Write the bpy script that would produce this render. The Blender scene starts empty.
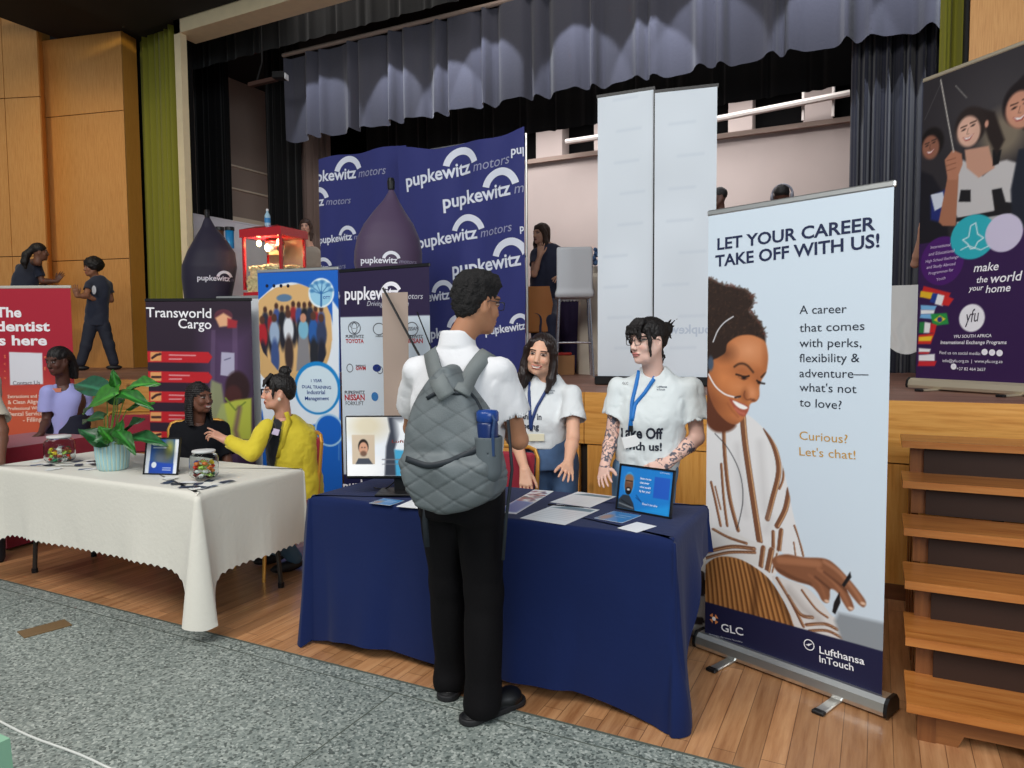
import bpy, math, random
import numpy as np
from mathutils import Vector, Matrix
from mathutils.bvhtree import BVHTree
random.seed(7)
C = bpy.context.scene.collection
SC = bpy.context.scene
R = math.radians
PI = math.pi

# ---------------------------------------------------------------- camera
FPX, YAW, PITCH, ROLL, EYE = 715.2, 27.0, 3.41, -0.42, 1.5
_y, _p, _r = R(YAW), R(PITCH), R(ROLL)
CF = Vector((-math.sin(_y)*math.cos(_p), math.cos(_y)*math.cos(_p), -math.sin(_p)))
_R = CF.cross(Vector((0, 0, 1))).normalized(); _U = _R.cross(CF)
CR = _R*math.cos(_r) + _U*math.sin(_r); CU = -_R*math.sin(_r) + _U*math.cos(_r)
CAM = Vector((0, 0, EYE))
cam = bpy.data.objects.new('camera', bpy.data.cameras.new('camera')); C.objects.link(cam)
cam.data.sensor_width = 36; cam.data.lens = FPX/1024*36; cam.data.clip_start = 0.05
m = Matrix((CR, CU, -CF)).transposed().to_4x4(); m.translation = CAM
cam.matrix_world = m
SC.camera = cam

# ---------------------------------------------------------------- world, lamps, exposure
SC.view_settings.view_transform = 'Standard'; SC.view_settings.look = 'None'
SC.view_settings.gamma = 1; SC.view_settings.use_curve_mapping = False
SC.view_settings.exposure = 0.14
W = bpy.data.worlds.new('hall_air'); SC.world = W; W.use_nodes = True
W.node_tree.nodes['Background'].inputs[0].default_value = (0.80, 0.90, 1.0, 1)
W.node_tree.nodes['Background'].inputs[1].default_value = 0.26

def area(name, loc, target, size, power, col, sy=None):
    d = bpy.data.lights.new(name, 'AREA'); d.energy = power; d.color = col; d.size = size
    if sy: d.shape = 'RECTANGLE'; d.size_y = sy
    o = bpy.data.objects.new(name, d); C.objects.link(o); o.location = loc
    o.rotation_euler = (Vector(target)-Vector(loc)).to_track_quat('-Z', 'Y').to_euler()
    return o
def spot(name, loc, target, power, col, ang, blend=.5, rad=.08):
    d = bpy.data.lights.new(name, 'SPOT'); d.energy = power; d.color = col
    d.spot_size = R(ang); d.spot_blend = blend; d.shadow_soft_size = rad
    o = bpy.data.objects.new(name, d); C.objects.link(o); o.location = loc
    o.rotation_euler = (Vector(target)-Vector(loc)).to_track_quat('-Z', 'Y').to_euler()
    return o
area('hall_ceiling_light', (-2.5, -2.0, 6.3), (-2.5, 1.6, 0), 7, 480, (1, .97, .93), 3)
area('hall_window_light', (5.5, -3.5, 4.2), (-2, 4, 1), 4, 330, (.86, .94, 1.0), 3)
area('stage_work_light', (-3.6, 9.95, 5.25), (-3.6, 9.4, 1), 6, 170, (1, .95, .93), 1.0)
area('stage_fill_light', (-3.8, 7.4, 6.15), (-3.8, 8.6, 1.2), 7, 22, (1, .96, .92), .4)  # added fill hidden behind the beam, brightens the people on stage
spot('house_spot', (-8.3, 5.2, 6.2), (-9.0, 6.9, 4.6), 260, (1, .90, .40), 95, .9)
spot('panel_spot', (-8.9, 3.2, 6.0), (-10.3, 6.3, 3.0), 200, (1, .82, .52), 75, .9)
for i in range(10):
    sx = -6.9+.88*i+(.18 if i % 3 else -.12)
    spot('border_spot', (sx, 7.25+.1*(i % 2), 5.5), (sx+.05, 8.02, 4.62-.1*(i % 3)), 52+16*(i % 3), (.82, .88, 1.0), 62-6*(i % 3), .25, .03)

# ---------------------------------------------------------------- helpers
def lin(c):
    return tuple(((v/255)/12.92 if v/255 <= .04045 else ((v/255+.055)/1.055)**2.4) for v in c[:3])
def ray(x, y):
    return CF + CR*((x-512)/FPX) + CU*((384-y)/FPX)
def atY(x, y, Y):
    d = ray(x, y); return CAM + d*(Y/d.y)
def atZ(x, y, z):
    d = ray(x, y); return CAM + d*((z-EYE)/d.z)

_m = {}
def mat(name, col=(128, 128, 128), rough=.6, metal=0, bump=0, bscale=60, var=0, vscale=8, emit=0, trans=0, ior=1.45, sheen=0, coat=0, spec=.5):
    if name in _m: return _m[name]
    M = bpy.data.materials.new(name); M.use_nodes = True; nt = M.node_tree; b = nt.nodes['Principled BSDF']
    c = (*lin(col), 1)
    b.inputs['Base Color'].default_value = c; b.inputs['Roughness'].default_value = rough; b.inputs['Metallic'].default_value = metal
    b.inputs['IOR'].default_value = ior; b.inputs['Transmission Weight'].default_value = trans
    b.inputs['Sheen Weight'].default_value = sheen; b.inputs['Coat Weight'].default_value = coat
    b.inputs['Specular IOR Level'].default_value = spec
    if emit: b.inputs['Emission Color'].default_value = c; b.inputs['Emission Strength'].default_value = emit
    tc = nt.nodes.new('ShaderNodeTexCoord')
    if var:
        n = nt.nodes.new('ShaderNodeTexNoise'); n.inputs['Scale'].default_value = vscale; n.inputs['Detail'].default_value = 4
        nt.links.new(tc.outputs['Object'], n.inputs['Vector'])
        h = nt.nodes.new('ShaderNodeMapRange'); h.inputs[1].default_value = .3; h.inputs[2].default_value = .7
        h.inputs[3].default_value = 1-var; h.inputs[4].default_value = 1+var
        nt.links.new(n.outputs['Fac'], h.inputs[0])
        mx = nt.nodes.new('ShaderNodeVectorMath'); mx.operation = 'SCALE'; mx.inputs[0].default_value = c[:3]
        nt.links.new(h.outputs[0], mx.inputs['Scale']); nt.links.new(mx.outputs[0], b.inputs['Base Color'])
    if bump:
        n2 = nt.nodes.new('ShaderNodeTexNoise'); n2.inputs['Scale'].default_value = bscale; n2.inputs['Detail'].default_value = 3
        nt.links.new(tc.outputs['Object'], n2.inputs['Vector'])
        bp = nt.nodes.new('ShaderNodeBump'); bp.inputs['Strength'].default_value = bump; bp.inputs['Distance'].default_value = .01
        nt.links.new(n2.outputs['Fac'], bp.inputs['Height']); nt.links.new(bp.outputs[0], b.inputs['Normal'])
    _m[name] = M; return M
def vcmat(name, rough=.6, bump=0, bscale=150, emit=0, sheen=0, spec=.5, sss=0):
    if name in _m: return _m[name]
    M = mat(name, (128, 128, 128), rough, bump=bump, bscale=bscale, sheen=sheen, spec=spec); nt = M.node_tree
    a = nt.nodes.new('ShaderNodeVertexColor'); a.layer_name = 'Col'; b = nt.nodes['Principled BSDF']
    nt.links.new(a.outputs['Color'], b.inputs['Base Color'])
    if emit:
        nt.links.new(a.outputs['Color'], b.inputs['Emission Color']); b.inputs['Emission Strength'].default_value = emit
    if sss:
        b.inputs['Subsurface Weight'].default_value = sss; b.inputs['Subsurface Radius'].default_value = (.012, .005, .003)
        b.inputs['Subsurface Scale'].default_value = 1
    return M
def woodmat(name, cols, rough=.4, axis='X', gscale=3, stretch=18, plank=None, knots=0, coat=0, gap=.004):
    """grain stretched along an axis; optional plank layout (length, width)"""
    if name in _m: return _m[name]
    M = bpy.data.materials.new(name); M.use_nodes = True; nt = M.node_tree; L = nt.links.new; b = nt.nodes['Principled BSDF']
    tc = nt.nodes.new('ShaderNodeTexCoord'); mp = nt.nodes.new('ShaderNodeMapping')
    s = {'X': (1, stretch, stretch), 'Y': (stretch, 1, stretch), 'Z': (stretch, stretch, 1)}[axis]
    mp.inputs['Scale'].default_value = s; L(tc.outputs['Object'], mp.inputs['Vector'])
    n = nt.nodes.new('ShaderNodeTexNoise'); n.inputs['Scale'].default_value = gscale; n.inputs['Detail'].default_value = 6; n.inputs['Roughness'].default_value = .65
    L(mp.outputs[0], n.inputs['Vector'])
    cr = nt.nodes.new('ShaderNodeValToRGB'); e = cr.color_ramp.elements
    e[0].position = .3; e[0].color = (*lin(cols[0]), 1); e[1].position = .72; e[1].color = (*lin(cols[-1]), 1)
    if len(cols) > 2:
        q = e.new(.5); q.color = (*lin(cols[1]), 1)
    L(n.outputs['Fac'], cr.inputs[0]); out = cr.outputs[0]
    if plank:
        mp2 = nt.nodes.new('ShaderNodeMapping'); L(tc.outputs['Object'], mp2.inputs['Vector'])
        if axis == 'Y': mp2.inputs['Rotation'].default_value = (0, 0, R(90))
        br = nt.nodes.new('ShaderNodeTexBrick'); br.inputs['Scale'].default_value = 1
        br.inputs['Brick Width'].default_value = plank[0]; br.inputs['Row Height'].default_value = plank[1]
        br.inputs['Mortar Size'].default_value = gap; br.inputs['Mortar Smooth'].default_value = 0
        br.inputs['Color1'].default_value = (1.12, 1.1, 1.08, 1); br.inputs['Color2'].default_value = (.74, .72, .7, 1)
        br.inputs['Mortar'].default_value = (.35, .32, .3, 1); br.offset = .37
        L(mp2.outputs[0], br.inputs['Vector'])
        mx = nt.nodes.new('ShaderNodeMix'); mx.data_type = 'RGBA'; mx.blend_type = 'MULTIPLY'; mx.inputs[0].default_value = 1
        L(out, mx.inputs[6]); L(br.outputs['Color'], mx.inputs[7]); out = mx.outputs[2]
    if knots:
        v = nt.nodes.new('ShaderNodeTexVoronoi'); v.inputs['Scale'].default_value = knots
        mp3 = nt.nodes.new('ShaderNodeMapping'); mp3.inputs['Scale'].default_value = {'X': (.6, 1, 1), 'Z': (1, 1, .6), 'Y': (1, .6, 1)}[axis]
        L(tc.outputs['Object'], mp3.inputs['Vector']); L(mp3.outputs[0], v.inputs['Vector'])
        rr = nt.nodes.new('ShaderNodeMapRange'); rr.inputs[1].default_value = .035; rr.inputs[2].default_value = .09; rr.inputs[3].default_value = .35; rr.inputs[4].default_value = 1
        L(v.outputs['Distance'], rr.inputs[0])
        mk = nt.nodes.new('ShaderNodeVectorMath'); mk.operation = 'SCALE'; L(out, mk.inputs[0]); L(rr.outputs[0], mk.inputs['Scale']); out = mk.outputs[0]
    L(out, b.inputs['Base Color']); b.inputs['Roughness'].default_value = rough; b.inputs['Coat Weight'].default_value = coat
    bp = nt.nodes.new('ShaderNodeBump'); bp.inputs['Strength'].default_value = .08; bp.inputs['Distance'].default_value = .004
    L(n.outputs['Fac'], bp.inputs['Height']); L(bp.outputs[0], b.inputs['Normal'])
    _m[name] = M; return M

def wmx(o):
    M = o.matrix_basis.copy(); p = o.parent
    while p: M = p.matrix_basis @ M; p = p.parent
    return M
def link(name, me, m=None, parent=None, world=False, smooth=False):
    o = bpy.data.objects.new(name, me); C.objects.link(o)
    if parent is not None:
        o.parent = parent
        if world: me.transform(wmx(parent).inverted())
    if m is not None: me.materials.append(m)
    if smooth: me.shade_smooth()
    return o
def thing(name, label, cat, loc=(0, 0, 0), rotz=0, group=None):
    o = bpy.data.objects.new(name, None); C.objects.link(o); o.location = loc; o.rotation_euler = (0, 0, rotz)
    o.empty_display_size = .1
    return tag(o, label, cat, group)
def tag(o, label=None, cat=None, group=None, kind=None):
    if label: o['label'] = label
    if cat: o['category'] = cat
    if group: o['group'] = group
    if kind: o['kind'] = kind
    return o
def struct(o, label=None): 
    o['kind'] = 'structure'
    if label: o['label'] = label; 
    return o

class MB:
    def __init__(s): s.v = []; s.f = []
    def add(s, v, f):
        k = len(s.v); s.v += [tuple(p) for p in v]; s.f += [tuple(i+k for i in q) for q in f]; return s
    def box(s, c, d, rot=0, ax='Z', bev=0):
        x, y, z = d[0]/2, d[1]/2, d[2]/2
        M = Matrix.Rotation(rot, 3, ax) if not isinstance(rot, Matrix) else rot
        if bev:
            b = min(bev, x*.9, y*.9, z*.9); P = []
            for sx in (-1, 1):
                for sy in (-1, 1):
                    for sz in (-1, 1):
                        P += [(sx*(x-b), sy*(y-b), sz*z), (sx*(x-b), sy*y, sz*(z-b)), (sx*x, sy*(y-b), sz*(z-b))]
            import bmesh
            bm = bmesh.new()
            for p in P: bm.verts.new(p)
            bmesh.ops.convex_hull(bm, input=bm.verts); bm.verts.index_update()
            bmesh.ops.dissolve_limit(bm, angle_limit=.02, verts=bm.verts, edges=bm.edges); bm.verts.index_update()
            v = [M @ q.co + Vector(c) for q in bm.verts]; f = [[q.index for q in fc.verts] for fc in bm.faces]; bm.free()
            return s.add(v, f)
        P = [M @ Vector((sx*x, sy*y, sz*z)) + Vector(c) for sx in (-1, 1) for sy in (-1, 1) for sz in (-1, 1)]
        return s.add(P, [(0, 1, 3, 2), (4, 6, 7, 5), (0, 4, 5, 1), (2, 3, 7, 6), (0, 2, 6, 4), (1, 5, 7, 3)])
    def box2(s, a, b): # corner to corner
        a = Vector(a); b = Vector(b); return s.box((a+b)/2, [abs(q) for q in (b-a)])
    def tube(s, pts, r, n=10, cap=True):
        pts = [Vector(p) for p in pts]; N = len(pts); rs = r if isinstance(r, (list, tuple)) else [r]*N
        k0 = len(s.v); up = None
        for i, p in enumerate(pts):
            t = (pts[min(i+1, N-1)]-pts[max(i-1, 0)]).normalized()
            if up is None: up = Vector((0, 0, 1)) if abs(t.z) < .9 else Vector((1, 0, 0))
            a = (up - t*up.dot(t)).normalized(); b = t.cross(a); up = a
            for j in range(n):
                th = 2*PI*j/n; s.v.append(tuple(p + (a*math.cos(th)+b*math.sin(th))*rs[i]))
        for i in range(N-1):
            for j in range(n):
                a = k0+i*n+j; b = k0+i*n+(j+1) % n; s.f.append((a, b, b+n, a+n))
        if cap:
            s.f.append(tuple(k0+j for j in range(n))[::-1]); s.f.append(tuple(k0+(N-1)*n+j for j in range(n)))
        return s
    def lathe(s, prof, c=(0, 0, 0), n=32, wob=None):
        k0 = len(s.v); c = Vector(c)
        for (r, z) in prof:
            for j in range(n):
                th = 2*PI*j/n; rr = r*(wob(th, z) if wob else 1); s.v.append((c.x+rr*math.cos(th), c.y+rr*math.sin(th), c.z+z))
        for i in range(len(prof)-1):
            for j in range(n):
                a = k0+i*n+j; b = k0+i*n+(j+1) % n; s.f.append((a, b, b+n, a+n))
        return s
    def ell(s, c, r, n=14, rot=None):
        k0 = len(s.v); c = Vector(c); rr = r if isinstance(r, (tuple, list)) else (r, r, r); h = n//2+1
        for i in range(h+1):
            ph = PI*i/h
            for j in range(n):
                th = 2*PI*j/n; p = Vector((rr[0]*math.sin(ph)*math.cos(th), rr[1]*math.sin(ph)*math.sin(th), rr[2]*math.cos(ph)))
                if rot is not None: p = rot @ p
                s.v.append(tuple(c+p))
        for i in range(h):
            for j in range(n):
                a = k0+i*n+j; b = k0+i*n+(j+1) % n; s.f.append((a, a+n, b+n, b))
        return s
    def prism(s, poly, y0, y1): # poly in (x,z), extruded along y
        n = len(poly); k = len(s.v)
        s.v += [(x, y0, z) for x, z in poly] + [(x, y1, z) for x, z in poly]
        s.f.append(tuple(range(k, k+n))); s.f.append(tuple(range(k+2*n-1, k+n-1, -1)))
        for i in range(n): j = (i+1) % n; s.f.append((k+j, k+i, k+n+i, k+n+j))
        return s
    def grid(s, fn, nu, nv, closed=False):
        k = len(s.v)
        for j in range(nv+1):
            for i in range(nu+1): s.v.append(tuple(fn(i/nu, j/nv)))
        w = nu+1
        for j in range(nv):
            for i in range(nu): a = k+j*w+i; s.f.append((a, a+1, a+w+1, a+w))
        return s
    def xf(s, M): s.v = [tuple(M @ Vector(p)) for p in s.v]; return s
    def build(s, name, m, parent=None, world=False, smooth=False):
        me = bpy.data.meshes.new(name); me.from_pydata(s.v, [], s.f); me.update()
        return link(name, me, m, parent, world, smooth)

# ---------------------------------------------------------------- lettering
_tx = {}
def tgeo(s, bold=0, shear=0, space=1):
    key = (s, bold, shear, space)
    if key in _tx: return _tx[key]
    cu = bpy.data.curves.new('t', 'FONT'); cu.body = s; cu.size = 1; cu.offset = bold; cu.shear = shear; cu.space_character = space
    cu.resolution_u = 3
    o = bpy.data.objects.new('t', cu); me = bpy.data.meshes.new_from_object(o)
    v = [(q.co.x, q.co.y) for q in me.vertices]; f = [tuple(p.vertices) for p in me.polygons]
    bpy.data.objects.remove(o); bpy.data.curves.remove(cu); bpy.data.meshes.remove(me)
    if not v: v = [(0, 0), (1, 0), (0, 1)]; f = [(0, 1, 2)]
    x0 = min(p[0] for p in v); x1 = max(p[0] for p in v)
    r = ([(p[0]-x0, p[1]) for p in v], f, x1-x0); _tx[key] = r; return r
def put(mb, s, u, v, width, hs=1, bold=.0, shear=0, du=1, dv=0, y=0, space=1, h=None):
    """text baseline starting at (u,v) in a plane (x=u, z=v), given total width; (du,dv) baseline direction"""
    V, F, w = tgeo(s, bold, shear, space); k = width/w; L = math.hypot(du, dv); du /= L; dv /= L
    kh = (h/.7 if h else k*hs)
    mb.add([(u+p[0]*k*du-p[1]*kh*dv, y, v+p[0]*k*dv+p[1]*kh*du) for p in V], F)

# ---------------------------------------------------------------- painted prints
class Canvas:
    """paint on a print: a grid of colour values over the width and height of the sheet, in metres"""
    def __init__(s, w, h, res, base):
        s.w, s.h = w, h; s.nx = int(w/res)+1; s.ny = int(h/res)+1
        s.u, s.v = np.meshgrid(np.linspace(0, w, s.nx), np.linspace(0, h, s.ny)); s.res = res
        s.a = np.ones((s.ny, s.nx, 3))*np.array(base, float)
    def mixm(s, mask, col, op=1):
        mask = np.clip(mask, 0, 1)[..., None]*op; s.a = s.a*(1-mask)+np.array(col, float)*mask
    def sd(s, pts):
        P = np.array(pts, float); d = np.full(s.u.shape, 1e9); ins = np.zeros(s.u.shape, bool); n = len(P)
        for i in range(n):
            a = P[i]; b = P[(i+1) % n]; e = b-a; wx = s.u-a[0]; wy = s.v-a[1]
            t = np.clip((wx*e[0]+wy*e[1])/(e@e+1e-12), 0, 1); d = np.minimum(d, (wx-e[0]*t)**2+(wy-e[1]*t)**2)
            c = ((a[1] <= s.v) & (b[1] > s.v)) | ((b[1] <= s.v) & (a[1] > s.v))
            if abs(e[1]) > 1e-12: ins ^= c & (s.u < a[0]+(s.v-a[1])/e[1]*e[0])
        d = np.sqrt(d); return np.where(ins, -d, d)
    def poly(s, pts, col, soft=None, op=1):
        m = s.mask(pts, soft); s.mixm(m, col, op); return m
    def mask(s, pts, soft=None):
        soft = soft or s.res*.7; return np.clip(.5-s.sd(pts)/(2*soft), 0, 1)
    def ell(s, c, r, col, soft=None, op=1, ang=0, clip=None):
        soft = soft or s.res*.7; x = s.u-c[0]; y = s.v-c[1]; ca, sa = math.cos(ang), math.sin(ang)
        X = x*ca+y*sa; Y = -x*sa+y*ca; d = (np.sqrt((X/r[0])**2+(Y/r[1])**2)-1)*min(r)
        m = np.clip(.5-d/(2*soft), 0, 1)
        if clip is not None: m = m*clip
        s.mixm(m, col, op); return m
    def line(s, pts, wd, col, op=1, clip=None, taper=None, soft=None):
        soft = soft or s.res*.6; D = np.full(s.u.shape, 1e9)
        n = len(pts)-1
        for i in range(n):
            a = np.array(pts[i], float); b = np.array(pts[i+1], float); e = b-a; wx = s.u-a[0]; wy = s.v-a[1]
            t = np.clip((wx*e[0]+wy*e[1])/(e@e+1e-12), 0, 1)
            w2 = wd/2 if taper is None else (wd/2)*(taper[i]+(taper[i+1]-taper[i])*t)
            D = np.minimum(D, np.hypot(wx-e[0]*t, wy-e[1]*t)-w2)
        m = np.clip(.5-D/(2*soft), 0, 1)
        if clip is not None: m = m*clip
        s.mixm(m, col, op)
    def noise(s, amt, scale, seed=0, clip=None):
        n = vnoise(np.stack([s.u, s.v, s.u*0], -1), scale, seed)
        k = 1+amt*n
        if clip is not None: k = 1+(k-1)*clip
        s.a = s.a*k[..., None]
    def build(s, name, m, parent, y=0, fn=None, sx=1):
        me = bpy.data.meshes.new(name); nx, ny = s.nx, s.ny
        V = np.stack([s.u, np.full_like(s.u, y), s.v], -1).reshape(-1, 3)
        if fn is not None: V = fn(V)
        a = (np.arange(ny-1)[:, None]*nx+np.arange(nx-1)[None, :]).ravel()
        F = np.stack([a, a+1, a+nx+1, a+nx], -1)
        fillmesh(me, V, F); setcol(me, s.a.reshape(-1, 3))
        return link(name, me, m, parent, smooth=True)
def lina(a):
    a = np.clip(np.asarray(a, float)/255, 0, 1); return np.where(a <= .04045, a/12.92, ((a+.055)/1.055)**2.4)
def setcol(me, srgb):
    at = me.color_attributes.new('Col', 'FLOAT_COLOR', 'POINT'); n = len(me.vertices)
    q = np.ones((n, 4), np.float32); q[:, :3] = lina(srgb); at.data.foreach_set('color', q.ravel())
def fillmesh(me, V, F):
    V = np.asarray(V, np.float32); F = np.asarray(F, np.int32)
    me.vertices.add(len(V)); me.vertices.foreach_set('co', V.ravel())
    me.loops.add(F.size); me.loops.foreach_set('vertex_index', F.ravel())
    me.polygons.add(len(F)); me.polygons.foreach_set('loop_start', np.arange(0, F.size, F.shape[1], dtype=np.int32))
    me.update(calc_edges=True); me.validate()
_lat = {}
def vnoise(P, scale, seed=0):
    """smooth value noise -1..1"""
    if seed not in _lat: _lat[seed] = np.random.default_rng(seed).uniform(-1, 1, (32, 32, 32))
    L = _lat[seed]; Q = np.asarray(P, float)*scale+100.37; i = np.floor(Q).astype(int); f = Q-i; f = f*f*(3-2*f); i &= 31; j = (i+1) & 31
    x0, y0, z0 = i[..., 0], i[..., 1], i[..., 2]; x1, y1, z1 = j[..., 0], j[..., 1], j[..., 2]; fx, fy, fz = f[..., 0], f[..., 1], f[..., 2]
    a = L[x0, y0, z0]*(1-fx)+L[x1, y0, z0]*fx; b = L[x0, y1, z0]*(1-fx)+L[x1, y1, z0]*fx
    c = L[x0, y0, z1]*(1-fx)+L[x1, y0, z1]*fx; d = L[x0, y1, z1]*(1-fx)+L[x1, y1, z1]*fx
    return (a*(1-fy)+b*fy)*(1-fz)+(c*(1-fy)+d*fy)*fz

# ---------------------------------------------------------------- smooth solids (distance field + surface nets)
class Solid:
    def __init__(s, lo, hi, vox):
        s.vox = vox; s.lo = np.array(lo, float); s.n = np.maximum(2, np.ceil((np.array(hi, float)-s.lo)/vox).astype(int)+1)
        s.F = np.full(tuple(s.n), 9., np.float32)
    def sub(s, lo, hi):
        a = np.clip(np.floor((np.array(lo)-s.lo)/s.vox).astype(int), 0, s.n-1); b = np.clip(np.ceil((np.array(hi)-s.lo)/s.vox).astype(int)+1, a+1, s.n)
        ax = [s.lo[i]+np.arange(a[i], b[i])*s.vox for i in range(3)]
        X, Y, Z = np.meshgrid(*ax, indexing='ij'); return (slice(a[0], b[0]), slice(a[1], b[1]), slice(a[2], b[2])), X, Y, Z
    def comb(s, sl, d, k, op):
        A = s.F[sl]
        if op == 'u':
            h = np.maximum(k-np.abs(A-d), 0)/max(k, 1e-6); s.F[sl] = np.minimum(A, d)-h*h*k*.25
        elif op == 's':
            d = -d; h = np.maximum(k-np.abs(A-d), 0)/max(k, 1e-6); s.F[sl] = np.maximum(A, d)+h*h*k*.25
        elif op == 'i': s.F[sl] = np.maximum(A, d)
    def cone(s, a, b, ra, rb=None, k=.015, op='u', flat=None):
        rb = ra if rb is None else rb; a = np.array(a, float); b = np.array(b, float); m = max(ra, rb)+k+s.vox*3
        if flat: m *= 1.3
        sl, X, Y, Z = s.sub(np.minimum(a, b)-m, np.maximum(a, b)+m); e = b-a; L = e@e+1e-12
        t = np.clip(((X-a[0])*e[0]+(Y-a[1])*e[1]+(Z-a[2])*e[2])/L, 0, 1); dx, dy, dz = X-a[0]-e[0]*t, Y-a[1]-e[1]*t, Z-a[2]-e[2]*t
        if flat: # (direction, factor): squash along a direction
            n, q = np.array(flat[0], float), flat[1]; n /= np.linalg.norm(n); w = dx*n[0]+dy*n[1]+dz*n[2]; g = (1/q-1)
            dx, dy, dz = dx+n[0]*w*g, dy+n[1]*w*g, dz+n[2]*w*g
        d = np.sqrt(dx*dx+dy*dy+dz*dz)-(ra+(rb-ra)*t); s.comb(sl, d, k, op); return s
    def chain(s, pts, rs, k=.015, op='u', flat=None):
        for i in range(len(pts)-1): s.cone(pts[i], pts[i+1], rs[i], rs[i+1], k, op, flat)
        return s
    def ell(s, c, r, k=.015, op='u', rot=None):
        c = np.array(c, float); r = np.array(r if hasattr(r, '__len__') else (r, r, r), float); m = r.max()+k+s.vox*3
        sl, X, Y, Z = s.sub(c-m, c+m); x, y, z = X-c[0], Y-c[1], Z-c[2]
        if rot is not None:
            q = np.array(rot).T; x, y, z = q[0, 0]*x+q[0, 1]*y+q[0, 2]*z, q[1, 0]*x+q[1, 1]*y+q[1, 2]*z, q[2, 0]*x+q[2, 1]*y+q[2, 2]*z
        k0 = np.sqrt((x/r[0])**2+(y/r[1])**2+(z/r[2])**2); k1 = np.sqrt((x/r[0]**2)**2+(y/r[1]**2)**2+(z/r[2]**2)**2)+1e-9
        s.comb(sl, k0*(k0-1)/k1, k, op); return s
    def box(s, c, hsz, rot=None, rad=.01, k=.01, op='u'):
        c = np.array(c, float); h = np.array(hsz, float); m = np.linalg.norm(h)+k+s.vox*3
        sl, X, Y, Z = s.sub(c-m, c+m); x, y, z = X-c[0], Y-c[1], Z-c[2]
        if rot is not None:
            q = np.array(rot).T; x, y, z = q[0, 0]*x+q[0, 1]*y+q[0, 2]*z, q[1, 0]*x+q[1, 1]*y+q[1, 2]*z, q[2, 0]*x+q[2, 1]*y+q[2, 2]*z
        qx, qy, qz = np.abs(x)-h[0]+rad, np.abs(y)-h[1]+rad, np.abs(z)-h[2]+rad
        d = np.sqrt(np.maximum(qx, 0)**2+np.maximum(qy, 0)**2+np.maximum(qz, 0)**2)+np.minimum(np.maximum(qx, np.maximum(qy, qz)), 0)-rad
        s.comb(sl, d, k, op); return s
    def loft(s, secs, k=.02, op='u', p=2.3, rnd=.01):
        """secs: (z, cx, cy, rx, ry, yaw)"""
        S = np.array(secs, float); S = S[np.argsort(S[:, 0])]; m = max(S[:, 3].max(), S[:, 4].max())+k+s.vox*3
        lo = [S[:, 1].min()-m, S[:, 2].min()-m, S[0, 0]-k-s.vox*3]; hi = [S[:, 1].max()+m, S[:, 2].max()+m, S[-1, 0]+k+s.vox*3]
        sl, X, Y, Z = s.sub(lo, hi); z = Z[0, 0, :]; zz = np.clip(z, S[0, 0], S[-1, 0])
        # smooth interpolation
        from_ = [_pchip(S[:, 0], S[:, i], zz) for i in range(1, 6)]
        cx, cy, rx, ry, yw = from_; ca, sa = np.cos(yw), np.sin(yw)
        x = (X-cx)*ca+(Y-cy)*sa; y = -(X-cx)*sa+(Y-cy)*ca
        g = (np.abs(x/rx)**p+np.abs(y/ry)**p)**(1/p); d = (g-1)*np.minimum(rx, ry)*np.where(True, 1., 1.)
        dz = np.maximum(S[0, 0]-Z, Z-S[-1, 0]); q1 = np.maximum(d+rnd, 0); q2 = np.maximum(dz+rnd, 0)
        d = np.sqrt(q1*q1+q2*q2)+np.minimum(np.maximum(d, dz)+rnd, 0)-rnd
        s.comb(sl, d, k, op); return s
    def cut(s, p, n): # keep the side the normal points away from
        X, Y, Z = s.sub(s.lo, s.lo+s.n*s.vox)[1:]; n = np.array(n, float); n /= np.linalg.norm(n)
        s.F = np.maximum(s.F, ((X-p[0])*n[0]+(Y-p[1])*n[1]+(Z-p[2])*n[2]).astype(np.float32)); return s
    def disp(s, fn):
        msk = np.abs(s.F) < .05; i = np.nonzero(msk); P = s.lo+np.stack(i, -1)*s.vox; s.F[i] += fn(P).astype(np.float32); return s
    def net(s):
        F = s.F; S = F < 0; c = np.zeros(tuple(s.n-1), np.int8)
        off = [(i, j, k) for i in (0, 1) for j in (0, 1) for k in (0, 1)]
        for o in off: c += S[o[0]:s.n[0]-1+o[0], o[1]:s.n[1]-1+o[1], o[2]:s.n[2]-1+o[2]]
        act = (c > 0) & (c < 8); I = np.stack(np.nonzero(act), -1)
        if len(I) == 0: return np.zeros((0, 3)), np.zeros((0, 4), int)
        idx = np.full(act.shape, -1, np.int64); idx[act] = np.arange(len(I))
        G = np.stack([F[I[:, 0]+o[0], I[:, 1]+o[1], I[:, 2]+o[2]] for o in off], -1)
        acc = np.zeros((len(I), 3)); cnt = np.zeros(len(I))
        for a in range(8):
            for b in range(a+1, 8):
                oa, ob = np.array(off[a]), np.array(off[b])
                if np.abs(oa-ob).sum() != 1: continue
                fa, fb = G[:, a], G[:, b]; x = (fa < 0) != (fb < 0); t = np.where(x, fa/(fa-fb+1e-12), 0)[:, None]
                acc += np.where(x[:, None], oa+(ob-oa)*t, 0); cnt += x
        V = s.lo+(I+acc/cnt[:, None])*s.vox; Q = []
        for ax in range(3):
            A = [slice(None)]*3; B = [slice(None)]*3; A[ax] = slice(0, -1); B[ax] = slice(1, None)
            sa, sb = S[tuple(A)], S[tuple(B)]; e = np.stack(np.nonzero(sa != sb), -1); u, w = (ax+1) % 3, (ax+2) % 3
            e = e[(e[:, u] > 0) & (e[:, w] > 0) & (e[:, u] < s.n[u]-1) & (e[:, w] < s.n[w]-1)]
            fl = sa[e[:, 0], e[:, 1], e[:, 2]]
            def g(du, dw):
                q = e.copy(); q[:, u] -= du; q[:, w] -= dw; return idx[q[:, 0], q[:, 1], q[:, 2]]
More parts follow.
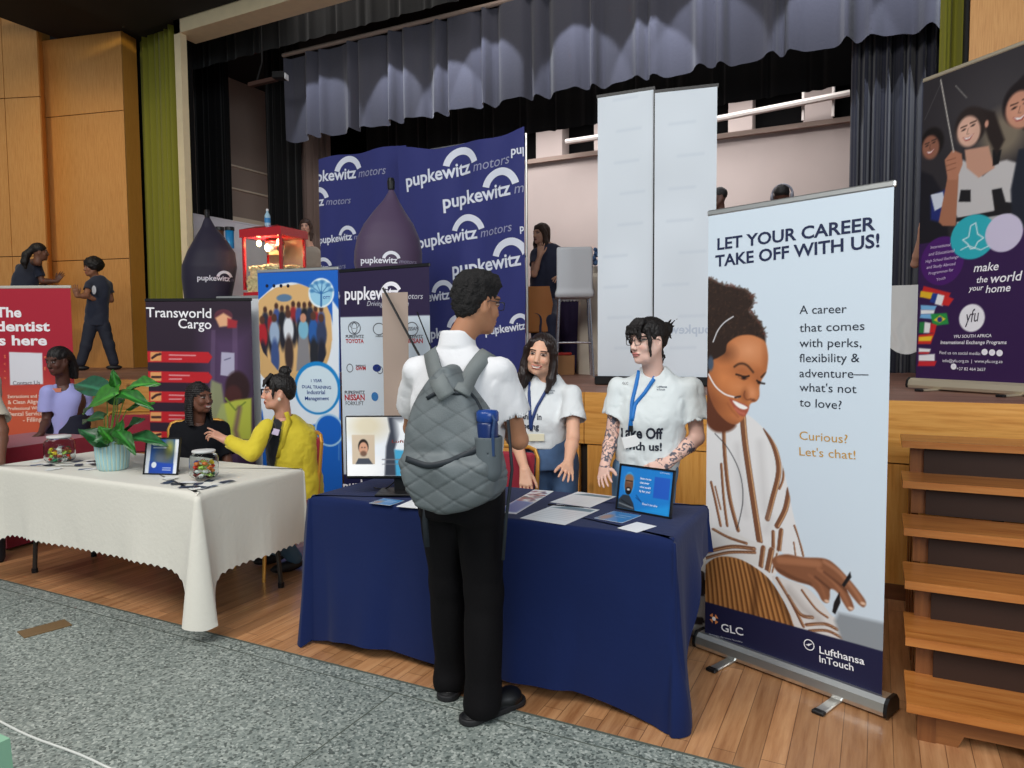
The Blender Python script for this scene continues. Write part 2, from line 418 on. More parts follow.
            q = np.stack([g(1, 1), g(0, 1), g(0, 0), g(1, 0)], -1); q[~fl] = q[~fl][:, ::-1]; Q.append(q)
        Q = np.concatenate(Q); return V, Q[(Q >= 0).all(1)]
def _pchip(x, y, q):
    i = np.clip(np.searchsorted(x, q)-1, 0, len(x)-2); h = x[i+1]-x[i]; t = np.clip((q-x[i])/h, 0, 1)
    d = np.gradient(y, x) if len(x) > 2 else np.full(len(x), (y[-1]-y[0])/(x[-1]-x[0]))
    a = t*t*t; b = t*t
    return (2*a-3*b+1)*y[i]+(a-2*b+t)*h*d[i]+(-2*a+3*b)*y[i+1]+(a-b)*h*d[i+1]
def skin_obj(name, solids, m, parent, col=None, world=True):
    """one mesh from one or more solids; col(P)->sRGB per vertex"""
    Vs, Fs, k = [], [], 0
    for s in (solids if isinstance(solids, (list, tuple)) else [solids]):
        V, F = s.net(); Vs.append(V); Fs.append(F+k); k += len(V)
    V = np.concatenate(Vs); F = np.concatenate(Fs); me = bpy.data.meshes.new(name); fillmesh(me, V, F)
    if col is not None: setcol(me, col(V) if callable(col) else np.ones((len(V), 3))*np.array(col, float))
    return link(name, me, m, parent, world=world, smooth=True)
def bvh_of(o):
    M = wmx(o); return BVHTree.FromPolygons([M @ v.co for v in o.data.vertices], [tuple(p.vertices) for p in o.data.polygons])
def drape(bv, p, d, off=.002):
    """first surface met from p along d"""
    d = Vector(d).normalized(); h = bv.ray_cast(Vector(p)-d*.5, d)
    if h[0] is None: return None
    return h[0]-d*off
# ================================================================ the setting
STG = 1.15; FY = 4.59; PY = 6.8
def pine(ax): return woodmat('pine_'+ax, [(196, 128, 52), (222, 158, 76), (234, 176, 96)], .42, ax, 2.2, 16, knots=2.6)
veneer = woodmat('veneer', [(186, 124, 58), (206, 146, 78), (216, 160, 92)], .45, 'Z', 5, 30)
M_black = mat('black_and_unlit', (14, 13, 14), .8)
M_dark = mat('dark_gap', (28, 18, 12), .8)
M_blackcloth = mat('black_drape', (7, 7, 9), .95, sheen=.2, bump=.2, bscale=40)
M_cream = mat('cream_paint', (226, 208, 170), .55, bump=.05, var=.04)
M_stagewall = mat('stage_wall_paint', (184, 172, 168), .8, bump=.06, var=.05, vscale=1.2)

# terrazzo
def terrazzo():
    M = bpy.data.materials.new('terrazzo'); M.use_nodes = True; nt = M.node_tree; L = nt.links.new; b = nt.nodes['Principled BSDF']
    tc = nt.nodes.new('ShaderNodeTexCoord'); o = None
    def vor(sc, seed):
        v = nt.nodes.new('ShaderNodeTexVoronoi'); v.inputs['Scale'].default_value = sc
        mp = nt.nodes.new('ShaderNodeMapping'); mp.inputs['Location'].default_value = (seed, seed*.7, 0)
        L(tc.outputs['Object'], mp.inputs[0]); L(mp.outputs[0], v.inputs['Vector'])
        s = nt.nodes.new('ShaderNodeSeparateColor'); L(v.outputs['Color'], s.inputs[0]); return s.outputs[0]
    cr = nt.nodes.new('ShaderNodeValToRGB'); cr.color_ramp.interpolation = 'CONSTANT'; e = cr.color_ramp.elements
    e[0].position = 0; e[0].color = (*lin((84, 92, 88)), 1); e[1].position = .13; e[1].color = (*lin((120, 129, 124)), 1)
    for p, c in ((.36, (136, 144, 138)), (.66, (156, 163, 156)), (.88, (178, 184, 177)), (.95, (98, 104, 100))):
        q = e.new(p); q.color = (*lin(c), 1)
    L(vor(105, 0), cr.inputs[0])
    n = nt.nodes.new('ShaderNodeTexNoise'); n.inputs['Scale'].default_value = 1.1; L(tc.outputs['Object'], n.inputs['Vector'])
    mr = nt.nodes.new('ShaderNodeMapRange'); mr.inputs[1].default_value = .3; mr.inputs[2].default_value = .7; mr.inputs[3].default_value = .90; mr.inputs[4].default_value = 1.05
    L(n.outputs['Fac'], mr.inputs[0]); sc = nt.nodes.new('ShaderNodeVectorMath'); sc.operation = 'SCALE'
    L(cr.outputs[0], sc.inputs[0]); L(mr.outputs[0], sc.inputs['Scale']); L(sc.outputs[0], b.inputs['Base Color'])
    b.inputs['Roughness'].default_value = .42; return M
TB = 2.526
struct(MB().box2((-16, -4, -.12), (6, TB, 0)).build('floor', terrazzo()))
jm = mat('floor_joint', (86, 92, 84), .6)
j = MB(); j.box2((-16, TB-.105, 0), (6, TB-.099, .0006)); j.box2((-16, TB-.012, 0), (6, TB, .0008))
for x in (atZ(366, 714, 0).x, atZ(366, 714, 0).x-2.6): j.box2((x-.003, -4, 0), (x+.003, TB-.105, .0006))
struct(j.build('floor_joints', jm))
parq = woodmat('parquet', [(156, 106, 68), (184, 134, 92), (204, 156, 112)], .3, 'Y', 2.2, 14, plank=(1.1, .085), coat=.15, gap=.0015)
struct(MB().box2((-16, TB, -.12), (6, FY+.2, 0)).build('floor_wood', parq))
# brass cover and rope on the terrazzo
p = atZ(45, 629, 0)
tag(MB().box((p.x, p.y, .003), (.12, .22, .006), R(-14), bev=.001).build('floor_cover_plate', mat('old_brass', (140, 112, 78), .5, .5)),
    'small brown floor cover plate set in grey terrazzo', 'cover plate')
a, b = atZ(-40, 706, 0), atZ(104, 768, 0)
tag(MB().tube([a+(b-a)*t+Vector((0, .006*math.sin(9*t), .006)) for t in np.linspace(0, 1, 14)]+[b+(b-a)*.3+Vector((0, 0, .006))], .0045, 6).build('floor_rope', mat('floor_rope', (214, 216, 210), .7)),
    'thin white cord lying across the grey terrazzo floor', 'cord')

# stage body: front faced with pine panels
sf = woodmat('stage_boards', [(120, 82, 68), (146, 104, 88), (160, 120, 104)], .5, 'X', 2, 16, plank=(2.4, .11))
struct(MB().box2((-16, FY+.02, STG-.04), (6, 11.2, STG)).build('floor_stage', sf))
struct(MB().box2((-16, FY+.04, 0), (6, FY+.1, STG-.04)).build('wall_stage_front', M_dark))
x = -16.0; up = MB(); xs = [atY(584, 420, FY).x]
while xs[-1] > -15: xs.append(xs[-1]-2.45)
xs = xs[::-1]+[xs[0]+1.35, xs[0]+3.0, 6]
for i in range(len(xs)-1):
    struct(MB().box2((xs[i]+.003, FY, .793), (xs[i+1]-.003, FY+.04, STG-.002)).build('trim_%d' % (i+1), pine('X')))
xl = atY(583, 470, FY).x; k = 0; xx = xl-1.2*11
lo = []
while xx < 5.5:
    lo.append((xx+.03, xx+1.17)); xx += 1.2; k += 1
for i, (a, b) in enumerate(lo):
    mb = MB().box2((a, FY+.006, .05), (b, FY+.04, .785)); struct(mb.build('wall_panel_%d' % (i+1), pine('Z')))
struct(MB().box2((-16, FY-.002, 0), (6, FY+.03, .09)).build('baseboard_stage', woodmat('base_wood', [(104, 62, 34), (124, 76, 44)], .5, 'X')))

# wooden steps up to the stage
st = thing('wooden_steps', 'wide varnished pine steps with open risers leading up to the stage', 'steps', (.13, 3.0, 0))
tm = woodmat('tread_wood', [(150, 86, 34), (178, 110, 50), (196, 130, 66)], .33, 'X', 2, 14, knots=2.4, coat=.25)
sm = woodmat('stringer_wood', [(112, 66, 34), (138, 86, 46)], .45, 'Z')
fr = [2.925, 3.147, 3.345, 3.594, 3.86, 4.079]; rise = STG/7
for i, y in enumerate(fr):
    z = rise*(i+1)
    MB().box2((.125, y, z-.034), (2.1, y+.30, z)).build('tread', tm, st, True)
    yb = y+.07
    MB().box2((.165, yb, 0 if i == 0 else z-rise), (.225, yb+.07, z-.034)).build('post', sm, st, True)
    if i:
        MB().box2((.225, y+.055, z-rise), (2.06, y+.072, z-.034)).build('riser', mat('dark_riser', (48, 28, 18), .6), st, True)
poly = [(.2, 0), (2.1, 0), (2.1, rise-.034), (.165+.06, rise-.034), (.165+.06, 0)]
a0 = .165+.13; b0 = a0+.24
pk = MB().prism([(.225, 0), (a0, 0), (a0+.02, .045), (b0-.02, .045), (b0, 0), (2.1, 0), (2.1, rise-.034), (.225, rise-.034)], fr[0]+.075, fr[0]+.10)
pk.build('kick_board', woodmat('kick_wood', [(126, 78, 40), (152, 98, 54)], .45, 'X'), st, True)
for sy in (0,):
    mb = MB()
    for i, y in enumerate(fr[1:]): mb.box2((.17, y+.15, 0), (.2, y+.30, rise*(i+2)-.034))
    mb.build('side_board', sm, st, True)

# proscenium
struct(MB().box2((-8.56, PY, 5.68), (6, PY+.35, 5.96)).build('trim_beam', M_cream))
struct(MB().box2((-8.56, PY, STG), (-8.44, PY+.1, 5.9)).build('trim_column', M_cream))
struct(MB().box2((-9.3, PY-2.8, 5.85), (6, PY-.02, 6.0)).build('ceiling', M_black))  # hall soffit lies unlit; that shade is put into its black colour
r2 = atY(44, 200, 6.4)
struct(MB().box2((r2.x+.02, 5.5, 6.05), (-9.3, 7.6, 6.2)).build('ceiling_wing', M_black))
struct(MB().box2((-9.6, PY-.02, 5.965), (6, PY+.1, 7.5)).build('wall_above_beam', M_black))
struct(MB().box2((-9.6, PY+.1, 5.96), (6, PY+.3, 7.5)).build('wall_above_stage', M_black))
struct(MB().box2((-16, PY+.75, STG), (-9.25, PY+.85, 7.5)).build('wall_behind_curtain', M_black))
struct(MB().box2((-13, PY+.35, 6.35), (6, 11.4, 6.45)).build('ceiling_stage', M_black))

def splay(name, px0, px1, Y1, ang, h0, seams, vx=None, ret=None, n=0):
    """a wood-veneered splayed wall leaf: right edge at pixel column px1 at depth Y1"""
    r = atY(px1, 200, Y1); d = Vector((-math.cos(ang), -math.sin(ang), 0)); w = 4.2
    a0 = math.atan2(d.y, d.x); nrm = Vector((d.y, -d.x, 0)); nrm = nrm if nrm.y < 0 else -nrm
    for t in (0,):
        pass
    return r, d, nrm
# leaf nearest the curtain
def leaf(n, r, d, w, joints, seams, ret, top=6.1, z0=STG):
    nrm = Vector((d.y, -d.x, 0)); nrm = nrm if nrm.y < 0 else -nrm
    edges = [0]+joints+[w]; zs = [z0]+seams+[top]; g = .006
    back = MB()
    P = lambda s, z, o: r+d*s+nrm*o+Vector((0, 0, z-r.z))
    q = [P(0, z0, -.03), P(w, z0, -.03), P(w, top, -.03), P(0, top, -.03)]
    back.add(q, [(0, 1, 2, 3)]); struct(back.build('wall_splay_back_%d' % n, M_dark))
    k = 1
    for i in range(len(edges)-1):
        for j in range(len(zs)-1):
            s0, s1, za, zb = edges[i]+(g if i else 0), edges[i+1]-g, zs[j]+g*(j > 0), zs[j+1]-g
            m = MB(); pts = [P(s0, za, 0), P(s1, za, 0), P(s1, zb, 0), P(s0, zb, 0), P(s0, za, -.03), P(s1, za, -.03), P(s1, zb, -.03), P(s0, zb, -.03)]
            m.add(pts, [(0, 1, 2, 3), (0, 4, 5, 1), (1, 5, 6, 2), (2, 6, 7, 3), (3, 7, 4, 0)])
            struct(m.build('wall_splay_%d_panel_%d' % (n, k), veneer)); k += 1
    if ret:
        m = MB(); e = r+Vector(ret); m.add([(r.x, r.y, z0), (e.x, e.y, z0), (e.x, e.y, top), (r.x, r.y, top)], [(0, 1, 2, 3)])
        struct(m.build('wall_splay_%d_return' % n, woodmat('veneer_lit_edge', [(206, 138, 58), (224, 158, 74)], .4, 'Z', 5, 30)))  # return face: the warm light on it is put into a brighter veneer
A = R(13.6)
r1 = atY(127, 200, 6.95); q1 = atY(142, 200, 7.25); leaf(1, r1, Vector((-math.cos(A), -math.sin(A), 0)), 1.75, [1.42], [atY(90, 260, 6.8).z, atY(90, 113, 6.8).z], (q1.x-r1.x, q1.y-r1.y, 0), top=6.05)
r2 = atY(44, 200, 6.4); q2 = atY(57, 200, 6.95); leaf(2, r2, Vector((-math.cos(R(20)), -math.sin(R(20)), 0)), 3.0, [.56, 1.9], [atY(30, 256, 6.3).z, atY(30, 95, 6.3).z], (q2.x-r2.x, q2.y-r2.y, 0), top=8)
r3 = atY(968, 60, 6.7); leaf(3, Vector((r3.x+2.6, r3.y, 1.2)), Vector((-1, 0, 0)), 2.6, [1.3], [3.1], None, top=6.1)
struct(MB().box2((r3.x-.02, 6.72, STG), (r3.x+.0, 7.1, 6.1)).build('wall_splay_3_return', M_black))

# curtains
def drapery(name, p0, p1, z0, z1, folds, amp, m, label, cat, seed=1, group=None, hem=0, flare=.3, n=None, bunch=.0):
    p0 = Vector((p0[0], p0[1], 0)); p1 = Vector((p1[0], p1[1], 0)); L = (p1-p0).length; t = (p1-p0)/L; nr = Vector((t.y, -t.x, 0))
    rg = np.random.default_rng(seed); ph = rg.uniform(0, 6.28, 6); fr_ = [folds, folds*1.73, folds*.53, folds*2.9]
    def fn(u, v):
        k = 1+flare*(1-v)
        uu = u+.012*math.sin(fr_[2]*6.28*u+ph[4])
        w = math.sin(6.28*fr_[0]*uu+ph[0]); w = math.copysign(abs(w)**.7, w)
        o = amp*k*(w+.35*math.sin(6.28*fr_[1]*uu+ph[1]+v)+.5*math.sin(6.28*fr_[2]*uu+ph[2])+.12*math.sin(6.28*fr_[3]*uu+ph[3]+2*v))
        z = z0+(z1-z0)*v
        if hem and v == 0: z += hem*math.sin(6.28*fr_[0]*uu+ph[0])
        p = p0+t*(u*L)+nr*o; return (p.x, p.y, z)
    o = MB().grid(fn, n or int(folds*14), 16).build(name, m, smooth=True)
    if label: tag(o, label, cat, group)
    return o
G = mat('green_velvet', (124, 122, 26), .8, sheen=.2, bump=.1, bscale=50)
drapery('stage_curtain', (-10.0, 7.36), (-8.60, 6.98), STG, 6.08, 8, .045, G, 'olive green velvet stage curtain hanging beside the cream column', 'curtain', 3)
drapery('stage_curtain', (.42, 6.95), (.62, 7.0), STG, 6.08, 2, .03, G, 'narrow strip of green curtain above the purple banner at right', 'curtain', 5)
V = mat('midnight_cloth', (62, 62, 74), .85, sheen=.3, bump=.25, bscale=30)
vl = thing('stage_valance', 'long dark blue gathered valance hanging across the top of the stage', 'valance', (-3.4, 8, 5.6))
o = drapery('valance_cloth', (-7.75, 8.0), (1.4, 8.0), 4.44, 5.62, 25, .04, V, None, None, 11, hem=.02)
o.parent = vl; o.matrix_parent_inverse = Matrix.Translation((3.4, -8, -5.6))
mb = MB()
def hemf(u, v):
    ph = np.random.default_rng(11).uniform(0, 6.28, 6)
    return (-7.6+8.95*u, 7.96+.02*math.sin(150*u)-.02*v, 4.44+.05*v+.015*math.sin(90*u))
tag(MB().tube([(-7.75, 7.98, 5.66), (1.6, 7.98, 5.60)], .03, 10).build('curtain_rail', mat('rail_paint', (150, 130, 118), .5)), 'long pale rail along the top edge of the dark blue valance', 'rail')
# black borders and legs
def blk(name, *a, **k): return drapery(name, *a, **k)
blk('black_border', (-9.9, 7.75), (-4.6, 7.72), 5.655, 6.34, 20, .012, M_blackcloth, 'black border cloth hanging just behind the cream beam', 'border cloth', 12, flare=.1)
blk('black_border', (-7.3, 9.3), (1.5, 9.3), 4.42, 6.34, 30, .02, M_blackcloth, 'black border cloth showing below the hem of the blue valance', 'border cloth', 13, flare=.1)
a, b = atY(190, 150, 8.8), atY(229, 150, 8.8)
blk('black_leg_curtain', (a.x, 8.8), (b.x, 8.8), STG, 6.3, 6, .02, M_blackcloth, 'black leg curtain hanging in the stage wing behind the red popcorn machine', 'curtain', 14)
a, b = atY(266, 150, 8.9), atY(300, 150, 8.9)
blk('black_leg_curtain', (a.x, 8.9), (b.x, 8.9), STG, 6.3, 5, .02, M_blackcloth, 'black leg curtain hanging between the bare wing wall and a brown curtain', 'curtain', 15)
a, b = atY(296, 150, 9.0), atY(325, 150, 9.0)
blk('brown_curtain', (a.x, 9.0), (b.x+.1, 9.0), STG, 5.6, 5, .02, mat('brown_cloth', (126, 106, 98), .9), 'grey brown curtain hanging behind the left edge of the blue backdrop', 'curtain', 16)
a, b = atY(849, 150, 7.9), atY(940, 150, 7.9)
blk('black_leg_curtain', (a.x*1.03, 8.3), (b.x*1.03, 8.3), STG, 6.3, 8, .045, mat('navy_drape', (34, 36, 52), .8, sheen=.3), 'very dark blue leg curtain at the right side of the stage', 'curtain', 17)

# back wall of the stage with a ledge, piers and dark windows
BY = 11.0
struct(MB().box2((-13, BY, STG), (6, BY+.2, 4.45)).build('wall_back', M_stagewall))
struct(MB().box2((-13, BY-.08, 4.45), (6, BY+.25, 4.52)).build('trim_ledge', mat('ledge_paint', (150, 132, 122), .7)))
struct(MB().box2((-13, BY+.3, 4.4), (6, BY+.4, 6.5)).build('window_1', mat('dark_glass', (8, 8, 10), .7, spec=.1)))
piers = [(-5.22, -4.78), (-4.12, -3.5), (-2.75, -2.3), (-1.42, -1.08), (-.98+.55, .25), (.9, 1.5), (-6.6, -6.2)]
for i, (px0, px1) in enumerate(((536, 562), (594, 604), (728, 752), (803, 832))):
    a, b = atY(px0, 140, BY), atY(px1, 140, BY)
    struct(MB().box2((a.x, BY, 4.5), (b.x, BY+.3, 6.3)).build('trim_pier_%d' % (i+1), M_stagewall))
pw = mat('pipe_paint', (206, 200, 196), .5)
tag(MB().tube([atY(566, 142, BY-.3), atY(640, 131, BY-.3), atY(717, 119, BY-.32), atY(850, 93, BY-.32)], .045, 8).build('white_pipe', pw), 'white pipe running along the wall above the ledge at the back of the stage', 'pipe')
for px in (803, 833):
    a = atY(px, 120, BY-.25)
    tag(MB().tube([(a.x, a.y, 4.5), (a.x, a.y, 6.2)], .02, 6).build('steel_rod', pw), 'thin upright rod %s the window piers at the back of the stage' % ('left of' if px == 803 else 'right of'), 'rod')
# left side wall of the wing
SX = atY(232, 165, 9.6).x
struct(MB().box2((-13, BY-.01, STG), (SX, BY+.2, 6.5)).build('wall_back_wing', M_stagewall))
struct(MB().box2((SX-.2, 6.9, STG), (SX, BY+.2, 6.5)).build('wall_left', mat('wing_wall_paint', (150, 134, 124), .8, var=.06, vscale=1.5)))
for i, (y, t) in enumerate(((165, .03), (188, .03), (217, .16))):
    z = atY(232, y, 9.6).z; struct(MB().box2((SX, 9.0, z-t), (SX+.05, BY, z)).build('trim_%d' % (20+i), mat('ledge_light', (214, 200, 180), .6)))
# stage lamp on a bar
lp = thing('stage_lamp', 'small stage lamp fixed to a dark bar near the left end of the valance', 'lamp', atY(268, 78, 7.4))
MB().tube([atY(256, 84, 7.4), atY(262, 62, 7.4), (atY(262, 62, 7.4).x, 7.4, 6.35)], .012, 6).build('hanger', M_black, lp, True)
MB().box(atY(263, 82, 7.4), (.5, .07, .05), R(0)).build('bar', mat('rust_bar', (70, 46, 38), .6), lp, True)
MB().box(atY(280, 76, 7.4), (.16, .14, .08), R(20)).build('housing', M_black, lp, True)
MB().box(atY(286.5, 77, 7.33), (.012, .1, .075), R(20)).build('lens', mat('lamp_face', (214, 214, 216), .3), lp, True)
# ================================================================ banners
PRINT = vcmat('banner_print', .55, spec=.35)
ALU = mat('brushed_aluminium', (214, 214, 210), .32, .9)
ALUP = mat('pale_aluminium', (206, 202, 190), .45, .4)
BLK = mat('black_plastic', (16, 16, 18), .4)
INK = {}
def ink(c):
    k = 'ink_%02x%02x%02x' % tuple(c)
    return mat(k, c, .55, spec=.35)
class Sheet:
    """a standing banner: local x runs along the print, z up, -y faces the reader"""
    def __init__(s, name, label, cat, Lp, Rp, z0, zb, zt, base='roller', col=(230, 236, 240), rail=ALU, res=.005, group=None, pole=True):
        Lp, Rp = Vector((*Lp, 0)), Vector((*Rp, 0)); d = Rp-Lp; s.w = d.length; s.rot = math.atan2(d.y, d.x)
        s.o = Vector((Lp.x, Lp.y, z0)); s.ux = d.normalized(); s.n = Vector((s.ux.y, -s.ux.x, 0)); s.z0 = z0; s.zb, s.zt = zb, zt; s.h = zt-zb
        s.root = thing(name, label, cat, s.o, s.rot, group); s.cv = Canvas(s.w, s.h, res, col); w = s.w; T = zt-z0; B = zb-z0; s.B = B
        if base == 'roller':
            pr = [(-.052, .012), (-.058, .03), (-.05, .062), (-.03, .078), (.03, .078), (.055, .05), (.058, .012)]
            m = MB(); n = len(pr); m.v = [(-.025, p[0]-0, p[1]) for p in pr]+[(w+.025, p[0], p[1]) for p in pr]
            for i in range(n): j = (i+1) % n; m.f.append((i, n+i, n+j, j))
            m.build('cassette', rail, s.root)
            for x0 in (-.039, w+.025):
                m = MB(); k = len(m.v); m.v += [(x0, p[0]*1.1, p[1]*1.08-.002) for p in pr]+[(x0+.014, p[0]*1.1, p[1]*1.08-.002) for p in pr]
                m.f += [tuple(range(k, k+n)), tuple(range(k+2*n-1, k+n-1, -1))]+[(k+i, k+(i+1) % n, k+n+(i+1) % n, k+n+i) for i in range(n)]
                m.build('end_cap', BLK, s.root)
            for x in (w*.2, w*.8):
                f = MB().box((x, -.04, .007), (.045, .30, .012), bev=.004).build('foot', rail, s.root)
                MB().box((x, -.20, .008), (.05, .03, .016), bev=.004).build('foot_cap', BLK, f)
            y = -.012
        elif base == 'x':
            y = -.012
        else: y = -.012
        s.y = y
        if pole: MB().tube([(w/2, .02, 0.02), (w/2, .012, T)], .009, 8).build('pole', rail, s.root)
        if base != 'x':
            MB().box((w/2, y+.004, T+.004), (w+.012, .018, .026), bev=.005).build('top_rail', rail, s.root)
    def uv(s, x, y): # where the line of sight through a traced point of the photo meets the sheet
        d = ray(x, y); t = (s.o-CAM).dot(s.n)/d.dot(s.n); P = CAM+d*t
        return ((P-s.o).dot(s.ux), P.z-s.z0-s.B)
    def P(s, pts): return [s.uv(*p) for p in pts]
    def text(s, name, items, col, bold=.0, shear=0, h=None, hs=1, space=1):
        """items: (string, x0, y0, x1, y1) baseline ends"""
        for it in items:
            m = MB(); a = s.uv(it[1], it[2]); b = s.uv(it[3], it[4]); hh = it[5] if len(it) > 5 else h
            put(m, it[0], a[0], a[1]+s.B, math.hypot(b[0]-a[0], b[1]-a[1]), hs, bold, shear, b[0]-a[0], b[1]-a[1], s.y-.0015, space, h=hh)
            o = m.build(name, ink(col), s.root)
        return o
    def flat(s, name, pts, col, lay=1, uv=False):
        q = pts if uv else s.P(pts); m = MB(); m.add([(u, s.y-.0008*lay, v+s.B) for u, v in q], [tuple(range(len(q)))])
        return m.build(name, ink(col), s.root)
    def ring(s, m, c, r, wd, a0=0, a1=2*PI, n=28, lay=1.5, sy=1):
        k = len(m.v)
        for i in range(n+1):
            t = a0+(a1-a0)*i/n
            for q in (r-wd, r): m.v.append((c[0]+q*math.cos(t), s.y-.0008*lay, c[1]+s.B+q*math.sin(t)*sy))
        for i in range(n): m.f.append((k+2*i, k+2*i+1, k+2*i+3, k+2*i+2))
    def done(s, fn=None, name='print'):
        s.cv.v = s.cv.v+s.B; o = s.cv.build(name, PRINT, s.root, s.y, fn); s.cv.v = s.cv.v-s.B
        return o

# ---------------------------------------------------------------- the tall white career banner
Lb = Sheet('rollup_banner', 'tall white roll-up banner picturing a smiling woman in a headset and striped shirt', 'banner', (-.712, 3.468), (.052, 3.155), 0, .078, 2.09, res=.0036, col=(205, 217, 228))
c = Lb.cv
def smooth(pts, n=6, closed=True):
    q = []; N = len(pts); rng_ = range(N) if closed else range(N-1)
    for i in rng_:
        p0, p1, p2, p3 = [np.array(pts[k % N] if closed else pts[min(max(k, 0), N-1)], float) for k in (i-1, i, i+1, i+2)]
        for t in np.linspace(0, 1, n, endpoint=False): q.append(tuple(.5*((2*p1)+(-p0+p2)*t+(2*p0-5*p1+4*p2-p3)*t*t+(-p0+3*p1-3*p2+p3)*t**3)))
    if not closed: q.append(tuple(pts[-1]))
    return q
P = Lb.P
def PS(pts): return P(smooth(pts))
def PL(pts): return P(smooth(pts, 5, False))
U = lambda pts: [(700+x/4.8, 270+y/4.8) for x, y in pts]      # upper tracing
D = lambda pts: [(700+x/3.34, 410+y/3.34) for x, y in pts]    # lower tracing
hair = (46, 32, 26)
# shirt
sh = PS(D([(20, 60), (60, 40), (100, 50), (145, 8), (215, 58), (262, 125), (284, 200), (302, 275), (316, 345), (336, 425), (352, 488), (300, 490), (268, 470), (262, 540), (200, 600), (30, 560), (10, 300)]))
ms = c.poly(sh, (224, 222, 222)); cs = (124, 80, 56)
def stripe(pts, w, clip=ms, col=cs):
    q = P(smooth(D(pts), 5, False)); c.line(q, w, col, clip=clip); c.line([(u+w*.30, v) for u, v in q], w*.16, (222, 176, 130), clip=clip); c.line([(u-w*.5, v) for u, v in q], w*.10, (90, 56, 40), clip=clip)
for pts, w in (([(84, 45), (88, 150), (104, 290), (132, 400)], .019), ([(76, 180), (84, 290), (96, 385)], .013), ([(148, 20), (156, 110), (176, 250), (204, 436)], .030), ([(224, 62), (256, 130), (268, 205), (246, 300), (230, 362)], .024), ([(286, 180), (282, 230), (270, 262)], .010),
               ([(304, 262), (290, 330), (262, 386)], .024), ([(249, 405), (250, 475)], .016), ([(276, 400), (268, 472)], .020), ([(42, 240), (56, 300), (74, 385)], .013), ([(56, 255), (74, 330)], .008), ([(320, 385), (336, 430), (350, 486)], .009), ([(318, 440), (324, 484)], .006)): stripe(pts, w)
for pts in ([(205, 110), (214, 230), (222, 330)], [(130, 120), (140, 240), (158, 350)], [(240, 360), (226, 400)]): c.line(P(D(pts)), .03, (176, 172, 172), op=.35, clip=ms, soft=.02)
# crossing sleeve and cuff
sl = PS(D([(8, 430), (50, 392), (110, 404), (170, 432), (225, 448), (268, 474), (262, 510), (248, 545), (215, 528), (150, 500), (90, 490), (40, 505), (5, 520)])); m2 = c.poly(sl, (220, 217, 214))
for a, w in (([(48, 396), (100, 424), (160, 444)], .013), ([(20, 474), (110, 455), (186, 462)], .018), ([(20, 494), (100, 474), (188, 474)], .014), ([(216, 458), (208, 520)], .022), ([(244, 466), (230, 536)], .026), ([(262, 478), (246, 540)], .006)): stripe(a, w, m2)
# corduroy skirt
mk = c.poly(PS(D([(0, 560), (30, 510), (72, 488), (130, 494), (190, 525), (240, 568), (286, 640), (318, 712), (330, 760), (0, 760)])), (168, 112, 62))
for i in range(19):
    x = 6+i*14; pts = [(x, 480+i*2), (x+10+i*1.2, 600), (x+14+i*3.4, 740)]; c.line(PL(D(pts)), .009, (96, 58, 30), clip=mk, op=.8); c.line(PL(D([(a+7, b) for a, b in pts])), .006, (206, 150, 92), clip=mk, op=.6)
c.line(PL(D([(176, 520), (190, 580), (182, 690)])), .02, (80, 48, 26), op=.7, clip=mk, soft=.015); c.line(PL(D([(232, 566), (282, 650), (312, 720)])), .018, (64, 40, 24), op=.6, clip=mk, soft=.02)
# hanging shirt tail
mt = c.poly(PS(D([(246, 552), (300, 566), (360, 590), (410, 640), (440, 680), (462, 700), (490, 765), (420, 770), (330, 735), (300, 660), (262, 590)])), (214, 210, 208))
for a, w in (([(262, 560), (310, 640), (350, 720)], .014), ([(300, 620), (340, 680), (380, 690)], .016), ([(345, 600), (390, 660), (430, 690)], .010), ([(360, 715), (420, 712), (462, 730)], .014), ([(370, 735), (430, 735), (480, 760)], .012)): stripe(a, w, mt)
c.line(P(D([(300, 600), (350, 660), (400, 700)])), .03, (150, 142, 138), op=.5, clip=mt, soft=.02)
# grey block behind, lower right
c.poly(P([(840, 612), (893, 624), (893, 660), (846, 648), (836, 620)]), (140, 146, 152), soft=.01)
# hair
HP = PS(U([(20, 300), (20, 120), (24, 48), (50, 42), (75, 52), (130, 74), (172, 80), (222, 96), (256, 126), (262, 160), (243, 196), (272, 226), (302, 266), (320, 312), (320, 352), (300, 352), (250, 330), (190, 330), (160, 380), (150, 420), (90, 450), (60, 500), (30, 520)]))
c.poly(HP, hair, soft=.006); hm_ = c.mask(HP, .012); rg = np.random.default_rng(3)
for i in range(170):
    t = rg.uniform(0, 1); k = int(t*10); e = [(30, 36), (75, 50), (130, 72), (172, 78), (222, 94), (256, 124), (264, 158), (246, 196), (272, 226), (302, 266), (320, 312)]; a, b = np.array(e[k]), np.array(e[min(k+1, 10)]); f = t*10-k; q = a+(b-a)*f+rg.normal(0, 4, 2)
    u, v = Lb.uv(*U([q])[0]); c.line([(u, v), (u+rg.uniform(-.012, .012), v+rg.uniform(-.012, .012))], .004, (70+rg.uniform(-20, 30), 50, 40), op=.7, soft=.004)
for i in range(260):
    q = (rg.uniform(36, 300), rg.uniform(60, 330)); u, v = Lb.uv(*U([q])[0]); a = rg.uniform(0, 3); c.line([(u, v), (u+.012*math.cos(a), v+.012*math.sin(a))], .003, [(92, 64, 46), (24, 16, 14), (66, 46, 36)][i % 3], op=.5, clip=hm_, soft=.003)
